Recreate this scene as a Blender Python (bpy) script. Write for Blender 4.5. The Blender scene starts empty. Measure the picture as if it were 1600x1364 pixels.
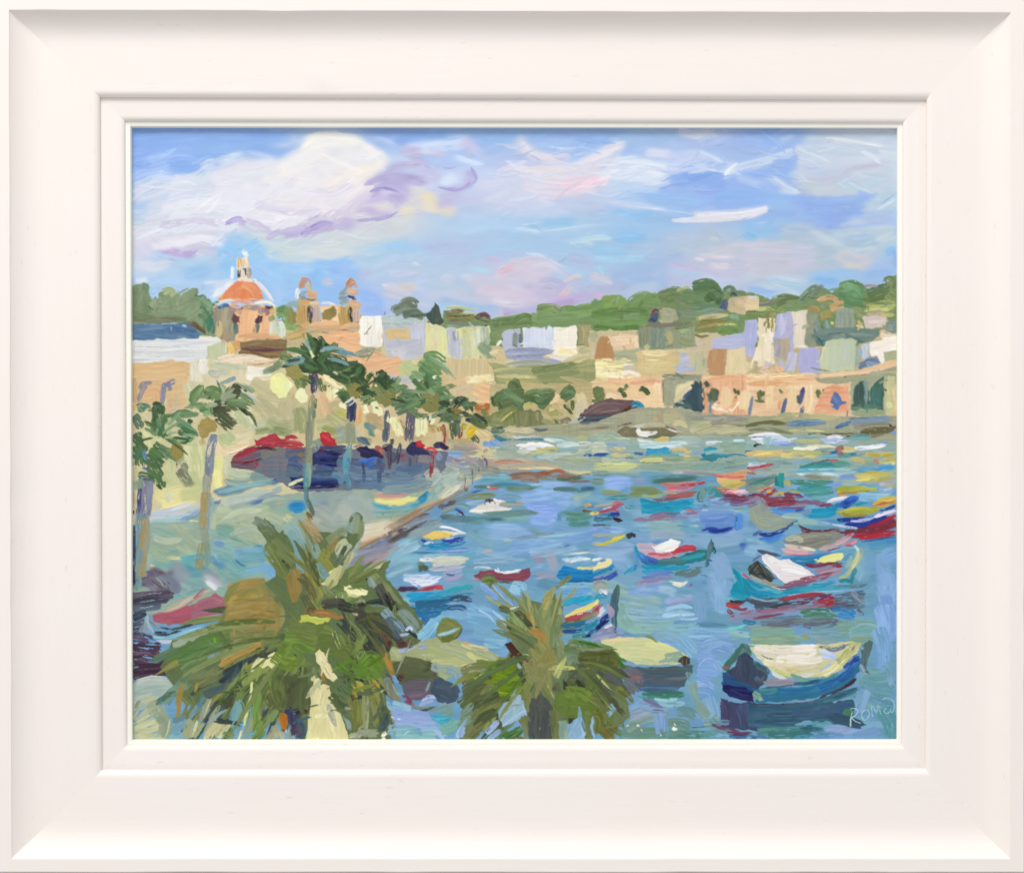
import bpy, math
import numpy as np
from mathutils import Vector

# ---------------------------------------------------------------- camera, world, lamps
U = 0.0005                                   # metres per lattice unit (1 unit = 0.5 mm)
D = 1.6                                      # camera distance
sc = bpy.context.scene
cam_d = bpy.data.cameras.new('camera'); cam = bpy.data.objects.new('camera', cam_d)
sc.collection.objects.link(cam); sc.camera = cam
cam.location = (0, -D, 0); cam.rotation_euler = (math.radians(90), 0, 0)
cam_d.sensor_width = 36.0; cam_d.lens = 72.0; cam_d.clip_start = 0.05; cam_d.clip_end = 50

w = bpy.data.worlds.new('World'); sc.world = w; w.use_nodes = True
bg = w.node_tree.nodes['Background']; bg.inputs[0].default_value = (0.985, 0.995, 1.0, 1); bg.inputs[1].default_value = 0.66

def area(name, loc, target, size, watts, col):
    l = bpy.data.lights.new(name, 'AREA'); l.shape = 'RECTANGLE'; l.size, l.size_y = size; l.energy = watts; l.color = col
    o = bpy.data.objects.new(name, l); sc.collection.objects.link(o); o.location = loc
    o.rotation_euler = (Vector(target) - Vector(loc)).to_track_quat('-Z', 'Y').to_euler()
    return o
area('window_light', (-0.95, -2.3, 3.2), (0, 0, 0), (1.9, 1.5), 130.0, (1.0, 0.99, 0.975))

sc.view_settings.view_transform = 'Standard'; sc.view_settings.look = 'None'
sc.view_settings.exposure = 0.0; sc.view_settings.gamma = 1.0

# ---------------------------------------------------------------- paint engine
# The painting is laid down stroke by stroke (colour + relief of the paint film)
# on a 1 px = 0.5 mm lattice; every painted thing keeps its own cells and later
# becomes its own relief mesh.
X0, Y0, X1, Y1 = 204, 198, 1404, 1158          # painted board, in lattice units
GW, GH = X1 - X0, Y1 - Y0
RELIEF = 0.9; PIG = 0.885
rng = np.random.default_rng(7)

def s2l(c):
    c = np.asarray(c, float)
    return np.where(c <= 0.04045, c / 12.92, ((c + 0.055) / 1.055) ** 2.4)

def hx(h):
    return np.array([int(h[i:i + 2], 16) / 255.0 for i in (0, 2, 4)])

CAN = np.full((GH * GW, 3), 0.8)
HGT = np.zeros(GH * GW)
OWN = np.zeros(GH * GW, np.int32)
PARTS = []

def sm(x):
    x = np.clip(x, 0.0, 1.0)
    return x * x * (3 - 2 * x)

def rs(arr, n):                                   # linear resample of 1-D array
    return np.interp(np.linspace(0, len(arr) - 1, n), np.arange(len(arr)), arr)

def noise2(ns, nu, gs, gu):                       # smooth noise, ns x nu, from a gs x gu lattice
    g = rng.standard_normal((max(2, gs), max(2, gu)))
    a = np.linspace(0, g.shape[0] - 1.001, ns); i = a.astype(int); f = sm(a - i)[:, None]
    r = g[i] * (1 - f) + g[i + 1] * f
    b = np.linspace(0, g.shape[1] - 1.001, nu); j = b.astype(int); k = sm(b - j)[None, :]
    return r[:, j] * (1 - k) + r[:, j + 1] * k

BR = {  # feather(frac of half width), min feather px, opacity, ragged px, taper0, taper1, dryness, thickness
    'f': (0.16, 1.9, 0.94, 3.5, .95, .9, 0.04, .62),
    's': (0.5, 2.5, 0.86, 6., .95, .9, 0.06, .16),
    'g': (1.0, 6.0, 0.50, 8., .9, .9, 0.0, .1),
    'd': (0.1, 1.0, 0.92, 10., .95, .9, 0.5, .8),
    'l': (0.0, 1.1, 0.96, 1.0, .45, .25, 0.0, .8),
    'm': (0.35, 2.0, 0.88, 5, .95, .85, 0.08, .4),
    'x': (0.0, 0.8, 0.9, 0.0, .9, .8, 0.0, 1.4),
    't': (0.0, 1.0, 0.8, 0.5, .6, .3, 0.0, .9),
}

def lay(idx, a, col, h, owner):
    a = a.ravel(); idx = idx.ravel()
    ok = a > 0.02
    idx = idx[ok]; a = a[ok]; col = col.reshape(-1, 3)[ok]; h = h.ravel()[ok]
    CAN[idx] = CAN[idx] * (1 - a[:, None]) + col * a[:, None]
    HGT[idx] = HGT[idx] * (1 - a) + (HGT[idx] * 0.45 + h) * a
    if owner:
        OWN[idx[a > 0.45]] = owner

def tint(c1, c2, B, shape, var):
    if c2 is None:
        col = np.broadcast_to(c1, shape + (3,)).copy()
    else:
        m = sm(B * 0.9 + 0.5)[..., None]
        col = c1 * (1 - m) + c2 * m
    F = noise2(shape[0], shape[1], 3, max(3, int(shape[1] * .4)))
    return col + (B * var * 1.15 + F * var * .55)[..., None] * np.array([1.0, 0.95, 0.85])

def stroke(kind, c1, c2, w, pts, owner, var=0.018):
    fe, mf, op, rag, t0, t1, dry, th = BR[kind]
    p = np.array(pts, float)
    if len(p) > 2:                                # Catmull-Rom
        q = np.vstack([2 * p[0] - p[1], p, 2 * p[-1] - p[-2]])
        out = []
        for i in range(1, len(q) - 2):
            n = max(2, int(np.hypot(*(q[i + 1] - q[i])) / 1.0))
            t = np.linspace(0, 1, n, endpoint=False)[:, None]
            out.append(0.5 * (2 * q[i] + (q[i + 1] - q[i - 1]) * t + (2 * q[i - 1] - 5 * q[i] + 4 * q[i + 1] - q[i + 2]) * t ** 2
                              + (3 * q[i] - q[i - 1] - 3 * q[i + 1] + q[i + 2]) * t ** 3))
        p = np.vstack(out + [q[-2][None]])
    if len(p) == 1:
        p = np.vstack([p - [w * .3, 0], p + [w * .3, 0]])
    if kind in 'fmsgd' and w > 2.5:
        w = w * 1.13 + .3
        ex = w * (.22 if kind != 's' else .3)
        q0 = p[0] - p[min(3, len(p) - 1)]; q1 = p[-1] - p[max(-4, -len(p))]
        p = np.vstack([p[0] + q0 / (np.hypot(*q0) + 1e-9) * ex, p, p[-1] + q1 / (np.hypot(*q1) + 1e-9) * ex])
    d = np.hypot(*np.diff(p, axis=0).T); S = np.concatenate([[0], np.cumsum(d)]); L = S[-1]
    if L < 0.5: return
    ns = max(3, int(L / 0.55)); nu = max(3, int(w / 0.55) + 1)
    s = np.linspace(0, L, ns)
    cx = np.interp(s, S, p[:, 0]); cy = np.interp(s, S, p[:, 1])
    tx = np.gradient(cx); ty = np.gradient(cy); n = np.hypot(tx, ty) + 1e-9
    u = np.linspace(-1, 1, nu)
    r = w / 2
    v = s / L
    if kind in 'fm' and w < 13: t0, t1 = t0 * .62, t1 * .5
    prof = np.minimum(t0 + (1 - t0) * sm(v / 0.25), t1 + (1 - t1) * sm((1 - v) / 0.3))
    if kind != 'l':
        prof = prof * (1 + 0.06 * rs(rng.standard_normal(max(2, int(L / 14) + 2)), ns))
    hw = r * prof
    PX = cx[:, None] - (ty / n * hw)[:, None] * u
    PY = cy[:, None] + (tx / n * hw)[:, None] * u
    du = (1 - np.abs(u))[None, :] * hw[:, None]
    feather = max(mf, fe * r)
    if w < 5: feather = min(feather, max(0.6, w * .35))
    a = sm(du / feather + 0.15)
    B = 0.6 * noise2(ns, nu, int(L / 26) + 2, int(w / 2.2) + 2) + 0.5 * noise2(ns, nu, int(L / 50) + 2, int(w / 5) + 2)
    rg = min(rag, L * .22)
    e0 = rs(np.abs(rng.standard_normal(max(2, int(w / 2.0) + 1))), nu) * rg * .6
    e1 = rs(np.abs(rng.standard_normal(max(2, int(w / 1.8) + 1))), nu) * rg
    fl = 1.2 if kind not in 'sg' else min(rg + 1, L * .14 + .5)
    rnd = np.sqrt(np.clip(1 - u ** 2, 0, 1)) if w > 4 else np.ones(nu)
    endr = (1 - rnd) * min(r, L * .22) * .6
    a = a * sm((s[:, None] - (e0 + endr)[None] * .7) / fl + .2) * sm((L - s[:, None] - (e1 + endr)[None]) / fl + .2)
    if dry:
        D = 0.75 * noise2(ns, nu, int(L / 9) + 2, int(w / 1.5) + 2) + B * .6
        a = a * sm(1.1 + (D * .8 + .3 - (0.35 + 0.9 * v[:, None]) * dry * 1.2) * 1.6)
    a = a * op
    col = tint(c1, c2, B, (ns, nu), var)
    ridge = np.exp(-((du - 1.6) / 1.1) ** 2) * .28 * (0.25 if kind in 'sgm' else 1) if w > 5 else 0
    h = th * (0.5 + 0.3 * B + ridge)
    IX = np.rint(PX - X0).astype(int); IY = np.rint(PY - Y0).astype(int)
    ok = (IX >= 0) & (IX < GW) & (IY >= 0) & (IY < GH)
    a = np.where(ok, a, 0); idx = np.where(ok, IY * GW + IX, 0)
    lay(idx, a, col, h, owner)

def poly(c1, c2, ang, pts, owner, var=0.016):
    p = np.array(pts, float)
    x0, y0 = np.floor(p.min(0)).astype(int) - 2; x1, y1 = np.ceil(p.max(0)).astype(int) + 3
    x0 = max(x0, X0); y0 = max(y0, Y0); x1 = min(x1, X1); y1 = min(y1, Y1)
    if x1 <= x0 or y1 <= y0: return
    gx, gy = np.meshgrid(np.arange(x0, x1), np.arange(y0, y1))
    wob = 1.2
    nx = noise2(y1 - y0, x1 - x0, (y1 - y0) // 7 + 2, (x1 - x0) // 7 + 2) * wob
    ny = noise2(y1 - y0, x1 - x0, (y1 - y0) // 7 + 2, (x1 - x0) // 7 + 2) * wob
    qx = gx + nx; qy = gy + ny
    ins = np.zeros(gx.shape, bool); dist = np.full(gx.shape, 1e9)
    for i in range(len(p)):
        ax, ay = p[i]; bx, by = p[(i + 1) % len(p)]
        if ay != by:
            c = ((ay > qy) != (by > qy)) & (qx < (bx - ax) * (qy - ay) / (by - ay) + ax)
            ins ^= c
        ex, ey = bx - ax, by - ay
        t = np.clip(((qx - ax) * ex + (qy - ay) * ey) / (ex * ex + ey * ey + 1e-9), 0, 1)
        dist = np.minimum(dist, np.hypot(qx - ax - t * ex, qy - ay - t * ey))
    sd = np.where(ins, dist, -dist)
    a = sm(sd / 1.3 + .5) * .97
    th = math.radians(ang)
    al = gx * math.cos(th) + gy * math.sin(th); ac = -gx * math.sin(th) + gy * math.cos(th)
    N = rng.standard_normal((64, 512)); N2 = rng.standard_normal((64, 512))
    def look(N, A, Cc):
        A = A % 62.9; Cc = Cc % 510.9; i = A.astype(int); j = Cc.astype(int); f = sm(A - i); g = Cc - j
        return (N[i, j] * (1 - f) + N[i + 1, j] * f) * (1 - g) + (N[i, j + 1] * (1 - f) + N[i + 1, j + 1] * f) * g
    B = .6 * look(N, al / 24 + 31, ac / 2.1 + 250) + .55 * look(N2, al / 45 + 31, ac / 6 + 250)
    col = tint(c1, c2, B, gx.shape, var)
    ridge = np.exp(-((sd - 1.8) / 1.2) ** 2) * .25
    lay((gy - Y0) * GW + (gx - X0), a, col, .6 * (.5 + .26 * B + ridge), owner)

def autosmear(x0, y0, x1, y1, n, ln, w, ang, jit, cj, kind='m', key=None):
    for _ in range(n):
        x = rng.uniform(x0, x1); y = rng.uniform(y0, y1)
        ix = int(np.clip(x - X0, 0, GW - 1)); iy = int(np.clip(y - Y0, 0, GH - 1))
        o = OWN[iy * GW + ix]
        if key is not None and o != key: continue
        c = CAN[iy * GW + ix] + rng.standard_normal(3) * cj * .4 + rng.standard_normal() * cj
        th = math.radians(ang + rng.standard_normal() * jit)
        l = ln * rng.uniform(.5, 1.4) / 2; ww = w * rng.uniform(.5, 1.3)
        dx, dy = math.cos(th) * l, math.sin(th) * l
        bx, by = -dy * rng.uniform(-.2, .2), dx * rng.uniform(-.2, .2)
        stroke(kind, np.clip(c, 0.02, .97), None, ww, [(x - dx, y - dy), (x + bx, y + by), (x + dx, y + dy)], 0, .012)

def blend(x0, y0, x1, y1, rx, ry, mix):
    C = CAN.reshape(GH, GW, 3); s = np.s_[max(y0 - Y0, 0):y1 - Y0, max(x0 - X0, 0):x1 - X0]
    a = C[s].copy()
    for ax, r in ((1, rx), (0, ry)):
        p = np.concatenate([np.repeat(a[:, :1] if ax else a[:1], r, ax), a, np.repeat(a[:, -1:] if ax else a[-1:], r, ax)], ax)
        c = np.cumsum(p, ax); n = a.shape[ax]; z = np.zeros_like(np.take(c, [0], ax)); c = np.concatenate([z, c], ax)
        a = (np.take(c, np.arange(2 * r + 1, 2 * r + 1 + n), ax) - np.take(c, np.arange(n), ax)) / (2 * r + 1)
    h, w = a.shape[:2]
    m = np.clip(mix + .35 * noise2(h, w, h // 9 + 2, w // 30 + 2), 0, 1)[..., None]
    e = np.minimum(np.minimum(np.arange(w), np.arange(w)[::-1])[None] / 14, np.minimum(np.arange(h), np.arange(h)[::-1])[:, None] / 14).clip(0, 1)[..., None]
    C[s] = C[s] * (1 - m * e) + a * m * e
    H = HGT.reshape(GH, GW); H[s] *= 1 - .35 * (m * e)[..., 0]

def run(text):
    owner = len(PARTS)
    for ln in text.splitlines():
        ln = ln.split('#')[0].strip()
        if not ln: continue
        if ln[0] == '@':
            nm, _, lab = ln[1:].partition('|')
            PARTS.append((nm.strip(), lab.strip())); owner = len(PARTS); continue
        if ln[0] == '=':                       # return to an earlier part: =name,index
            nm, k = ln[1:].split(','); m = [i for i, q in enumerate(PARTS) if q[0] == nm.strip()]
            owner = m[int(k)] + 1; continue
        t = ln.split()
        if t[0] == 'B':                        # wet-blend: drag a soft dry brush over an area
            v = [int(float(q)) for q in t[1:7]]; blend(*v[:4], v[4], v[5], float(t[7])); continue
        if t[0] == 'R':                        # fan of fronds: R cols w cx cy ang0 ang1 n len0 len1 droop
            cs = t[1].split('/'); v = [float(q) for q in t[2:12]]
            for _ in range(int(v[5])):
                an = math.radians(rng.uniform(v[3], v[4])); L = rng.uniform(v[6], v[7]); o = rng.uniform(.12, .5) * L
                dx, dy = math.cos(an), math.sin(an); x, y = v[1] + rng.normal() * 5, v[2] + rng.normal() * 5
                pts = [(x + dx * q, y + dy * q + v[8] * (q / 100) ** 2) for q in np.linspace(o, L, 4)]
                cc = hx(cs[rng.integers(len(cs))]) + rng.normal() * .02
                stroke('l' if rng.random() < .4 else 'm', cc, None, v[0] * rng.uniform(.7, 1.5), pts, owner, .03)
            continue
        if t[0] == 'A':
            v = [float(q) for q in t[1:11]]
            autosmear(*v[:4], int(v[4]), *v[5:], kind=t[11] if len(t) > 11 else 'm', key=owner if len(t) > 12 else None)
            continue
        c = t[1].split('/'); c1 = hx(c[0]); c2 = hx(c[1]) if len(c) > 1 else None
        w = float(t[2]); pts = [tuple(float(q) for q in s.split(',')) for s in t[3:]]
        if t[0] == 'P': poly(c1, c2, w, pts, owner)
        elif t[0] == 'M':                      # several equal dabs: x,y,x2,y2 each
            for s in t[3:]:
                q = [float(z) for z in s.split(',')]
                stroke('l', c1, c2, w, [(q[0], q[1]), (q[2], q[3])], owner)
        else: stroke(t[0], c1, c2, w, pts, owner)

def grid(xs, ys, rows):
    G = np.array([[hx(h) for h in r.split()] for r in rows])
    gx = np.interp(np.arange(X0, X1), xs, np.arange(len(xs))); y_hi = int(ys[-1])
    gy = np.interp(np.arange(Y0, y_hi), ys, np.arange(len(ys)))
    i = np.minimum(gy.astype(int), len(ys) - 2); j = np.minimum(gx.astype(int), len(xs) - 2)
    f = sm(gy - i)[:, None, None]; g = sm(gx - j)[None, :, None]
    r = (G[i][:, j] * (1 - g) + G[i][:, j + 1] * g) * (1 - f) + (G[i + 1][:, j] * (1 - g) + G[i + 1][:, j + 1] * g) * f
    CAN.reshape(GH, GW, 3)[:y_hi - Y0] = r
    OWN.reshape(GH, GW)[:y_hi - Y0] = len(PARTS)

PARTS.append(('painted_sky', ''))
grid([210,310,410,510,610,710,810,910,1010,1110,1210,1310,1400], [212,245,280,315,350,385,420,455,500], [
 '8FB1EA 9BBBEE 9DBDEC B4C8E8 96B6EA 9CBEEC A0C0EC 9CBBEA A4C2E6 B0C2E8 97B9EE C4D0E2 C8D4E4',
 '96B8F0 9CBCEE A0C0EE E2E2E6 B8CCEC B2C8EE B8C8EA AFC8F0 B0C6EC B2C8EE A6C0EA CCD6E4 CAD6E4',
 'A8C4F0 B2CAEE D5D9E8 E6E2E8 CFD2E8 C8D4F0 D4D8EA D8DAE8 C4D6EE A6C0EE 9DBBEE C4D0E2 C8D4E4',
 'B0CAEC C8D4E8 DCDDE8 E8E4E8 D8D4E2 C4CCE8 D0D4E8 C0CCE8 ACC9EE 9FBCF0 9CBAEE BCCEE2 BCD2E0',
 'D0D8E0 DADDE6 D8D8E8 D8D4E4 D4D6DC B9D2EA B4D0EC B0CEE8 A6CAEA B4C8E4 A4C6EC 9DB8EA B4C8EC',
 'D6D4E4 D0CEE2 A8D0EE CCD6DE B4D4EC B8C8E6 B0CCE8 ACCCE8 B0C8E4 C0CCDC B8CAD8 B8CBDC BCD0E0',
 'C8D8EC B0CFEA A2CBF0 A9CDF0 BCCEE4 BACEE6 C4CBE4 B4CEE8 A9C2E4 C8C9E0 C8CCDC BCC8D8 A8C4EC',
 'A9CAEA B8D0EE A6CAF0 9CC4F0 B4C8EA C8D0E2 D0CCDE C0C4DE B4C4E2 C0C8E2 BCD0E0 9CC4EE A4C4E0',
 'A0C0DC B8D0EC B4D0EE A4C4F0 B4C4EA B8CCE4 C8C4DC BCBCDC B4C0E2 B8C4E2 B0CCE8 A0C4EA A4C4E0'])
run('''
A 205 200 1403 480 700 60 12 -4 14 .008 s
A 205 200 1403 480 400 40 5 -6 18 .01 s
# upper left blue
s 8FB2EA 16 206,206 420,207
s 93B6EE 20 210,222 330,216 450,214
m A9C5F2/9BBBEE 5 215,212 300,208 392,212
s B8CEF4 4 226,246 262,244 300,245
t A6C0EE 2 225,250 255,247 290,249
m 86A8E4 3 208,259 240,261
s 8FB4EC 26 270,262 340,262 330,274
s 96BAEC 22 300,245 370,238 420,225
s 92B4E8 20 390,238 450,240 470,232
t F6F8FC 2.2 384,237 402,239 420,245 432,246
t E4EEFA 2 430,246 448,243 462,237 475,232
t D0E0F6 2.4 425,230 450,226 476,218
t B4CCEC 2 330,208 360,211 392,212
f 8AA8E2/98B2E8 12 206,292 224,292
s B8CCEE 8 220,285 245,300
# main cloud body
@painted_cloud|large pale cumulus with lilac undersides
s D4DCE8/DDDFEA 34 215,300 270,290 320,288
s D8DBE8 40 240,330 320,320 400,312
s E2E0EA/DAD8E6 40 300,345 380,330 470,320
s DFDDE6 34 330,300 380,275 430,262
s E2DCE6 26 330,280 372,262 400,255
s E6E3EA 40 390,300 450,290 500,300
s EAE4E6/F2ECE4 36 420,272 470,258 510,240
s E8E6EA 30 440,310 500,300 530,330
s F2EEE6 22 440,262 470,240 486,218
s F4F2E6/FAFAE4 14 482,216 500,212
m F2F0E8 16 478,222 504,212 540,214 570,222
s EDEAEA/E0E2EA 30 500,232 540,230 580,240
s DEDEE8 26 510,262 545,258 575,262
s F4EADF/EFE4DE 18 552,268 585,262 600,250
s F0E8E2 30 505,290 550,278 580,262
s EDE4E2 34 500,320 540,310 570,290
s E8E2E6 26 470,330 520,326 540,320
s E2E0EA 20 450,335 500,338 540,332
m F8F0E6 5 462,276 490,300 512,325
m F2EEEC 4 470,285 500,305
s DCD4E4 8 360,318 400,306 424,302
t CFC4DA 2 365,320 385,312 415,306
t F0DAE0 3 395,312 420,304
s D8CCDE 12 330,290 350,282 368,276
s E4D6E2 8 322,276 350,266 372,258
s C8D6F0 6 312,284 324,284
m F0F0F4 3 272,273 282,277
m EEF0F4 3 296,279 308,279
s F0ECEC 8 375,290 400,292
s D0D4E4 24 270,345 340,340 400,345
s D4D2E2 18 230,352 290,362 340,366
m E6D8E0/DEDCE6 6 208,352 216,370 225,372
s D8D6E4 26 215,370 250,372 290,378
t C8C0DC 3 232,362 242,376 258,384
s C8D2E4 20 340,352 420,356 470,352
s CED8DE 22 400,362 450,366 520,366
s D0DBDC 14 380,372 420,378 470,384
m E8ECEC 4 412,362 420,366
s CFDADF 26 420,392 480,396 560,386
s D2D8DC 30 520,372 580,366 640,352
# lilac shadows
m B8B0DA/C2BCE0 13 351,348 368,341 386,345
s BEB2DC 10 352,352 370,350 384,347
t BDAFD8 3 340,340 352,348
m BFB2DA/C8C0E0 8 412,355 430,363 452,366
m B8A8D6/C6BCE0 13 440,364 470,360 500,353
m A99FD4/B4A0CE 16 480,350 505,346 520,348
m BDA6D0 12 486,356 505,356 520,354
t 9F92CC 2.5 470,342 484,344
s C0B8DC 18 510,350 535,348 555,350
s C4C0DE 16 530,355 550,358
s C9BEDC 12 525,332 545,338
s CBBBDC 10 240,388 262,392 285,396
m B5A5D2/C6B6DC 10 252,394 268,390 282,392
m B8A8D4 12 286,400 300,396 306,390
s C2B2DA 12 245,402 290,402
m C0B2DC/CCC4E2 9 428,362 452,368 470,364
s DEDCE8 14 345,352 380,356
# centre violet
m B6ACD8/A99CCC 9 555,320 570,312 600,306 625,308
m BFB6DE/B0A4D2 12 582,300 600,290 628,290 640,300
m B2A6D2/C0BAE0 16 590,278 620,276 655,283 668,286
m B0A4D0/C8BCDA 10 606,264 630,258 660,256 672,262
t A093C6 2.5 604,262 620,257 640,257
m C4BAD8/D4CAE0 12 630,240 660,236 700,242
m BDB0D2/CFC6E0 10 626,234 645,230 668,234
m C4BAD8 6 640,246 665,248
s C8C4E4 18 655,270 680,276 690,284
m B6AED8/C4BEE2 18 612,292 632,300 638,312
m BDB4DC/B3A8D4 16 622,315 630,305
m B9AFD8/CBC4E4 9 575,314 600,308 618,318 620,330
t 9D90C6 2 553,318 565,311 590,306
m E8DCCE/D8D8DC 12 590,324 602,320 610,326
s C4B8DA 8 570,332 590,334 612,334
t A79AC0 2 590,341 605,340 617,334
m C0B4D8 8 555,330 570,326 590,328
t E8E2EE 2.5 553,336 568,339
s D8DADC/E2DCC8 26 640,320 660,312 680,318
s E6DFC4 16 628,330 650,332
s E8DCC4 20 660,318 690,326 710,332
m F4DCA8/EEDDBA 9 666,300 670,318
s DAD8D8 14 640,298 670,296
t C9BEDC 2 618,337 640,334 662,333
s C4C4E0 20 690,310 720,306
s C8C0E0 16 685,320 705,316
m B0A8D8/BCB4E0 10 731,266 736,276 728,288
m B4ACDA/C4BEE4 9 735,278 730,288 718,294
m B2A8D6 5 738,288 715,296 695,294 683,292
t A398CC 2.5 685,292 700,294 715,292
t B8B4DA 4 692,262 704,262 712,258
m E4EEF8/D0E2F6 8 712,244 730,252 756,258
m DCE8F4 6 708,270 700,276 722,276
s D6E6F6 16 690,282 712,286
s C6D8F4 14 640,225 690,222 730,214
s D2DEF4 18 660,232 700,228 730,226
s CCC6E2 22 722,222 735,228 740,240
s C2CEEE 14 740,232 760,246
s 8FB2EA 14 620,222 640,216 700,210
m D6E2F4 5 575,216 600,218 622,230
m B0C8EE 4 600,222 616,230
s AECAF0 12 600,236 620,238
''')
run('''
@painted_cloud|feathery wispy cloud blushed with pink
# swirl
s E6D8DC/DAD8E4 14 806,224 815,232 828,244
m EAE0E0/DCD4DE 14 812,214 820,228 835,242 870,248
s DCD6E4 16 830,244 865,248 890,244
m E8DCE0/D8DCE8 14 895,262 930,244 968,222
m E6E0E4/F0ECEC 14 910,258 945,240 975,224
m E9E4EA 20 860,276 910,262 955,238
s E6D6DE/DED6E2 24 850,282 900,276 940,262
s E8DCE0 14 808,262 840,266 890,262
t F2ECE4 4 806,256 830,268 850,270
m EBE2DE/E2D4DC 8 806,258 835,272 870,272
s E4D0DE 26 860,290 910,286 950,280
m E6C4D8/E4D0DE 12 862,280 880,286 900,284
m E8C0D2/E2CADC 9 875,292 900,292 930,284
s E0CCDE 12 890,294 930,292
s DCD4E6 16 840,300 880,302 930,298
t F6ECEC 2.5 850,286 880,288 905,287
m F2ECEE/E2DEE8 8 940,290 952,268 976,228
m EEE8EC 7 935,284 950,264 965,246
m F0E8E8 5 944,292 955,270
s CFDEF0/D8E2F2 26 955,262 1000,258 1045,264
s D6E0F0 22 950,272 1000,275 1050,272
s C2D6EE 18 950,288 990,292 1030,290
s D8DAEC 16 1010,238 1040,240 1050,246
m D8E4F2 5 960,250 985,244 1000,246
m E2EAF6 3 1000,286 1030,286 1050,287
t DCE8F6 2 985,292 1010,290 1035,288
t D0E0F4 2.4 830,230 850,228 880,234 905,232
t F0F4FA 1.8 860,229 880,232 908,232
t CFE0F6 2 890,215 900,222 912,224
m C6DAF4 3 880,218 895,225
s 9DBEEC 12 925,222 950,212
s A6C2EE 10 970,240 990,236
s BACCEE 14 1085,240 1103,246 1115,256
m D0DEF4/BCD0F0 10 1090,240 1110,246 1130,256
m C8DAF4/E0EAF8 8 1080,248 1105,262 1125,270
s C8D4EE 22 1050,250 1080,244 1100,248
m E4EAF4 5 1048,280 1065,268 1068,270
s C4D4F0 14 1040,275 1060,262
m D8D8E8/C4CEE8 14 1062,206 1085,210 1115,206
m D4DCE8/B8CCE6 9 1080,216 1105,212 1128,212
s 94B4EE 24 1050,282 1090,278 1130,290
s 90B0EE 22 1070,268 1100,276
s A0C4EE 20 1010,310 1060,314 1100,320
s A0BEF0 16 1030,300 1090,296
s 9CC8F0 14 960,330 990,338 1020,334
m 90C6F0/9CCAEE 14 962,372 985,372 1008,372
s 9CC4EC 14 968,362 1000,360
s 9CC8EA 14 845,348 870,348 900,346
s 94C4EA 10 825,352 842,356
t F0F0F4 2.5 840,311 860,311
m E0E4EE 4 845,316 870,320
m D4E6F2/C8DCEC 6 806,358 830,360 845,362
t D8E8F0 3 848,362 880,358 920,353 950,351
t DCE8F0 2.5 815,352 845,349
m CCE4E4/BCD8E6 8 905,375 935,372 960,374
m BED6E4 8 890,380 930,382
m D6DCEE/C0D0EA 9 950,316 990,320 1040,327
t E6EEF6 2.4 970,323 1000,325 1045,328
t D2E2F2 2.2 1020,328 1060,332 1090,337
t D4E2F2 2 930,334 950,334
t E0ECF4 2 962,337 985,336
s C4CEE6 16 900,322 940,322
t 4A5068 1.5 918,316 921,315
''')
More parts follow.
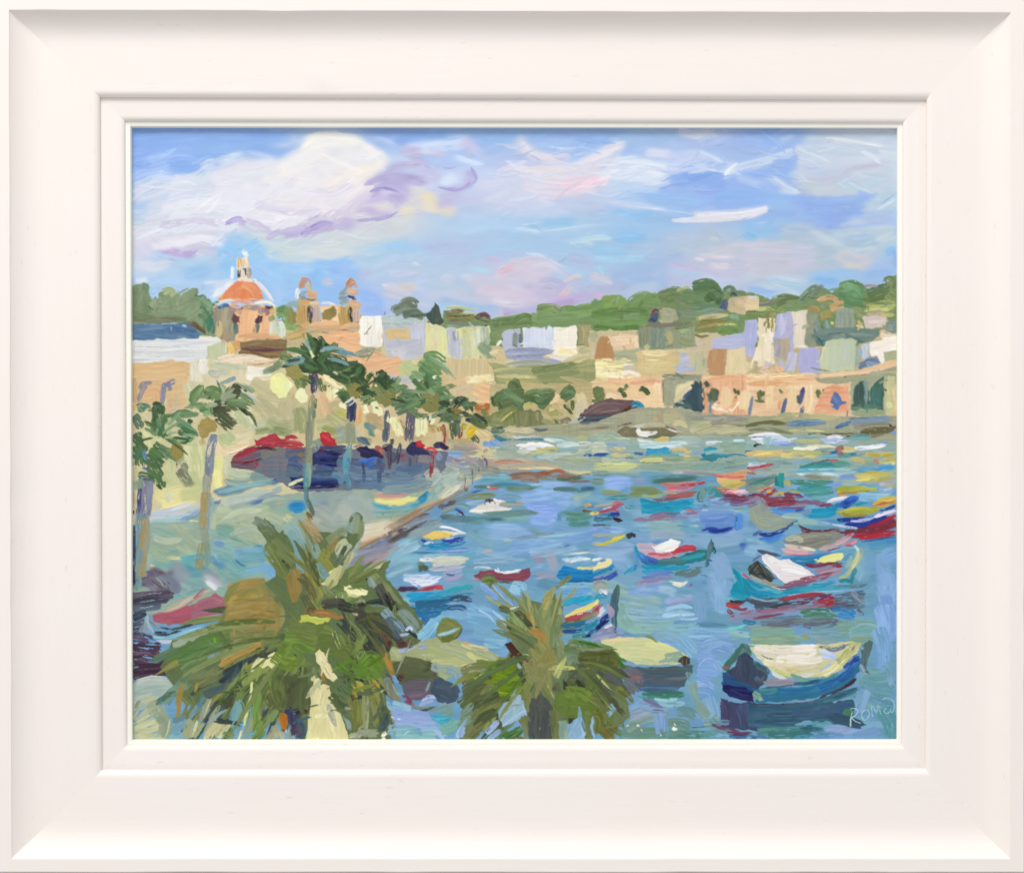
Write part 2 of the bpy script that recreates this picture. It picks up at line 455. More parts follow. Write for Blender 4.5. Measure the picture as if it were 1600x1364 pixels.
run('''
@painted_cloud|single pale pink streak of cloud
m D6DCE8/E0D8E2 12 1085,335 1110,337 1150,338
m E2DAE6/DCE0EA 14 1100,337 1140,336 1175,333 1198,326
m E4E4EE/EAE8F0 10 1150,332 1180,330 1200,324
t BFC4DA 2 1105,344 1150,345 1185,341
@painted_cloud|broad thin grey blue cloud in the upper right
m E6EAF4/C8D8F0 16 1130,272 1142,264 1152,254
m E8ECF4 8 1130,277 1145,262
m E4E8F2 7 1134,270 1140,274
s B4CAEE 10 1160,262 1180,250 1210,232
m B8CEEE/A4C0EC 12 1170,258 1190,252 1205,248
t DCE8F4 2.2 1160,268 1180,264 1205,256
t D0DFF2 2.2 1200,240 1222,224
s BCD0EE 10 1150,276 1175,284 1190,288
s B8CCEC 12 1220,222 1240,212
s 9CBAEC 18 1215,245 1235,262 1220,272
m CDD8E8/DADDE8 16 1245,232 1275,244 1300,256
s C8D6E6 30 1262,222 1320,232 1380,240
m D8DAE2/C8D2E0 7 1290,218 1330,230 1360,246
s D0D8E6 28 1250,262 1300,250 1390,250
m D8DCE2 6 1290,214 1340,222 1395,230
s CCD8E4 24 1330,262 1370,276 1398,270
s C6D0DE 26 1245,280 1290,292 1330,296
s C8D0DA 18 1255,292 1290,298 1320,296
m CFC8D8/C4CCDC 8 1262,278 1290,282 1315,272
m C8C4D6/C4CCDE 9 1300,284 1330,264 1390,254
m CAC6D8 5 1328,286 1345,282 1364,278
s BED4E2 12 1310,292 1350,288 1395,270
s CBD4DE 12 1270,300 1310,304 1380,298
s CAD6E8 12 1235,270 1250,278 1262,290
m D6DEEA/C0D0EA 12 1200,276 1225,290 1240,300
m D4DEEC 7 1215,298 1235,302 1252,300
s B4CAEE 9 1190,282 1210,304
s 9CBAEE 16 1230,310 1290,314 1360,310
s 98B6EE 24 1255,326 1310,328 1350,324
s A4BEF0 12 1340,304 1370,306
m 90AEEE/9CB8EE 12 1275,352 1300,352
s 9AC0F0 22 1120,306 1180,308 1230,312
s A4C6EE 18 1200,318 1240,322
s 9CC6EC 22 1160,352 1190,362 1215,352
s 94C4EC 12 1160,366 1185,374
s BACADA 34 1230,364 1270,368 1300,376
m D0D8DE/C6D4DE 9 1266,362 1290,372 1320,388
s C2D4DC 14 1300,366 1350,360 1398,358
s C8D6E6 8 1310,352 1350,346 1380,342
s B4C8E8 16 1350,344 1399,334
m D4E0F2 5 1370,328 1385,320 1400,310
t E8F0F8 2.4 1370,328 1386,320 1399,312
t 94B2E6 3 1376,318 1390,308 1400,300
s CCD8E0 12 1320,392 1350,392 1370,386
s C6D4DC 16 1370,376 1398,366
s 8CC2F0 12 1384,396 1400,386
s B8C8DA 26 1105,360 1120,378 1130,392
s CCCED8 18 1110,396 1170,384 1240,384
s C8D8D0 6 1110,372 1125,376
s CCCCDE 40 1170,400 1230,400 1270,398
s C8CAD8 30 1180,420 1230,412
s B8CAD8 30 1280,400 1310,396
s CCCCD4 22 1310,398 1340,408 1360,404
s D2CFC8 10 1320,414 1340,418 1352,420
s A0C8F0 14 1262,432 1300,428 1345,426
s 90C2F0 14 1275,438 1310,440
s 9CC2F0 12 1350,430 1395,424
s 9CB8E8 10 1397,390 1399,420
m C8DCE0/AECCEA 9 1195,436 1225,440 1260,446
m CEE0E2/B0C8E4 9 1180,446 1220,452 1255,462
m D2E2E4/B4CCE8 8 1175,458 1200,464 1240,458
t E0ECEC 1.8 1215,432 1235,438
t DDE9EA 1.8 1200,440 1225,450
t DDE9EA 1.8 1230,436 1250,439
s A0C0EE 12 1170,452 1190,456 1215,462
m C8DCEC/A8C8F0 12 1182,466 1200,468
s C0CCE2 16 1090,430 1120,440 1160,446
m D8D0DE/E2DADC 6 1090,398 1120,402 1150,402
m E4DCE2 5 1085,404 1105,407
s E0D8DC 10 1110,414 1125,416 1140,416
s CCC0DE 10 1045,414 1070,418 1090,420
s A8D0EE 8 1070,428 1085,430 1096,430
s B4CEE8 10 1040,423 1075,424
s AFD8F0 10 930,404 970,406 1010,402
s A4CCEA 18 930,390 980,392
s A8D8EE 9 935,416 945,430
t 5A7890 1.8 945,424 947,423
s D4D0DC 18 925,432 955,440
s D4B8D6 9 925,460 950,462
s A9C2E4 20 960,430 1000,440 1040,444
s BCCCE0 16 985,456 1030,444
# mountain of cloud
@painted_cloud|low mauve and rose cloud bank over the far shore
s CFCCE0 30 740,440 790,436 850,440
s D6CEDC 30 780,428 820,420 860,424
m D8CEDA/D0D0E0 16 800,412 830,408 855,412
m D4D0E2 16 820,420 855,410 880,425
m DCB9CE/D8CAD8 12 780,426 790,420 802,418
s DFC4D0 10 790,416 802,414
m E2E8F0 3 820,396 840,398 856,404
t EEF2F6 2.4 856,404 868,411 880,419
t 7C96C0 1.6 872,411 880,405 888,400
s B8C4E2 20 890,404 915,410 925,420
s C4C4E2 16 880,430 910,440
m C2BEDE/B8B8DC 12 845,438 865,440 885,448
s C8C0DC 22 820,452 860,458 890,462
s D8D4E2 16 772,468 800,474 820,470
s D6CCDC 18 745,452 790,456 840,466
t EDE6EE 2 768,468 785,473 812,474
t A09CC0 1.6 792,475 815,475
m E8C8C0/DCCCD6 9 880,462 888,452 896,446
m E6BCC4 7 874,462 884,458
m E2D4D0 6 880,440 898,432 912,434
t 8A8CB4 1.6 896,434 904,438
t 8C8CB0 1.6 844,449 856,448 864,454
t F0F0F4 1.8 846,446 856,445
m BFB2DA/C6B6DA 13 845,478 880,468 925,462
s BCA8D2 10 862,476 880,474 900,470
s A9C4E4 18 690,470 730,480 780,486
s B8B8DA 14 785,486 820,488 850,478
s C2A8CC 8 786,492 800,492
s A8D4EE 9 688,478 700,482
s D0DCE8 9 725,432 735,434
t F0F2F4 2 722,432 732,432
s B4DAEC 10 735,420 760,424 772,428
s CBC0DC 10 760,404 775,406 784,410
s D8D8E4 12 690,434 710,436
# around left sky
s B8D4EC 18 240,400 290,412 330,404
s D6DAE6 14 210,412 240,418 265,410
s E0E4EE 8 212,438 235,436
s A2C8EC 24 290,430 330,420
s B4CEEE 16 300,445 325,450
s 9ACCF4 28 345,392 365,400 350,420
s A2CEF2 22 330,380 370,376 405,384
s A8CCF2 22 400,420 430,440 445,460
s B8D0F0 16 430,455 440,470
m E2E6EE/C8D8EC 12 336,452 350,444 365,438
s D8E0EE 12 330,460 345,456
m D8E0EA 6 318,442 345,440
s A2C8F0 12 440,470 460,460
s D4DADC 22 445,395 500,392 550,398
s C8D8E0 14 440,404 490,402
s 9CC8F2 18 490,412 520,414 550,406
s A8CEF0 12 600,386 630,384 655,388
s 98C4F4 30 490,430 500,450
s A0C4F2 26 520,420 560,430
s C0C0E4 10 560,436 580,420
s CCCAD8 14 506,440 520,442
t E4ECEC 2 512,443 522,444
m DCCFCB/CED0D6 14 620,450 640,446 650,454
s D2CED8 20 600,452 640,462
s D6D0D6 14 635,470 655,478
s 9CC0F2 20 565,462 590,470 590,482
s A4BEF0 16 570,482 600,490
s C4CEE4 14 610,430 660,424
t F2F4F4 2 596,445 606,447
s E0E8EE 5 645,410 655,414
t F0F2F4 1.8 655,474 670,480
''')

run('''
=painted_sky,0
B 200 190 1404 500 7 3 .62
=painted_cloud,0
s DEE4EE/D4DCEA 30 330,262 300,285 260,300
s E6E8EE/DEE0EA 34 340,288 390,268 430,262
s ECEAEE/E2E2EC 34 360,315 420,300 470,300
s F0EEEE/E6E4EA 26 450,262 480,240 500,225
s F2F0E8/ECEAE8 22 486,226 515,220 560,224
s EEECEC/E4E2E8 34 470,280 520,262 570,240
s F2ECE2/ECE6E4 24 520,295 560,272 596,250
s ECE8EA/E2DEE6 34 430,325 500,315 550,300
s EAEAF0/E2E4EE 30 260,330 330,320 380,335
s E4E8EE/DEE2EC 26 230,360 300,350 370,350
s EEECF0/E4E2EC 26 380,335 440,345 480,338
m F6F4EC 7 470,232 490,216 500,212
m F4F0EC 6 500,240 545,262 585,275
s F0ECEA 20 570,232 595,246 600,262
s E4E8F0 12 340,256 360,246 384,244
m EEF2F8 3 384,238 405,242 430,246
m ECF0F6 5 300,255 330,250 345,254
s EAE4EA 16 480,300 500,330 520,345
s E8E6EE 18 240,385 300,375 350,378
m F8F2EC 5 505,215 560,222 600,245
m E6E2EE 6 330,352 345,346 380,338
B 206 204 760 400 5 3 .5
A 210 240 600 390 120 44 8 -16 16 .01 m
s D4CEE2 12 250,352 300,345 350,350
s CFC8DE 12 420,362 400,350 380,344
s D8D2E4 16 520,345 550,320 580,300
B 330 204 640 330 5 5 .6
s E2DEEA 18 470,300 520,300 550,285
s DCD8E8 14 400,320 450,330 500,330
m A89CD4/B8AEDC 9 470,366 500,350 520,348
m B0A6D8/BEB6E0 9 352,350 370,342 384,346
m B8B0DA/A8A0D0 6 555,345 600,340 622,330
m A8A0D4 5 575,300 600,294 625,300
m ACA4D6/BCB4E0 6 736,262 742,280 725,293
m B0A8DA 4 724,294 705,296 688,292
=painted_cloud,1
m E8E4EC/DCDCEA 7 815,222 835,240 870,250
m E8E4EC/DEDCEA 9 880,268 930,246 975,222
m ECE8EE 4 905,270 945,244 978,226
m F0E8EA 5 806,258 835,272 880,276
m DCE6F2/D0DEF0 9 955,256 1000,254 1045,262
m E4ECF6/D4E0F2 8 955,276 1000,280 1045,272
m EDD2E0 8 872,288 900,292 935,282
m D4E0F2 5 1090,236 1110,244 1132,256
m D8E4F2 4 1095,262 1115,268 1125,270
=painted_cloud,2
m E8E6EE/E2E2EC 12 1090,340 1140,339 1175,334 1200,326
m EAE8EE 3 1110,334 1160,332 1198,324
=painted_cloud,3
m D4DEEA 5 1245,232 1275,244 1300,256
m E4E8EC 5 1290,216 1340,222 1395,232
m D4E0EE 4 1205,276 1230,292 1250,300
B 780 204 1400 330 4 3 .4
s E2DEEA/D8DCEC 20 800,262 840,275 880,280
s E0DCE8/D8DAEA 22 880,268 930,262 965,250
s D8E0F0/E2E6F2 22 955,262 1000,262 1040,268
s C8D6F0 14 1040,262 1080,262 1110,268
s E4DAE4/DCD8E6 16 820,292 870,298 930,294
s CBD8EC 14 1150,262 1200,250 1240,236
A 790 215 1130 310 70 46 6 -8 14 .012 m
A 1130 215 1395 300 34 38 6 12 12 .012 m
m E2DEE6/DCDEEA 9 1050,345 1100,343 1150,342
m E6ECF6 6 1132,274 1142,262 1152,254
''')
run('''
@painted_harbour_water
P 80ACD2/70A4BE 0 600,655 1404,640 1404,1158 204,1158 204,900 600,880
A 600 720 1403 1150 900 60 13 -2 10 .02 m
@painted_town_ground|warm tan ground showing between the houses
P CDBB92/BFB08A 0 204,500 350,515 640,505 760,520 1404,500 1404,600 204,600
@painted_promenade
P D9CFA6/CDC39A -5 204,560 1000,540 1000,660 700,760 600,880 560,960 204,960
P A3C0AC/90B4AE -8 204,820 330,790 470,768 620,758 720,735 700,770 600,850 560,960 204,960
A 205 560 760 880 500 40 12 -15 30 .015 m
''')
run('''
@painted_wooded_hill|olive trees at the far left behind the blue roof
P 96B08E/86A482 80 205,506 205,450 214,443 224,441 230,460 236,468 248,456 262,451 272,460 280,466 292,458 300,449 308,450 309,466 322,472 332,478 344,498 346,530 205,530
f 8EAA84/7A9A74 16 212,450 214,475 209,495
f 7F9E7C/90AE8A 18 222,446 226,470 236,494
f 9FB896 20 240,470 250,480 246,498
f C6D6A0/A8C092 12 255,456 266,454 272,464
m D8CCA0 6 266,462 276,463
f 94B08C/88A884 26 250,480 280,472 300,458
f 9AB692/8AA886 26 240,492 280,490 310,476
m 84A488 10 296,470 304,460 306,452
f 6A9470/84AC84 12 306,462 318,468 332,478
f 6FA07A/5A8E6C 14 314,475 324,480 330,492
f 8AB48E 10 318,470 328,478 325,486
f 64946E/78A478 12 312,490 324,500 320,516
f 4C8A78 12 326,498 330,510 328,520
f 5C8A70 8 334,478 342,472
t 5F8058 2 230,476 236,482 240,484
t 6B8F66 1.6 310,462 318,460 322,468
f 7A9A72 14 209,492 240,500 290,500
A 208 450 335 500 60 14 4 -50 35 .02 f
@painted_wooded_hill|green tree tops just right of the dome
f 7CAA70/90BC84 16 432,490 446,484 452,492
f 6E9C6C 10 434,484 445,483
f 8CB86C/7AA868 18 445,492 458,500 462,512
f 8EBC74 16 444,505 462,508
t C8DC70 2.4 447,518 462,517
@painted_wooded_hill|long green ridge of trees in the centre and right
P 8AAE78/7A9E6C 5 690,512 692,484 740,490 764,499 790,496 812,493 826,488 838,490 840,478 850,476 862,482 874,488 884,480 906,476 926,472 942,468 952,464 972,465 978,472 990,464 1008,458 1026,458 1046,452 1066,450 1080,452 1084,442 1098,437 1112,440 1124,450 1134,456 1142,450 1152,454 1165,456 1190,462 1210,470 1230,462 1250,464 1262,456 1276,446 1290,450 1300,458 1314,444 1330,438 1348,444 1356,450 1376,446 1390,436 1401,428 1401,500 1340,540 900,540 770,540
f 86AE7C 8 768,500 800,496 825,491
f 7A9C6C/6A905E 12 770,506 800,502 830,500
f 86A676/98B486 14 770,520 800,515
f 6F9660/83A872 14 805,502 820,496 832,504
f 8AA676 16 775,522 782,530
f 90B884 14 832,495 856,500
f 7DA36A/8FB47A 20 842,486 862,484 876,492
f 7CA86E/8DB87C 22 880,490 910,486 930,484
f 86AE7A 20 842,500 900,500
f 82B074/74A468 16 925,476 950,482
f 90BC6C/84B068 20 944,472 966,470 972,478
f 8CB47C/7DA86E 18 985,474 1006,464 1028,466
f 7E9E70/6E9062 24 1034,466 1052,460 1072,468
f 88A474 16 1034,480 1050,486
f B4CC9C 6 1058,454 1078,446
f 6C9870/5B865F 22 1086,450 1106,446 1120,458
f 7CA47C/648E68 26 1070,470 1100,470 1128,462
f 5E8A60/4E7A52 14 1104,462 1118,470 1126,466
t 4A7050 2 1112,448 1122,454 1132,464
f 74A07C/86AE8C 20 1066,485 1100,486 1120,478
f 80A078 20 1055,474 1080,482
f 6A9870 8 1130,454 1140,449 1150,456
f 7E9A80 6 1152,456 1165,457
f 74A060/669458 14 926,492 960,488 1010,488
f 6C9C60/7EAC6E 18 928,502 970,500 1010,502
f 5E9052/70A060 14 930,514 970,516 1000,512
f 86AE80 12 975,494 1000,492
t 567C4C 2 965,485 990,487 1010,485
t 5C7A54 3 968,497 974,498
f 8AA488 12 1060,492 1090,490
f 7E9870/6C8A66 14 1204,478 1226,466 1244,472
f 6A8A5E/8FAF86 8 1206,466 1230,463 1256,468
f 9FBA90 8 1214,484 1226,488
f 8AAA7C 12 1230,476 1260,472 1280,466
f 6E9478/88A690 14 1252,468 1268,454 1278,450
f 8EA092/7C9080 9 1268,462 1280,450 1286,446
f 86AC86/76A078 16 1286,462 1310,458
f 6CA478/7EB688 24 1316,452 1334,450 1344,460
f 74AC7E/62986C 18 1310,464 1330,472 1350,474
f 8CC094 10 1318,448 1332,444
t 4E8458 2 1324,440 1344,444 1350,452
f 6E9070/5C7E5C 12 1356,458 1372,452 1388,446
f 7A9A6A/66885A 16 1352,472 1372,466 1396,458
f 7E9A70/90A880 14 1384,440 1394,438 1398,450
t 62845C 3 1378,440 1388,432 1398,436
f 96A878 16 1388,460 1399,470
f C4CC84/B4C47C 14 1356,482 1376,478 1398,476
f D4D890 6 1350,486 1380,484 1398,486
f 9AAE7C 10 1330,486 1350,482
A 930 462 1400 512 90 12 4 -20 50 .03 f
t 5A7A50 2 1340,478 1358,480
t 5A7A50 2 1356,476 1356,490
m BCA0A2/A89090 5 1350,446 1362,446 1374,448
f D8A880/CC9C70 8 1280,470 1296,464 1312,472
f D4A878 12 1298,482 1318,474
f DCB488 6 1276,468 1290,464
f 7C9C68/96B07C 8 1286,480 1294,473 1300,472
f 5E7E54 2 1260,464 1274,466 1282,462
f 6E5C70/8C7A90 3 1186,476 1200,474 1208,464
t C09CA0 1.8 1186,474 1204,471
# ------------------------------------------------------------ white long building
@painted_building|long white building with a slate blue roof at the left
P DADCE0/E6E6E2 -2 204,530 345,526 352,560 340,566 204,568
f E4E6E6/CDD2DC 8 207,536 270,535 330,534
f E8E8E4/D4D8DE 8 207,544 280,543 322,541
f E0E2DE/CED4D4 8 207,552 270,552 322,550
f E6E8E4/D6D8DC 8 207,560 270,560 322,557
t B4BAC8 1.6 207,541 250,542 300,540
t BEC4CC 1.6 207,549 260,550 315,546
t BCC2C8 1.6 230,557 290,556 320,553
t B8B8C0 1.4 207,562 260,563
f EAE6DA 8 310,528 334,530
P 6F8AAA/5A7C9E 0 206,506 288,504 300,507 312,520 309,528 206,532
f 5C7EA0/7C96B4 7 208,514 240,512 270,513
f 5A80A0/6E90AC 8 208,524 240,522 268,527
f 5678A0/6A8CAC 12 272,512 292,518 306,522
m A8BCD4/C8D4E4 3 224,506 250,506 280,505
f B8C8DC 4 284,508 292,510
t D8E0EA 2 267,510 267,517
f 7C9CA8 4 276,526 296,527
f 7E665E/94827C 4 208,501 240,499 288,499
f 6E6450/857A5C 7 292,503 306,510 320,516
f 7C7050/5F5A48 6 300,502 312,512 324,524
t 4A4438 1.6 296,505 318,520
# ------------------------------------------------------------ church
@painted_church|domed church with an orange cupola and lantern
m F0EEEA/E4E4EE 9 334,462 350,450 368,438
s ECEAEC 8 330,464 348,452
m F2EEE6/EADFDA 6 396,436 412,452 428,474
m E0DCEC 4 402,440 424,468
P EFB688/F4C294 90 334,480 352,476 428,478 431,490 430,520 440,524 436,534 350,534 336,524
P A8A08C/988F7C 90 334,480 366,476 366,530 346,534 336,522
f B0A690/9A9080 10 339,484 338,500 340,512
f A89C88/B4AC90 12 350,482 348,500 354,520
f A0A088/BCB090 10 360,500 358,518 362,528
f D8C894/CCBC84 10 342,502 342,512 341,526
f B49A80 12 354,522 350,532
f 96A09C/8A9488 4 366,505 366,528
f B0A088/9C8E80 8 376,482 390,480 404,482
f B89CA0/A88C90 9 360,484 372,482 378,492
f A8988C 8 392,482 404,480 408,492
f A08088 7 408,484 416,486 414,494
P 5A3F48/6C4C50 90 361,498 366,491 373,494 374,503 368,508 362,504
P 5E4048/70545C 90 398,496 403,491 409,494 408,502 401,506 397,503
f 5A7C78/6E8E86 8 368,506 368,514 369,521
f 6A8078/7A9484 8 402,506 400,514 398,522
f F4BE92/EDB080 18 384,486 384,504 382,522
f F6C49C/EEB488 14 422,496 420,508 418,522
f ECB488 6 396,510 396,520
f E8B486/D8A67A 8 372,526 400,524 436,528
f 8CA49C 5 364,524 364,532
f 5C80A8/4A6E98 6 340,482 350,477 360,478
t 9AB0C4 1.6 340,478 352,475
t 5A3840 4 376,482 379,480
f 4C4248/5E4850 5 412,479 422,481 428,478
f A07C88 6 412,484 418,486 416,492
f C8BC6C/A4B468 9 424,486 428,484
f 9CB078 10 422,494 426,500
P F29C6C/EE9262 -75 345,465 358,449 372,438 384,438 396,442 404,452 411,466 380,468
f F2A070/EE9464 12 372,444 366,456 360,464
f F09868/F4A878 14 384,446 390,456 394,464
f F6A474 8 398,450 406,464
f F0B468 6 343,466 352,460
P F29462/EC8854 -75 342,468 350,457 360,447 372,438 384,437 396,441 405,451 413,468 380,470
f F49C6C/EE8C5C 12 354,462 364,452 378,446
f F09868/F6A476 12 380,444 394,452 402,464
m FBE8CE/F6D6C0 4 334,476 352,469 378,467
m FADCC0/FAE8D0 4 378,468 404,469 428,475
f F6DCC4/FBEFDA 5 398,474 418,472 430,479
f F0946C/F4A480 7 360,474 376,471 392,473
f F6B898 4 388,474 398,476
t FAD0B8 2.4 360,479 374,481 380,478
t F4ECDC 2 334,479 342,475
m EEF2F4 7 363,416 363,426 362,436
P E8DCC8/D8CCC0 90 370,404 386,402 390,416 394,434 388,436 370,438
f F2B25C/F0C488 8 373,402 374,412 373,420
f F4D8A4/F0E0C4 7 382,400 384,412 380,420
m DCF0F6/EAF6F4 11 381,396 384,392
m E0F0F0 8 384,398 384,402
f 4C3A38/5E4A40 5 373,420 373,428 372,435
f EAE2CE 6 378,424 378,434
t 54503C 3 383,418 383,424 384,432
t 5A5848 3 379,421 383,420
f B0A0A0/C4B4B0 7 388,418 389,426 388,436
f F6E0D0 6 372,437 384,437 396,439
f E8B87C/F0C888 12 356,538 360,548 356,558
f E4B070/D8A468 12 368,534 372,546
f F0C460 5 358,542 366,548
f D8B888 12 378,534 384,544
P 96805C/846C50 3 374,534 400,530 448,530 448,558 400,560 376,556
f A0906C/8C7A5A 8 384,536 410,534 446,534
f 7A5458/6A4648 5 378,544 400,547 445,546
f 8A7050/A08460 6 378,552 410,554 445,556
t 5E4A40 2 390,549 415,556 440,556
t 7A4858 2 384,541 410,543 444,548
f 705040/5C3C40 6 363,558 370,556 374,562
P CCD2B0/C2CAA4 60 323,540 344,533 352,532 352,558 344,562 323,560
t E8ECCC 2.6 324,541 344,533 352,531
t E4E8C4 2.6 352,532 352,556
m DCE8DC/C8DCC8 10 425,502 424,514 424,524
f D0E0CC 10 430,502 434,514 438,524
f DCE8D8 8 438,502 442,516 440,528
# ------------------------------------------------------------ bell towers
@painted_bell_tower|left of the two ochre bell towers
P DCB47C/CCA468 90 464,468 480,464 496,466 500,506 480,512 462,506
f A8BCC0/9AB0B0 10 449,476 458,474 468,478
f D8DEDC/E6ECEC 8 465,450 464,458 463,466
f D49C7C/C89070 10 476,434 472,442 468,450
t D09880 3 480,434 484,440 486,450
f D8C8A0/C8BC90 8 480,444 482,450 484,454
f 9AACAC/8A9C9C 8 468,463 478,458 490,460
f EAB48C/E0A87C 10 480,457 488,459 496,461
f 6E6476 3 478,467 486,469 496,469
f D8A870 6 470,469 480,473
f 88929C/989CA0 4 468,466 480,466
f 464E66/5A6072 9 484,478 484,490 484,505
t 70485C 2 480,478 480,504
f DAC8BC/C4B0A8 11 494,470 494,486 494,506
t A89CA4 1.4 491,480 491,505
t A89CA4 1.4 496,480 496,505
f E4CCB0 6 484,474 492,473 499,474
f D0AC70/BE9C64 12 470,478 470,492 468,506
t B08850 2 475,478 476,504
P 9E9A64/8E8C58 90 448,486 454,482 462,486 463,504 456,508 449,504
P EDC090/F2CCA0 0 500,478 532,476 532,508 500,508
P A0905A/8C7E4C 60 503,488 512,484 520,480 525,484 524,494 514,500 504,500
f F0C49C/E8B488 8 484,509 510,504 534,506
m E4E8E8 4 500,474 512,473 524,476
f E6BE94/D8A878 8 482,512 510,512 545,511
f B88C68/987858 3 484,519 500,517 512,520
f D0A478 8 466,516 478,514
f C0A468/D0B078 12 450,526 466,522 476,518
t 8C7C44 2 472,518 476,532
@painted_bell_tower|right of the two ochre bell towers
P DEBA88/CFAA72 90 530,480 546,474 562,474 564,508 530,510
f D8986C/C48458 10 551,436 546,442 541,448
f DCA074 6 553,440 556,450
f A4B4B4/8EA0A4 9 531,461 538,455 545,449
t 6E7C88 1.6 530,459 540,457
f EAB890/E0AC80 9 542,454 552,456 562,456
f 58464E/70565C 4 542,462 550,464 558,462
f 54424C 4 550,466 557,466
f 9CACAC/8A9C9C 7 529,464 536,466 544,465
f A8B8B4/98A8A4 7 531,474 540,471 546,468
f EABC94/E2B088 8 545,471 554,474 564,477
t D8A480 3 548,470 560,472
f CCAC70/B89860 12 534,480 534,494 536,508
f B89858/C8A868 7 543,482 542,496 542,506
f 3C4650/4C5660 6 547,480 547,492 549,504
f E0CCC0/C8B4AC 10 556,484 556,496 555,505
t A89CA4 1.4 553,486 553,504
t A89CA4 1.4 559,486 559,502
f EEC09A/E4B088 7 530,512 548,508 562,507
f 907058/7C6450 2.5 523,517 540,516 558,519
t A0805C 2 552,504 580,500
''')
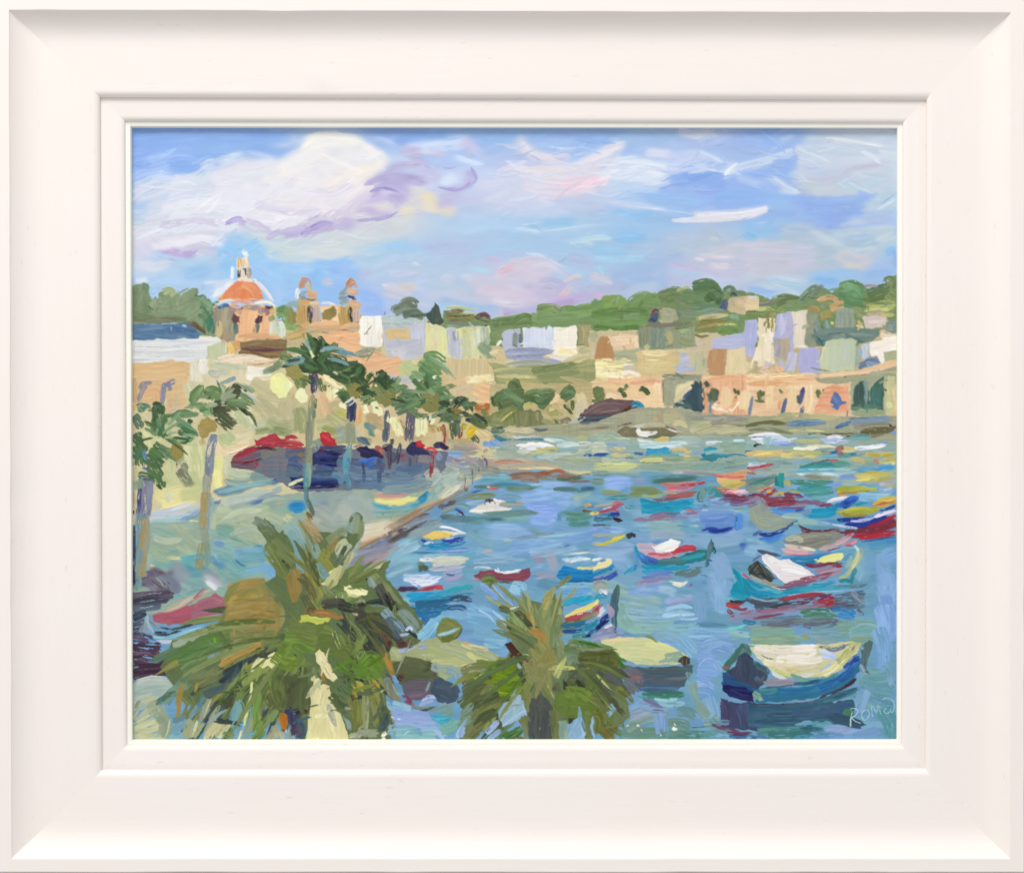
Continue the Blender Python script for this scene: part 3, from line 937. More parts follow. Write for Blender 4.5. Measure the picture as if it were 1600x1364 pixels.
run('''
# ------------------------------------------------------------ town blocks
@painted_building|peach orange house below the bell towers
P EFBA8C/F4C498 -5 498,522 562,518 566,560 620,558 626,600 480,600
f F2BE90/EEB484 14 515,526 535,524 560,524
f F4C094/EDB486 18 530,534 548,540 562,544
t B08458 1.6 528,532 536,525
f E4A880 8 560,556 580,552 600,556
f ECBA90/E4AE84 30 570,572 600,568 622,566
f E8B48C 24 565,592 600,590 625,588
@painted_building|bright white cube house right of the bell towers
P F0EBE1/F6F2E8 90 562,498 566,494 594,493 597,494 597,540 590,543 566,542 561,538
f F2ECE2/EAE4DA 9 576,502 576,516 574,532
@painted_building|pale grey lavender house with a yellow panel
P BEC6CC/C6C8D2 85 596,496 664,494 666,556 632,562 600,556 599,530
f B8CCC8/C4D0CC 12 600,500 625,497 660,500
f BACCC4/B0C0B8 9 600,508 620,508 644,506
P E3C48E/DAB87C 0 603,515 640,511 640,529 604,530
f C0C4D2/CACCDA 18 652,508 652,530 652,552
f C4C6D0/BCC0CC 14 605,538 630,538 655,536
f C2C4CC/CCCAD0 14 605,549 635,550 660,548
f C8C8A4/D4C8A0 6 600,540 598,550 610,554
@painted_tree|dark conifers on the roofline
f 7E9484/8FA292 12 612,484 622,478 634,474
f 72867A/869A86 16 618,486 636,480 650,490
f 8A9C88/6F8474 12 628,474 640,470 652,476
f 6A7E70/7C907C 12 630,492 648,488 660,496
f 5C7062/6A7E6C 6 640,494 660,492 680,490
t 5C7064 2 600,492 602,486
t 5C7064 2 646,470 652,478
P 56695E/4A5E54 60 664,492 674,484 680,472 686,478 690,490 692,504 684,508 676,511 670,502
f 4E6258/5E7062 10 676,482 682,494 680,504
@painted_building|cream green facade in front of the ridge
P E2E0AE/D4D4A8 90 664,500 676,506 700,512 764,508 764,600 690,600 664,560
f E8E6B8/DAD6A4 12 672,514 672,530 672,546
f E8DCB0/E0D8B0 12 684,520 688,536 686,552
f E8D4AC 8 675,530 678,545
f E6E6AC/DCDCA0 12 692,516 692,536 692,556
f C2C6D2/B8BECE 14 704,514 706,535 708,556
f C0C4D0/C8CCD8 18 712,530 714,560 712,588
f 989CB2/A8AABC 5 709,516 709,526 711,536
t 8488A0 2 715,516 715,534
f D0D2AE/C6CAA0 16 728,514 730,535 732,558
f CFD0AA/DAD8B0 14 742,514 742,536 744,556
f C8C870/D0D088 6 722,514 726,522
f D8D4A0/C8C488 14 732,560 738,580 740,592
f DCE4DC/E8ECE0 6 746,514 747,528 747,540
f BCD0BC/A8C4AC 12 756,512 757,526 759,538
t DCE8DC 2 753,515 753,530
t DCE8DC 2 764,516 764,528
f 9CB898/88A88C 16 752,538 762,550 770,562
f DCE4DC 4 741,530 742,540
f B0A868/C0B878 6 750,556 752,572
@painted_building|brown roofed low building on the ridge
f CCDEA8/BCD49C 5 694,480 720,480 745,486
f C4D4A0 4 700,488 735,489 750,490
f 94845C/7C6A48 7 696,488 712,486 726,486
f A08C5C/8A7450 6 696,496 720,495 745,497
f 7E6C50/96805A 5 698,502 720,500 735,500
f 7E5C58/6C4A48 7 742,496 756,491 766,498
t 543C38 2 696,492 720,494 740,491
t 5C4440 2 744,498 760,502 767,502
f 8CA098/7A9088 6 697,504 720,507 760,507
t 4C5C50 3 756,509 762,508
f A4B4A0 4 697,509 725,511
@painted_building|white and lavender terrace house in the centre
P C4C8D8/B8BCD0 90 786,516 812,512 812,545 786,548
f C4CAD8/B4BCCC 14 794,518 794,530 792,542
f 9CA8A4/88948C 8 804,520 804,532 803,544
f 5C6478/707A8C 4 812,520 812,532 814,542
t 5A6070 2 802,538 814,546
P D4DAEA/DEE2EE 90 815,513 868,510 868,546 850,544 818,543
f D6DCEC/C8D2E8 10 822,516 822,528 821,540
f DCE0EC/CFD8EA 14 836,514 836,528 836,541
f DAE0EE/D2D8E8 14 852,513 852,528 852,541
P F1ECDF/F6EEE4 90 866,511 900,509 902,552 888,558 862,552
f F4EEE2/EDE8D8 12 876,514 876,530 876,545
f F6ECE2/F0E6D8 12 892,514 892,528 892,540
f ECE6E4/E4DCD4 8 858,556 880,560 898,558
d F8EEC0/F6E4B0 9 870,552 886,549 902,546
d F4E0A8 7 872,546 890,550 900,556
P B2AA84/A49C74 90 902,508 926,506 926,542 904,540
f AAA27C/BAB28C 9 908,512 908,525 907,538
f B4AC84/A89E78 9 919,510 919,525 919,538
P A7ADC4/98A0BA 3 788,550 796,543 846,544 858,543 864,547 860,552 848,556 846,564 800,562 788,558
f A0A8C0/B4B8CC 7 790,554 815,550 850,550
f 98A0B8/ACB2C8 6 800,545 825,545 850,546
t 7C84A0 1.6 790,557 820,556 850,554
f B4B6CA/A0A6BE 8 805,562 840,562 878,566
f ECE8E0 5 776,540 780,535 784,532
f DCC89C/D0BC90 14 770,548 782,556 780,566
f E4D8B4 7 766,552 778,548
f E0B070 3 765,560 772,566
f C4B894/B8B490 10 905,548 926,544
f D8D0A8/C8B888 10 880,566 905,560 926,556
# block right half
@painted_building|row of ochre and peach houses under the ridge
P D8C6A0/CCBE9C 90 920,516 1000,516 1106,520 1165,524 1165,600 920,600
f B8BC9C/ACB490 12 925,520 930,532
P C39A6E/B88E60 90 936,528 942,524 951,526 954,540 960,552 958,564 946,566 928,564 929,545
P E9C9A6/EFD0B0 0 950,526 988,522 998,528 997,545 960,547
f EACBA8/F0D4B4 12 958,532 975,532 990,530
f D8BC94 3 985,528 984,538
f E8D8B4 7 992,530 996,544
P B9BD9F/ACB28F 0 958,548 998,545 998,566 962,566
f BCC0A4/AAB08C 10 962,554 980,552 995,553
P DCC896/D4BE88 0 994,550 1016,546 1050,548 1060,556 1056,580 1030,592 1000,590
f E2CE9C/D8C48E 14 1000,574 1020,574 1050,570
f F0E2B4/E6D4A0 9 1004,551 1020,552 1044,552
t F6ECC4 2.4 1007,562 1022,563 1032,562
t C4A86C 1.6 1003,553 1006,560
f D0CCB0/C0C4B0 10 1060,550 1070,548
f B8C0D6/C4C8DC 16 1066,560 1076,558
f BCC4DC/B0B8D4 14 1058,578 1070,572 1086,576
f B6BEA0/C0C0A0 14 1090,552 1092,566 1090,580
f A4AE8C/B4BC9C 10 1100,560 1102,575
f C8B8A4/D4C4AC 16 1092,536 1100,534
f CCC0A8 12 1078,545 1096,542
P C99F78/BF946C 90 1107,548 1118,543 1136,541 1136,586 1108,586 1104,570
P E8D6B0/E2CEA4 90 1136,544 1150,540 1166,541 1166,584 1132,584
f EAD8B4/DCCC9C 16 1148,550 1148,566 1146,580
# grey green houses
@painted_building|grey green houses in front of the hill
P A4B092/96A488 90 998,514 1010,505 1040,505 1060,514 1086,508 1086,542 1056,545 998,546
f 98A488/88967C 16 1006,512 1006,528 1006,542
f 8CA294/7C9488 20 1026,514 1028,530 1026,542
f 86A094/98AE9C 14 1036,520 1034,534
f C4BC8C/B8AE7C 8 1045,518 1046,530 1045,538
f A0B084/8FA478 12 1062,530 1070,534 1080,534
f 98C090/A8C89C 8 1062,518 1078,516
f 7E9C84 3 1015,545 1035,543 1055,538
f C8C894 8 1008,544 1014,540
f 8C8E80/7C7C70 8 1012,508 1040,507 1082,503
f 9A7068 3 1008,510 1014,508
f B08878 4 1080,505 1086,507
t 7A4848 1.6 1048,514 1070,512 1084,508
P B3B296/A8A98C 0 1030,484 1040,479 1054,482 1057,500 1046,506 1032,504
f B8B89C/A4A48A 10 1036,488 1048,490
P 4A5270/5C6484 30 1012,502 1014,492 1022,486 1029,489 1029,502 1020,504
f 9C3C50/7C4868 4 1018,489 1024,484 1030,487
f C8C4A0 3 1030,500 1034,504
t E4E4CC 2 1040,478 1041,480
f 5A7070/768E84 5 1060,488 1062,494
@painted_building|sand coloured villa on the hill crest
P D0BE9C/C4B290 0 1137,468 1148,464 1166,462 1166,492 1150,490 1137,484
f C4B49C/B4A890 9 1142,470 1150,474
f DCC8A4/D0B890 12 1152,472 1164,480
P 606C88/70789A 80 1124,482 1128,470 1137,465 1137,482 1130,484
f 4C506C/606480 5 1140,462 1146,458 1151,464
f 7E9C94/94AC9C 5 1096,486 1110,483 1136,486
f 8CA89C 5 1100,490 1125,488
f D0C09C/DCCCA0 8 1088,498 1110,495 1138,492
f 9C9460/88804C 10 1088,505 1110,503 1135,502
f 928A54/A8A06C 10 1086,516 1106,512 1130,508
f 7C7444 4 1085,522 1095,526 1110,524
f 7CA868/6C9C5C 11 1124,520 1138,516 1154,518
f D8D48C 4 1120,508 1140,506 1152,508
f 84B494/94C0A0 7 1140,494 1150,496 1155,502
t 6C9C7C 3 1153,500 1156,512
P C0C4DE/B4B8DA 0 1112,528 1135,525 1160,519 1166,505 1166,542 1140,546 1112,544
f C2C6E0/B8BCDC 10 1116,534 1140,530 1164,528
f C0C4DC 8 1120,541 1150,542
# far right
@painted_building|lavender and cream houses at the right
P DCBE9E/E2C8A4 0 1164,462 1185,464 1186,486 1164,486
f D8E0D8/C8D8DC 6 1168,464 1184,463
f 84A078/96AE84 5 1165,458 1180,460
f E6D0A0 8 1166,474 1182,478
P B6BADC/BEC0E0 90 1164,500 1183,498 1184,530 1176,558 1164,556
f B8BCDE/AEB2DA 12 1174,504 1173,525 1172,545
P ECDCC0/F2E6D0 90 1184,496 1210,496 1210,568 1170,576 1178,555 1185,530
f F0E4CC/E4D4B0 12 1200,520 1198,540 1196,560
f E8DCB8/F4E8D4 8 1190,530 1186,550 1182,565
f F4E8DC 6 1206,515 1205,535
d A8A06C/8C8450 14 1202,488 1200,500 1198,520
d 9C9460/B4AC7C 8 1208,488 1207,500 1206,516
f 8FA470/7E9862 11 1166,490 1180,490 1192,490
t 6C8454 2 1166,486 1190,486
f D4D8A0/C8D08C 6 1180,484 1200,482 1212,486
f 90A468 6 1196,482 1214,486 1226,478
P BFC0DE/B6B8DC 90 1213,492 1238,486 1240,530 1240,560 1208,560 1208,530
f BEBEDC/C8C6E0 12 1222,492 1222,508 1220,522
f C4C0D4/B4B4D4 10 1234,494 1234,510 1233,524
f D8D4E4 3 1240,490 1240,525
P B4AEA8/C0B098 90 1208,530 1234,527 1234,548 1228,562 1210,556
f B8AC9C/C4B088 8 1226,532 1226,545 1224,555
f A8A8B4/B4B0B4 8 1214,536 1214,548 1214,558
P E8DECE/E0D4C0 90 1239,487 1262,483 1262,510 1258,540 1240,545
f ECE2D4/E2D8C4 11 1248,492 1248,515 1247,538
f F4ECDC 4 1246,542 1262,541 1280,542
P A3AA94/949C84 90 1261,488 1276,490 1280,510 1282,540 1264,542 1256,532 1260,516
f A8AC98/98A088 12 1268,494 1266,510 1262,530
f 98A890 12 1262,524 1270,536
f B49468/C49C70 8 1262,484 1272,482 1280,488
P B4A468/A69A60 90 1280,486 1298,484 1301,496 1284,500
f 9CB490 7 1284,480 1290,476
f 8CA4AC/7A98A4 8 1276,502 1276,512 1278,522
f 9CB4BC/88A4B0 8 1290,502 1294,512 1296,522
t 4C6478 2.4 1284,502 1285,516
t 54707C 2 1272,506 1273,525 1276,540
P A6B6AA/98AA9C 90 1306,484 1318,479 1332,482 1336,500 1334,520 1304,520
f A8B4AC/94A898 14 1312,488 1312,500 1311,514
f 94A890/A0B09C 12 1328,488 1328,504 1328,516
f F2DCA8 4 1298,504 1302,506
f A4AC8C/98A07C 10 1340,490 1352,494
f C8B898/B8A890 10 1354,490 1380,488
P DACAC2/CFBEB8 0 1346,495 1370,492 1386,496 1384,510 1352,514
f DCCCC4/E0D0CC 9 1356,502 1378,500
f D0C888/C8B880 7 1376,492 1398,492
f F0D8B0 4 1338,508 1350,512
f D8B888 5 1340,500 1345,510
f E0CCA4/D4C098 6 1386,500 1386,512
P 8AA09A/7E948E 0 1384,504 1394,500 1401,504 1401,520 1388,524 1382,516
f 98ACA4 9 1390,508 1390,518
f F0DCC8/E8D4BC 12 1378,522 1400,530
P 809890/728C86 2 1268,522 1290,512 1345,512 1372,514 1374,520 1368,530 1350,536 1310,530 1296,534 1288,540 1276,538
f 88A098/7A948C 9 1276,520 1310,516 1350,518
f 7C948C/8CA098 8 1300,526 1330,524 1366,526
f 4E6E70/60807C 6 1320,522 1334,530 1350,534
f 56787C/6A8C8C 9 1276,530 1284,536 1292,532
t 3E5C64 2 1274,526 1280,530 1286,542
t 56706C 2 1292,522 1320,520
P CDDABE/C4D2B2 90 1292,534 1302,529 1330,528 1338,532 1336,560 1334,580 1280,582 1281,560 1286,545
f D2DCBC/C8D4B4 12 1290,544 1290,560 1288,576
f CEDCC4/C6D6BC 14 1302,536 1304,556 1302,578
f B8C4C0/C4CCC8 7 1320,532 1320,552 1319,570
f C8D8C4/BCD0C4 7 1329,534 1328,552 1327,572
t DCE8D0 2.4 1282,566 1288,542 1298,530
f 9CBCC4/88ACBA 7 1340,540 1340,556 1337,574
f C0CEDE/CCD6E2 12 1352,538 1352,550 1350,562
f B4C4D4/A0B4C8 5 1344,544 1344,560
P F6EADE/F8EEE6 0 1358,536 1400,524 1400,548 1382,550 1380,580 1372,576 1370,556 1360,556
f F8EEE4/F4E6D8 12 1364,544 1380,540 1398,536
f F6EAE0 10 1376,556 1376,572
P 7C8CA6/8E9AB0 5 1340,572 1358,556 1370,556 1374,566 1372,578 1356,585 1342,582
f 8898AC/7484A0 7 1344,574 1356,568 1366,562
f A0B8C8/8CA8BC 9 1354,566 1364,572 1370,570
t 5C6C88 1.8 1340,568 1360,562 1372,562
P B8BE9E/ACB492 90 1381,550 1401,547 1401,600 1384,600
P B9BADE/B0B2DA 90 1248,544 1270,543 1280,545 1280,586 1250,588 1246,565
f BCC0D8/C8C8DC 14 1238,552 1236,566 1232,580
f C0C0D8 14 1216,566 1224,576
f D0C4C8 12 1200,566 1196,580
f F0B480/F4C094 10 1214,572 1222,582
f ECC8A0/E4C8A8 12 1190,576 1210,584
f E8D8A8/D8C890 10 1166,566 1170,580
f ACA880/C0B890 7 1180,564 1178,578
''')
run('''
# ------------------------------------------------------------ middle wall and quay band
@painted_sea_wall|peach and cream sea wall pierced by arches
P EBC49C/F0CCA4 0 905,580 1030,588 1100,588 1140,584 1240,584 1280,584 1330,580 1401,560 1401,660 1290,660 905,660
f C8B47C/D8C48C 18 925,570 950,576 975,576
d FBF4CC/F4E8A8 14 924,570 950,568 990,567
d F8F0C4/EEE0A0 14 924,584 948,582 985,586
d F4E8B8/FAF2D0 12 924,578 960,584 1000,586
f F6ECD4/F0E4D8 7 970,584 985,582 1002,588
f C8C4C4/C0C0CC 6 974,575 990,572
f E8D4A8/D8C48C 10 924,592 940,595
d FAF0C4 9 905,578 925,572
f FBEEDC/F8E4D0 10 908,590 920,580 928,574
f E8C490/F0CC9C 14 945,600 965,605 985,600
f E4B48C/ECBC94 8 950,594 990,596 1030,592
f E8AC84/F0B890 8 985,598 1010,598 1032,596
f F2D2A4/EEC898 12 980,612 1000,615 1030,610
f F6D8AC/F0D0A0 14 1012,605 1016,618 1014,630
f F4D4A8/F6DCB4 12 1026,600 1027,618 1027,632
f E8D8B0 9 948,618 965,622
P 7C9868/688858 -30 924,606 934,602 942,606 946,616 942,624 930,630 924,628
M 506A4C/627C58 8 966,606,974,614 972,612,978,622
M 6C8C68 7 976,600,981,607
M 4E6E4C/6A8A5C 9 1000,604,1010,612
M 587854/42603E 9 1006,606,1014,618
M 506A48 4 997,610,1004,609
P AFAF94/A0A48C 90 1034,592 1054,586 1098,584 1094,600 1070,624 1060,634 1036,634
f B8B494/A4A68C 10 1042,596 1042,612 1042,630
f ACB098/BCB89C 9 1052,596 1052,612 1052,630
t 7C8470 2 1035,594 1036,612 1036,634
f 9CA490/8C9888 7 1034,588 1060,588 1096,590
t 7C8878 2 1036,584 1060,587 1092,585
P DCD0A8/E4D8B0 -45 1056,600 1084,594 1080,606 1062,624 1054,630
t F0E8C4 2 1083,597 1074,610 1062,625
P 4E6670/3E5662 60 1060,628 1070,622 1080,608 1086,594 1096,596 1098,610 1100,640 1094,646 1070,646 1052,638 1052,632
f 58709C/4E6690 6 1068,622 1074,616 1080,610
f 5A7078/46606A 9 1090,600 1092,620 1094,640
f 56706C/667E78 7 1056,636 1072,634 1080,642
t 2E4450 2 1098,600 1100,625 1100,645
t C8CCC0 3 1058,628 1070,630
P E6A880/F0B890 90 1095,592 1130,586 1165,584 1165,650 1100,650 1100,610
f F0BC90/E8AC80 10 1100,598 1120,592 1160,592
M 54706C/46625C 8 1101,595,1107,606
P 5C7464/6A8068 80 1104,616 1110,607 1118,606 1124,612 1122,624 1114,630 1106,626
f 8FA0A4/7C90A0 6 1112,624 1109,636 1108,650
f 7890A4 4 1122,628 1120,642
d F8EEDC/F4E4CC 9 1112,634 1128,638 1140,640
P F2D2A8/ECCA9C 90 1124,622 1128,608 1136,603 1144,610 1145,626 1138,640 1126,640
P F4D6AC/EECEA0 90 1152,616 1166,608 1166,640 1154,640
M 60785C/4C6448 5 1146,606,1150,616 1152,608,1154,618
M 8C8460 4 1150,618,1144,630
f E8A87C/F0B890 5 1142,638 1150,620
d FAF0E0 7 1140,642 1152,630 1158,628
f F2C49C/ECB486 8 1168,592 1190,588 1215,590
d FBEBC8/F6DCA8 6 1166,586 1195,588 1250,584
d F8E0B0 5 1200,590 1230,590 1260,586
f F0B484/E8A874 8 1170,600 1200,598 1240,600
f ECB888/F2C498 8 1210,592 1240,594 1270,592
f F4DCB4/F0D4A4 10 1168,610 1167,630 1167,645
f F4DAB0/F0D0A0 10 1202,604 1202,622 1200,640
f F2D8AC/EECCA0 14 1236,602 1238,620 1234,640
f F0D0A4/F4DCB4 12 1264,604 1264,622 1262,645
f ECCC9C/E8BC8C 12 1220,600 1226,615
f E8A87C/F0B48C 7 1218,625 1216,642
M 5E7C50/7A9064 7 1184,610,1188,630 1192,610,1190,628
M 6A8850 5 1187,608,1189,622
M 7C8CA4/8898AC 6 1175,618,1169,652
f 8C90A4 5 1171,634 1170,650
M 7C9068 5 1217,608,1223,616
M 6E7C98/5C6C90 7 1228,620,1219,656
M 545C8C/666C94 8 1255,604,1248,634
M 5C6C74 6 1246,616,1248,632
M 6E7488/7C84A0 7 1254,632,1249,658
M 7C8E60/6A8054 9 1276,608,1282,624 1288,606,1288,622
M 8A9C6C 6 1284,616,1282,628
P EFA27C/F2AE88 0 1290,604 1326,600 1327,644 1300,646 1270,644 1280,620
f F0A880/EA9C74 14 1300,608 1315,608
f EEB08C/F2BC98 8 1276,640 1300,638
P 6480B4/7890BC 50 1298,622 1304,612 1312,618 1316,628 1324,630 1314,634 1308,640 1300,636
t 5870A8 3 1314,628 1323,628
t 5C7CA8 3 1324,640 1322,654
P A9A98C/B4B298 0 1272,590 1320,588 1340,584 1401,572 1401,600 1330,598 1290,600
f B0A88C/A8A890 8 1280,594 1310,592 1340,592
t 4C5C40 3 1319,587 1321,590
t 6C7C54 2 1266,574 1278,577 1298,580
P B0B698/A4AE90 90 1328,590 1384,584 1384,650 1330,650
f 9CAC94/ACB89C 12 1334,600 1334,620 1333,640
P 5A7870/486A62 85 1334,634 1336,606 1342,596 1350,594 1356,606 1358,618 1360,636
M 4E6E64 7 1338,600,1334,632 1346,596,1344,632
f 7C9C98/8CA8A4 6 1351,592 1353,612 1352,632
P 568478/447066 90 1358,612 1366,598 1374,590 1380,590 1379,640 1360,640
f 5C8C84/4E7C74 10 1366,606 1366,620 1368,636
f 6C9888/5A8878 9 1330,638 1350,636 1376,638
f A8BC98/98B490 10 1335,646 1360,644 1378,642
f D0CCA0/C4C498 18 1390,590 1390,615 1390,640
f E0E0A8 8 1388,628 1390,638
f C4C498 10 1384,645 1399,640
B 204 440 1404 660 1 1 .4
A 560 500 1400 640 260 16 4 -3 45 .014 m
''')
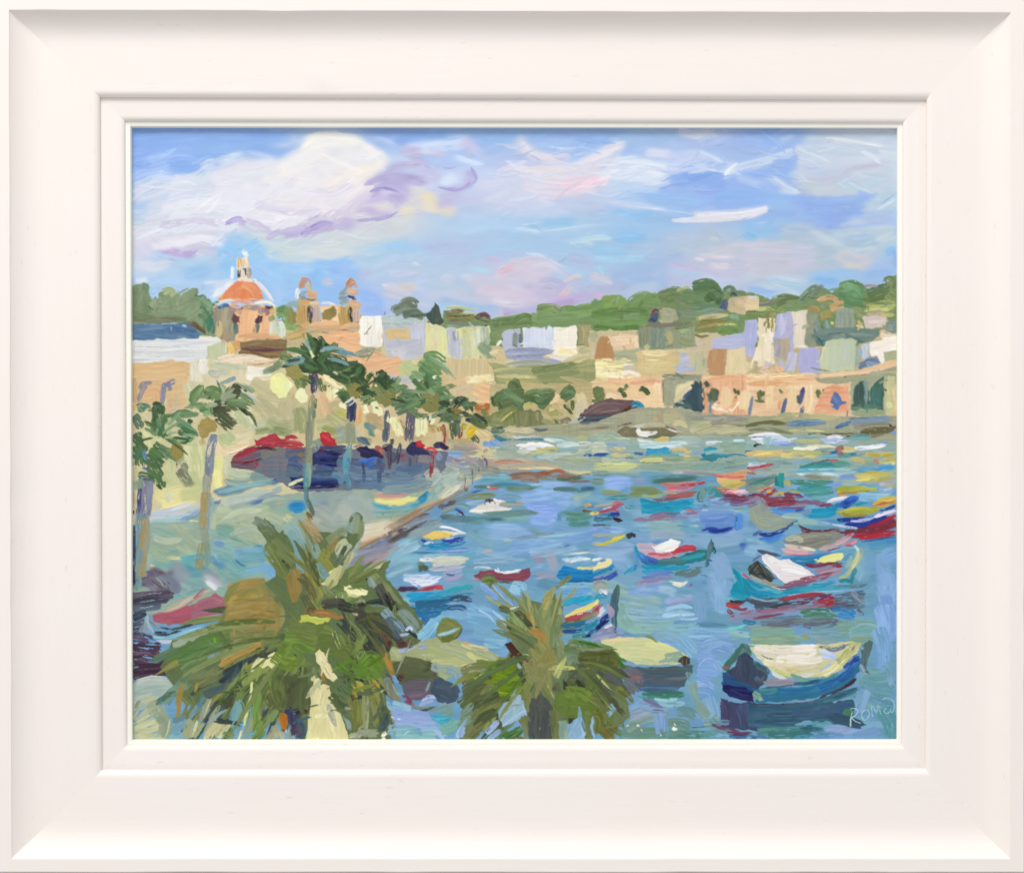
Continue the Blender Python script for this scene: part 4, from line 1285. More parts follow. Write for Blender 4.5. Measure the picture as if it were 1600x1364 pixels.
run('''
# ------------------------------------------------------------ left: low walls behind the palms
@painted_building|sandy arcaded house at the far left edge
P E2BF90/D8B486 -8 204,567 240,566 270,562 296,567 297,640 258,650 258,620 240,640 204,640
f E4BE8E/DCB484 16 208,576 250,574 290,572
f E6C294/DEBA8C 14 208,590 250,588 290,588
f E8B888/E0AC80 14 225,612 245,608 250,625
f C8A87C 8 209,590 209,610 210,630
m 9A9890/8C90A0 7 237,597 222,600 218,612
m 8C90A8/A0A0B0 8 228,603 220,614 215,628
m 7C84A0/8C8CA4 9 273,594 262,600 258,606
m 8088A0/9498A8 8 256,598 254,614 253,632
f 8C90A8 9 266,604 262,606
f D8B890/CCA888 10 266,622 270,640
f D8C4A0/C8B890 10 276,615 276,640
f CCBCAC 12 266,645 280,640
@painted_building|broad cream wall behind the left palms
P E0D6BC/D4C8A0 85 296,566 330,560 346,566 420,560 446,566 448,600 440,668 400,672 330,650 296,648
f E8E4D8/D8D4B8 20 306,568 306,590 300,610
f F2EEE4/E4E0D8 12 318,562 316,575 325,580
f DCD4A8/D0C8A0 20 312,600 310,620 300,634
f F0DCC4/EADCC8 8 340,560 380,557 420,562
f F4E6D0/ECD4B8 7 345,565 380,563 425,565
f C89C80/E0B890 4 385,570 410,568 440,562
f BFC8AC/C8D0B8 9 328,570 360,572 385,574
f C4CCBC/B4C0B4 10 326,580 340,583 358,581
t 8C9CA0 1.6 324,579 332,588 350,590
f E8DCC0/DCD0B0 18 345,598 380,596 400,590
f F4EEE4/E8E4D4 20 388,582 405,584 420,586
f F2EEE6 10 386,590 420,592
f 9FB898/88A890 9 410,582 425,576 440,570
f 8CAC88 8 428,572 440,562
f DCCCA0/E4D4AC 30 400,604 420,604
f DCCAA4/D4C49C 36 408,622 432,625 440,622
f D8C8A0/D0C49C 34 400,645 430,648 442,645
f E8D8AC/E0D4A8 12 352,600 352,612
f ECC8A8/E0C0A0 8 384,620 388,636
f C8CCB0/BCC8A4 14 395,668 415,662 440,664
f 8CA878/A0B48C 16 428,675 440,668
@painted_building|ochre and pink wall behind the tall palms
P DCC8A0/D0BC90 90 444,580 500,596 560,580 700,560 772,560 772,680 690,700 560,690 444,690
f E4B890/E8C098 26 502,616 512,628 505,640
f E4C098/ECB88C 20 570,596 600,590 625,582
f ECB88C 20 590,578 600,572 625,566
f C9D69A/BCD09C 22 632,570 640,580 655,586
f C8C8D0/B8BCCC 12 608,590 630,594 655,596
f C4C4CC/D0C8C0 9 620,602 635,606 650,602
f B4B898/C8BC94 30 460,650 470,640 480,650
f CCC09C/B8B48C 30 455,620 450,640 460,665
f C8B88C/B4B488 30 510,650 530,640 540,655
f B0B888/C4C094 26 500,668 520,664 540,670
f E0AC70/F0B880 10 560,636 560,650 558,664
f B8A488/B4A080 10 572,648 590,652 600,646
f D8B88C/E0C498 20 585,668 592,672
f DCB48C/D0A884 10 625,656 628,672 630,686
f B89868/C4AC78 12 670,664 680,672
f BCCCC4/B4C0B4 14 522,672 535,668 545,678
f C0C0B0/B8C4B8 12 545,670 560,680
f C4CC5C/B0B860 7 525,640 534,645 540,648
f C4C84C 5 528,650 538,654
f 7CA09C/5F9490 10 570,662 580,668 590,660
f 5F9490/88A894 9 578,672 582,684
f E8C498/DCB88C 16 706,600 722,596 730,600
f DCC4A4/D0BCA0 16 716,608 732,600
f ECBC8C/F2C498 24 745,606 760,612 772,614
f ECBE90 18 750,622 768,622
f F4D0A8/E8BC8C 10 742,630 768,630
d F8EEC8/F0E0A8 10 726,594 750,592 776,588
d F4E4B4 7 740,588 750,592 760,596
d F8ECC0 5 760,594 775,592
f B87C48/A8703C 12 742,636 755,636 768,636
f B88450/C49058 9 740,645 752,648 766,644
f C4BC98/B4B48C 26 400,625 415,640 430,655
f CFC4A0/C0BC94 24 395,600 420,612 450,618
f B8BC94/A4AC80 20 420,660 440,668 462,664
f A8AC80/98A070 18 465,640 470,655 468,675
f D8B48C/E0BC94 16 500,620 506,635 508,650
f B0B080/C0B88C 18 515,650 530,660 545,668
f A8AC78/98A468 14 505,670 525,676 545,684
f C8AC84/B8A47C 14 575,650 590,660 600,668
f A49C74/B4A47C 12 620,660 632,668 640,676
f C8B48C/B8A880 14 640,690 655,684 668,680
f 8CA070/A0AC80 12 400,675 430,672 455,678
f 9CA47C/B0B090 12 500,690 540,686 580,690
f D8D0B0/C8C8A4 20 296,600 300,620 298,640
B 300 570 760 700 2 2 .45
# ------------------------------------------------------------ quay greenery
@painted_quay_trees|low trees and scrub along the far quay
P B0AE7E/98A272 -4 762,564 800,572 860,568 930,562 930,592 905,604 840,612 775,604 770,580
f B4B8A8/A4ACA0 9 790,570 830,566 870,570
f A8B08C/C0BC88 9 770,580 810,578 840,578
f D4CC98/C4BC84 7 775,588 810,588 840,590
f 8FA474/7C9466 12 832,580 860,576 900,570
f 9CA878/8C9C6C 10 840,588 870,586 905,580
f 94A070/8C9A68 10 842,600 870,602 900,598
t F4E8B8 1.6 820,590 838,591
t F8ECC0 2.4 874,589 890,590
f C8B880/D8C088 6 790,598 820,600 840,602
f A8A070/B8AC80 8 880,590 905,596 925,600
P C8BC90/BCAC7E 0 765,600 925,598 925,690 765,690
f E8C898/DCC090 14 862,618 875,625 880,635
f E8D0AC/DCC8A0 14 905,615 908,630 902,640
f D8CCB0/CCC4A8 22 906,630 912,640 900,650
f B4A478/C4B484 14 860,640 876,650
P 738F66/5E8058 -10 768,622 775,612 792,606 795,596 800,592 812,594 816,610 820,618 838,622 846,612 852,608 868,608 866,620 858,632 848,640 832,632 818,634 815,645 796,642 780,640 774,634
f 76A078/62885C 14 778,622 792,616 806,622
f 6F9C70/7FA87C 12 790,610 810,626 816,630
f 5C8254/7C9C6C 8 798,596 806,598 810,608
f 5E8A5C/78A070 14 822,620 836,614 850,620
f 6F9C74/547C54 14 830,625 845,628 860,620
f 648C60/84A478 8 840,612 856,610 866,612
f 5C7C4C 7 818,618 830,622 836,630
f 5C7454 5 766,620 770,630 776,638
M 4E6C48 4 768,618,770,634 778,628,785,640
P 6F9468/5A8058 -20 872,616 880,606 888,600 896,604 900,614 898,622 886,626 876,622
f 5E8A5C/7CA074 10 880,614 890,608 898,616
f 4E6C48/6C8C5C 6 880,632 888,640 894,648
f 5C7850 6 894,625 894,640
f E0C8A0/F0D0A0 8 860,630 870,622 876,620
P 909E68/7E8C5C -40 762,650 790,636 806,636 812,650 806,664 780,668 760,664
f 98A470/7C8C58 16 780,655 794,645 806,640
f A8A880/8C9868 16 770,655 785,660
t E0D088 3 782,658 794,648 806,640
t 5C6C44 2 800,640 803,655 804,664
P 8C9068/7C845C 85 808,640 845,640 850,664 840,668 806,668
f 98966E/868A60 12 820,646 820,655 820,664
f 8E9068/A09C78 12 836,646 836,664
f D4C488/C0B87C 8 818,634 828,632 840,636
f B8AC74/A4A46C 12 856,636 864,645 868,652
f A8A46C/BCB07C 10 862,650 870,650
f D8C890 6 858,640 866,638
t 9C9860 1.6 860,645 870,640 872,648
f 88986C/9CA078 14 848,660 862,664 876,660
f 8C9470/A0A080 12 870,672 890,668 905,664
f 7E8070/908C78 9 876,658 885,656 892,662
f 98A074/8C9468 11 892,670 905,665 918,668
f 5E6C48 3 866,656 872,662
@painted_boat_shed|brown roofed shed by the far quay with a blue awning
P 7A6468/6A5458 -28 902,656 914,640 932,628 948,622 988,625 1000,630 996,640 976,652 940,658
P 5A5458/44444C 0 906,654 970,652 975,662 930,666 906,663
f C8C4BC/B8BCB4 8 890,662 905,655 915,650
P 836C6C/765E60 -30 903,652 912,642 930,630 945,624 984,627 985,634 962,648 925,650
f 8E7878/7C6468 7 912,646 940,632 975,632
f 7C6464/907C7C 7 925,645 950,640 970,640
f 5C545C/4C4854 4 905,650 940,648 970,646
f 5C6C7C/4E6070 7 906,654 940,652 970,654
f 7C8C90/64787C 6 905,661 940,660 972,658
f 4C5C64 4 902,656 915,650
f 6A4440/54383A 6 966,650 978,640 988,634
f 7C6050/5C4438 8 976,645 986,652 984,660
f 5E3838/4C2C30 7 976,662 986,656 992,648
f 8C7050 4 978,636 984,642
f 4C3234/3C2628 9 974,656 984,662 990,668
f 5C4038/4C3430 10 978,640 986,648 990,658
f 3E9CBC/2C84AC 9 987,632 996,631 1006,640
f 3C8CAC/54B0CC 6 992,632 1004,638 1010,644
f 3C5C60/2C4850 8 986,640 996,644 1000,650
t 9CDCE8 2 986,636 994,632
f 5C8490 4 1008,644 1010,650
f EAEAE8/F4F4F4 4 994,655 998,660 1003,656
''')
run('''
# ------------------------------------------------------------ far shore
@painted_far_quay|olive and grey bank with moored craft along the far shore
P B4B49A/A4A88C 0 760,668 860,664 925,660 1000,636 1060,636 1100,646 1290,652 1401,648 1401,692 1280,684 1170,682 1000,690 860,690 780,700
f A8AC98/B4B8A4 8 925,662 950,664 970,662
f 8C8474/9C9480 6 905,670 930,668 960,666
f 7C6054 3 962,666 980,662 990,660
f D0CCBC 5 985,668 1010,664 1030,664
f B8AC88/A8A488 22 1034,644 1040,650 1050,650
f C4B898/B8B490 20 1040,652 1056,654 1060,662
f E0AC90 5 1018,654 1030,655
f D8CCA0/CCC49C 8 1052,664 1062,660 1074,668
f A4AC98/8C9C90 12 1072,652 1090,650 1120,654
f 98A49C/B0A898 9 1100,654 1130,652 1160,656
f A4A094/948C84 8 1120,660 1140,655 1170,654
f 8C8C70/9C9880 7 1085,664 1130,664 1165,664
P 8C8468/7C7860 -15 960,676 975,666 1000,668 1040,664 1058,672 1058,680 1020,685 990,682 968,682
f 9C947C/7E785C 6 970,676 990,670 1000,676
m F2F2EE/FCFCFA 9 996,669 1000,677 1020,678
m E8E8E4 6 1005,676 1018,677 1030,673
f C8C4A4/B4B494 8 1006,666 1030,664 1040,668
f E4D8D8/D8D0CC 3 1040,668 1055,674 1068,674
f 88886C/747860 5 1010,682 1030,681 1056,676
f BCBC98/C8C4A0 14 1080,672 1095,665 1110,664
f C4C4A0/A8AC88 10 1090,676 1130,668 1165,672
f B8B890/C0BC98 8 1120,676 1150,672 1170,674
f 8C9470 5 1140,680 1160,682 1180,676
f C8C8A8/D0CCA4 4 1060,682 1090,686 1100,690
f A8AC84/B8B490 9 1175,660 1210,656 1240,652
f BCB890/A8AC84 9 1215,648 1260,650 1290,648
f CCC494/BCB88C 9 1265,650 1290,652 1310,652
f 7A7E58/6C704C 8 1166,665 1200,660 1230,662
f 5C84A8/7494B0 7 1230,664 1255,662 1290,660
f 6C90B0/88A8B8 4 1228,660 1260,657 1290,657
f C8CC98/D8D8A0 4 1232,672 1260,672 1290,674
f 8C9878/7C8C68 6 1170,672 1200,670 1240,678
f 7F9AAC/5C84AC 8 1305,668 1330,660 1360,656
f 98A4AC/7C98B0 10 1330,658 1360,655 1398,654
f 4E6C94 3 1304,669 1325,662 1330,656
t 4C6488 2 1325,654 1345,653 1360,654
f A49C90/8C8C7C 9 1335,668 1370,664 1398,664
f 7C7656/6C6848 11 1345,676 1370,672 1396,672
f 74705A/5F5C44 7 1262,678 1300,680 1345,678
f 848468 5 1360,682 1385,678
f 704C54 6 1390,664 1399,668
f D8A080 5 1396,654 1401,656
# ------------------------------------------------------------ far harbour
@painted_far_boats|crowded far moorings of small craft under the quay
P A8C0B4/98B4AC 0 768,690 860,680 1000,684 1170,680 1290,680 1401,690 1401,760 1165,740 1000,740 900,742 780,720
f B4BCB0/A8B4B0 8 790,684 830,686 850,682
f D8CCAC/CCC4A4 9 788,672 810,672 835,673
f C8BC94 5 790,680 808,682
f D8E0E0/C4D0D0 5 800,682 820,684 845,680
f 7C8478/60707C 5 835,670 845,672 856,670
f 4F7062/6C8C74 10 768,672 776,672 788,670
f 4C8CA0/387890 7 772,680 786,688 800,688
f 5C8C98 5 800,688 830,686 860,688
f B8BCAC/A8B4AC 8 784,692 820,692 850,692
P 7CA4DC/88ACE0 0 752,690 772,687 783,691 782,697 766,699 754,696
f E0DCC8 5 770,702 780,700
f B89484/A88478 5 755,705 762,702
f F2EEF0/FAF6F8 6 806,696 840,693 868,698
f F0ECEE/E4E4E8 7 812,700 840,700 872,702
f D8E0E0/E8ECEA 6 848,686 865,688 885,690
f B4D0D4/A0C4CC 6 868,690 890,692 905,696
f DCE8E4/C4D8D4 8 870,696 900,694 925,692
P C9C992/BCBC84 0 836,700 866,697 872,702 870,708 838,709
f C4C894/B4BC88 8 895,688 910,684 920,684
f C8D4B8/BCCCB0 10 900,704 915,700 930,696
f 8CB0C0/74A4B8 4 872,704 885,704 895,702
f C8D8D4/B8CCC8 8 840,714 870,712 890,706
f 74A4D4 4 833,714 850,712
f DCE4DC/C8D0C4 9 810,706 825,706
f BCC8B4/A8B8A4 16 770,712 800,712 830,714
f A4B8A4/B8C8B0 14 850,724 880,718 915,712
f B0C4A8/A0B8A0 14 890,722 920,718 940,716
P A9C4AC/B8D0B8 -10 925,678 940,674 958,674 975,682 990,686 985,692 950,690 930,684
f B0CCB4/9CBCA8 9 932,680 950,678 970,684
f D8E0D4/C8D8C8 9 925,696 940,694 946,698
f D4DCC0/C4D4C0 8 925,704 945,704 950,706
f A8C0C4/98B4C0 7 945,692 970,692 985,696
f 8CB0CC/A4C0D0 7 948,694 965,698 980,700
f E0D4A0/D4C488 7 958,702 970,700 978,702
f 1F48A0/2C5CB0 6 925,711 940,710 952,710
f 2848A4 5 912,712 925,711
f D8CC90/CCC488 7 956,711 970,711 985,711
P DCC880/D0BC74 0 1024,686 1034,680 1045,681 1045,690 1034,693 1024,692
f ECEEE8/DCE4E4 5 996,687 1010,690 1022,690
f C4DCE0/D4E4E4 11 1000,694 1040,696 1080,690
f B4C8BC/A4C0B8 8 1050,684 1080,686 1100,688
f B4D0D8/C8DCE0 7 1000,698 1040,697 1070,697
P 47A8CC/3C9CC4 0 1009,700 1046,699 1049,704 1046,709 1009,709
t F0F4F4 1.6 1008,698 1040,697 1050,700
f ECB868/F0C078 6 1050,702 1065,701 1076,703
f ECC470/E4BC6C 5 1070,706 1080,706 1080,712
f 2C54A4/5C7CC0 4 997,709 1005,710
f 5CA4A0/74B4AC 5 1008,711 1040,710 1070,712
f E4CC78 5 1065,712 1080,714
f E4E8E8/F4F4F0 5 1102,692 1115,692 1122,688
f 9CBCD0 5 1084,697 1096,697
P 3CA0B4/4CACBC 0 1098,698 1120,697 1124,704 1100,706
f 7CA4D0/90B4D4 5 1084,708 1095,706
P 2F7C90/3C8C9C 0 1096,708 1130,708 1160,710 1130,714 1120,720 1104,720 1097,714
t 24545C 2 1100,716 1115,721 1130,718
t 6CB0BC 2 1098,706 1130,710 1165,710
P A4C0AC/94B49C 0 1124,692 1136,684 1150,684 1164,690 1162,704 1140,708 1126,706
f A8C4B4/98B8AC 10 1130,694 1150,690 1164,696
f D0E4E4/B4CCD8 5 1145,688 1158,688 1165,690
f A8C4A4/B8D0A8 8 1000,714 1030,716 1060,720
f DCDC98/CCD490 7 1000,720 1025,718 1042,719
f 84806C 2.4 1000,722 1015,723 1040,722
f C8D8B8/B8CCB0 9 940,718 960,722 980,722
f A4C09C/94B094 9 1050,718 1080,716 1100,718
f DCE0A4/D0D89C 6 1030,726 1045,726 1056,727
f D8D898/CCD494 9 928,726 960,727 1005,727
f D0DCA4/C4D49C 8 928,733 960,733 990,731
f A0BCA4/8CB0A0 10 1000,730 1060,728 1100,726
f 8CB0A4/9CB8A4 12 1080,730 1130,726 1165,722
f 94B0B0/88A8A8 11 1120,732 1165,730 1220,728
f A4BCC8/BCB0B4 4 1040,735 1060,736 1080,738
f A09898/B0A0A0 5 1060,735 1100,740 1120,740
f F0DCC8 2.4 1060,737 1070,738
f E8E4A4/DCD890 4 1210,746 1222,746
# right far boats
P E6E8F0/D0D8E8 0 1168,680 1186,677 1216,677 1226,682 1236,690 1228,696 1200,694 1176,690
f F4F2F4/E8E8F0 4 1172,680 1200,677 1220,679
f F0F0F4 3 1172,686 1195,685
t 5C70A0 2 1170,683 1198,682
t C8A8B0 2 1165,684 1174,682
f 2E4038/3C4C44 5 1177,696 1190,695
f 9CC0C4/B0CCC8 14 1197,684 1200,694 1202,698
f B4CCE4/9CBCE0 10 1206,690 1222,690 1234,694
f 6C98D4/84A8DC 6 1218,694 1232,694 1244,693
f B0CCC4/8CB8B0 9 1164,690 1172,690 1176,698
f 2C7088/3C8094 6 1164,706 1176,706 1184,708
f 8CB0B0/A4C4B8 7 1236,682 1260,682 1278,680
f 84B0B4 5 1240,686 1260,684 1275,682
f C4C898/B4BC90 8 1245,688 1265,690 1285,690
P C8D8EC/B4C4DC -5 1283,686 1290,682 1305,680 1318,684 1328,688 1320,692 1300,694 1286,692
f F4F4F6/E0E8F0 5 1290,684 1305,681 1320,686
f 8CB8B4/78A8A8 9 1325,686 1340,682 1360,684
f 5C9CA0 3 1330,684 1345,680 1360,682
f A8C0B0/90B0A8 8 1340,690 1365,690 1385,688
f F4F0E8/FBF8F0 8 1240,700 1260,702 1280,700
f F4ECD0/ECE0B8 5 1250,698 1290,697 1310,699
f DCC888/D4C080 7 1305,704 1320,701 1340,703
f E4C890/D8BC7C 8 1166,708 1200,707 1240,706
f E8CC78/DCBC68 9 1180,710 1200,709 1220,710
f E4D090/D8C880 10 1220,712 1250,710 1280,711
f C4C888/B8C080 6 1230,704 1260,706 1290,708
f 2F6CA8/3C7CB4 5 1282,705 1300,706 1315,702
f 3C84B4/2C6CA4 8 1286,708 1300,710 1310,710
P 9C6C68/AC7C74 -60 1303,700 1310,696 1316,696 1318,706 1312,708 1306,706
f 60A0A4/4C949C 7 1308,712 1325,711 1338,709
f 4888A8 5 1330,710 1340,709
f 6CB0B8 6 1290,716 1300,712 1310,710
f D0D8EC/E8ECF4 7 1335,700 1360,699 1385,695
f F4F4F8 4 1350,699 1370,698 1385,695
f 7CA4E0/8CB0E4 4 1375,693 1388,690
f 7CA8E8 5 1392,677 1400,674
f D8C874/CCBC60 6 1340,710 1370,710 1399,708
f C8A828/BC9C24 4 1355,710 1375,711 1399,709
f D0BC80/C8B878 8 1330,716 1350,720 1370,722
f 88B4A8/9CBCA8 9 1350,718 1362,722 1370,722
f B08070/C08C78 7 1366,717 1370,722 1374,724
f D4C070/C8B464 9 1380,720 1398,716
d F4ECC0 5 1382,726 1392,724 1399,722
f 8CB0CC/A0C0D4 6 1170,724 1190,725 1200,722
f F4ECF0/E8D8E4 4 1168,725 1185,725 1198,723
f D04C5C/C84058 5 1166,731 1190,728 1212,724
f B89098/A87C88 5 1170,735 1190,733 1205,735
f CCD4DC 3 1167,728 1190,726
f 94B0B0/88A8A4 7 1205,722 1240,720 1270,718
f 74B0D0/8CBCD8 5 1232,724 1250,722 1270,720
f 4FA09C/3C9090 9 1250,730 1280,726 1320,724
f 5CA8A0/84B898 8 1300,722 1320,724 1330,728
f B84C68/C85870 4 1290,717 1300,719 1312,718
f 6C6C74 3 1265,724 1285,720 1298,718
f 6CB4CC/5CA4C4 7 1235,736 1270,734 1320,734
f A8DCE4 3 1250,733 1290,733 1338,734
f E4F0F8/D0E4F0 4 1240,741 1260,740 1275,738
t F4F8FC 2 1268,738 1290,742 1310,742 1338,737
f 9CC8D8/B4D4E0 5 1280,738 1310,740 1338,736
f 7C9CD8/8CA8DC 8 1310,746 1330,744 1342,742
f 8C8CA8/A098B0 6 1262,744 1280,746 1300,746
f 6CA8D0/4C9CCC 9 1340,734 1370,732 1399,730
f 54A0D4/6CACD8 7 1372,730 1399,726
f D8C464/CCB454 14 1348,744 1370,744 1385,742
f A8B48C/C0B878 9 1375,750 1390,748
f C8B0B0/D8C8C8 5 1390,745 1399,742
A 770 684 1400 748 220 26 4 -1 5 .035 f
''')
run('''
=painted_harbour_water,0
# ------------------------------------------------------------ rows y 730-800 of the harbour
f 8C9484/A09C88 9 790,742 850,745 900,744
f BCA088/CCB094 7 765,720 800,722 860,724
f B48478/C49080 5 770,722 800,720 825,724
f B8A898/A89C90 12 740,722 780,730 830,732
f C4B8A0/B4B09C 9 780,730 820,728 880,730
f E8D8A8/DCC88C 4 880,734 905,738 925,736
f ECD9A4 4 810,732 850,731 880,734
f B06C50/A86048 6 850,742 870,735 890,742
f B46850/9C5844 6 830,742 850,738 860,740
f 9C7868/8C6C60 10 790,746 820,742 850,744
f 8C7C6C/A08C7C 12 815,748 830,746 842,750
f A07060 5 870,742 890,744 900,742
f 6C8068/5C7464 7 870,748 890,748 915,744
f A8845C 2.4 900,742 925,740
f A07870/8C6C68 4 885,753 905,752 925,751
f 8CB4E0/9CBCE8 7 840,757 860,756 900,757
f A8D0D8 3 800,756 830,757 850,756
f 5C98A8/6CA8B4 7 750,750 780,748 800,750
f 4C90A8/3C80A0 5 770,755 800,756 830,758
f 7CB0C4/8CBCC8 6 760,746 780,744 800,746
f 4F7C84/5C8C90 6 790,760 820,762 840,762
f 6C8C7C/7C9C8C 8 790,764 820,764 850,764
f 5C8078 6 740,760 760,760 790,758
f 8CA4A4/9CB4B0 7 925,738 960,740 1000,742
f 6C8C94/7CA0A4 5 925,742 970,742 1010,745
f 7CB0C8/6CA8C4 7 1000,738 1030,740 1060,742
f 6C989C/5C8C94 8 1020,745 1060,745 1090,744
f 5C8478/4C746C 9 1020,752 1060,750 1100,748
f 8CA88C/7C9880 9 925,752 945,752
P 8CB0E8/9CBCEC 0 944,746 960,742 985,746 988,757 975,766 950,768 942,758
f 8CB0E4/9CBCF0 9 948,756 965,752 985,752
f 98B0D0/A090A0 6 990,752 1000,750 1010,752
f 7C9C68/8CA474 9 985,764 1010,764 1030,766
f 8CAC6C/7C9C60 9 985,772 1010,772 1035,770
f 94B080 8 940,768 970,770
f C8DC9C/B8D090 3 1000,774 1020,775 1040,773
f 8CA8A0/7CA09C 8 960,776 980,776
P 88B0DC/98BCE4 0 838,762 860,754 880,756 895,766 892,790 872,800 868,818 835,820 830,800 815,790 806,776
f 8CB4E0/9CC0E8 16 812,776 850,774 888,772
f 88A8E8/98B4F0 14 825,793 850,792 872,792
f 8CACEC/9CB8F0 14 820,803 845,802 868,802
f 8CB0EC/9CB8EC 13 830,813 850,814 865,811
t 6C94D4 1.4 828,786 850,783 870,786
t 6C94D4 1.4 820,798 845,796 872,797
t B4CCF4 1.4 830,790 860,790
f 4C6C8C/3C5C84 7 908,764 918,763 930,763
f 6C8C84/5C7C7C 8 865,764 885,764 905,765
f 8CACA8/9CBCB0 9 895,776 910,775 925,770
f 9CB8C8 12 905,788 900,780
f A8BCB8/C4BCC0 6 898,778 904,778
f 6CA090/5C9480 8 880,800 900,804 925,800
f 4C8C80/5C9C8C 8 885,810 905,812 925,806
f 5C9490/6CA49C 9 888,818 910,818 925,816
f 7C9C94/6C9088 9 780,802 820,800 840,802
f 7CA8A8/8CB4B0 9 760,812 800,810 830,810
f 5C8C8C/6C9C98 12 720,810 745,812 780,808
f 5C8090/6C909C 10 690,812 720,810 740,812
f 5C7C94/4C6C8C 5 760,810 775,811 790,811
f 8CB4DC/9CC0E4 9 758,822 790,822 820,822
f 8CB0D4/94B8DC 12 755,834 790,832 830,830
f 84ACD0/94B8D8 9 760,840 790,840 815,838
f 8CB8C8/7CACBC 14 735,830 750,842 770,850
f 5C8C8C 4 740,826 745,836
f 6C9C94/7CAC9C 6 825,826 840,832 850,832
f 8CB4CC/9CC4DC 9 840,838 880,834 910,830
f 8C98B0/A0A8BC 3 800,841 830,838 870,832
t 6C7C9C 1.6 835,836 850,833 868,832
f 8CB8D8/9CC0DC 14 820,850 850,848 880,844
f 84ACD8/8CB4E0 20 800,856 830,854 860,856
f 8CB4D4/9CC0DC 16 830,864 860,860 900,852
f 7CA8D4/8CB4DC 14 880,846 910,840 925,836
f 88B4D0/98BCD4 14 745,862 780,870 800,866
f B4B0B8/C4B0AC 6 756,862 765,860 772,862
f A8C4C4 5 786,844 800,844
f 8CB0CC/9CBCD4 10 740,878 780,876 820,874
f B0B4C0/9CA8BC 14 858,864 864,880 868,892
f 8C9CB8/A4A8BC 6 828,870 840,868 852,865
f A89CAC/9C8CA0 7 834,874 845,875 852,872
f 8CB4DC/9CBCE0 8 836,884 850,884
f 7C9CB4/94B0C4 8 880,862 900,864 925,858
t 3C5CA4 3 882,854 890,850
f 5CA0C8/8CB8D8 8 890,870 905,868
f E0ECF0/ECF4F4 3 880,866 905,864 925,862
f B4CCDC/A4C0D8 7 884,878 905,872 925,876
# the middle waters 925-1165, y 790-950
f 8CB4C8/7CA8BC 9 925,778 950,784 975,780
f 9CC0D0/8CB4D0 10 975,790 990,800 1005,804
f 8CB8D4/A4C8DC 8 985,820 1000,820 1020,820
f 8CA8DC/9CB4E0 8 925,830 950,828 975,826
f 94B4D8/84A8D4 12 985,838 1010,840 1040,838
f 9CBCC0/8CB0B4 14 1012,820 1040,818 1065,822
f 9CBCBC/8CB0AC 8 1010,824 1035,828 1065,826
f A4B4C0/9CB4C8 14 1018,836 1045,834 1070,836
f 8CB4E0/9CBCE8 14 1112,786 1125,784 1140,786
f 9CBCC8/A8C8CC 7 1110,796 1130,800 1160,796
f 8CACD4/94B4DC 12 1078,810 1090,808 1100,812
f D0E4EC 3 1072,822 1085,821 1095,821
f 8CACDC/7CA0D4 14 1094,806 1120,804 1145,806
f 6C94D0/7CA0D8 10 1092,816 1120,818 1145,816
f 7C9CD4/8CA8DC 8 1094,826 1110,828
f 9CB8DC 8 1130,835 1150,832
P 4C84C8/5C94D0 90 1148,806 1156,801 1160,806 1158,825 1150,826 1146,818
f 2C60BC 3 1150,806 1148,816
f 3C58B4/2C4CAC 8 1106,828 1125,829 1145,823
f 5C80C8 5 1110,832 1125,832 1140,828
f 94B4D4/8CB0D0 20 1070,842 1120,846 1160,840
f 8CACD0/9CB8D8 20 925,856 960,858 988,856
f 8CB4D8/94B8DC 20 955,876 975,880 985,890
f 94B8D8/9CC0E0 12 935,866 960,870 980,868
f 94B8DC/8CB0D4 24 1120,870 1130,890 1136,900
f 8CB0D8/98BCDC 24 1112,900 1120,920 1124,940
f 88B4D8/94BCE0 24 1134,910 1130,935 1130,955
f 8CB0D4/80A8D0 20 1090,930 1094,950 1090,970
f 88B0B8/98BCBC 20 925,912 955,918 980,925
f 90B4BC/A0C0BC 24 970,935 1000,940 1030,944
f 8CACDC/9CB8E0 12 990,922 1020,918 1040,918
f 7CA4D4/8CB0D8 8 980,925 1000,928 1025,928
f A8A8CC/B8B4D0 9 996,912 1020,908 1040,906
f A094B0/9088B0 6 992,912 1010,908 1030,906
f B0CCE0/A0C0DC 12 1030,920 1045,922 1055,930
f A8BCE0/9CB0DC 12 1040,940 1060,935 1080,932
f A094B8/B4A0C0 4 1045,944 1070,938 1085,938
t E4F0F4 2 1052,951 1070,947 1082,948
f C4DCEC/B4D4E8 5 1040,950 1065,948 1085,950
f 3460B8/4C7CC8 6 1156,848 1160,855 1158,858
f 4868B4 4 1156,850 1166,850
# right waters
f 94B8DC/84B0D8 20 1376,868 1380,890 1384,910
f 8CB4E0/98BCE4 26 1384,900 1386,920 1386,945
f 84B0CC/94C0CC 20 1340,872 1350,890 1345,905
f 84A8D8/7CA4D8 26 1378,935 1384,950 1380,965
f 8CB4E0/84ACDC 20 1384,870 1398,864
f 5C9CC8/4C94C4 16 1360,852 1380,846 1399,842
f 6CA8C8/5CA0C4 12 1340,846 1365,850 1385,852
f 8CB0CC/7CA8C8 16 1168,840 1200,834 1225,828
f 7CB0E0/6CA4DC 9 1196,838 1215,838 1230,836
f 5C9CD4/4C90CC 6 1190,846 1205,845 1220,840
f 9CC8D8/B0D4E0 5 1166,842 1185,846 1200,848
f 9CC0DC/8CB4D8 12 1170,856 1190,858 1210,858
f 8CB8D8/9CC4DC 12 1164,860 1180,864
f 8CBCD0/7CB0C8 7 1255,822 1275,818 1310,820
f A4C8D8/94C0D0 6 1240,812 1255,812 1280,814
f 5C9CC8/4C90C0 6 1290,812 1310,816 1340,820
''')
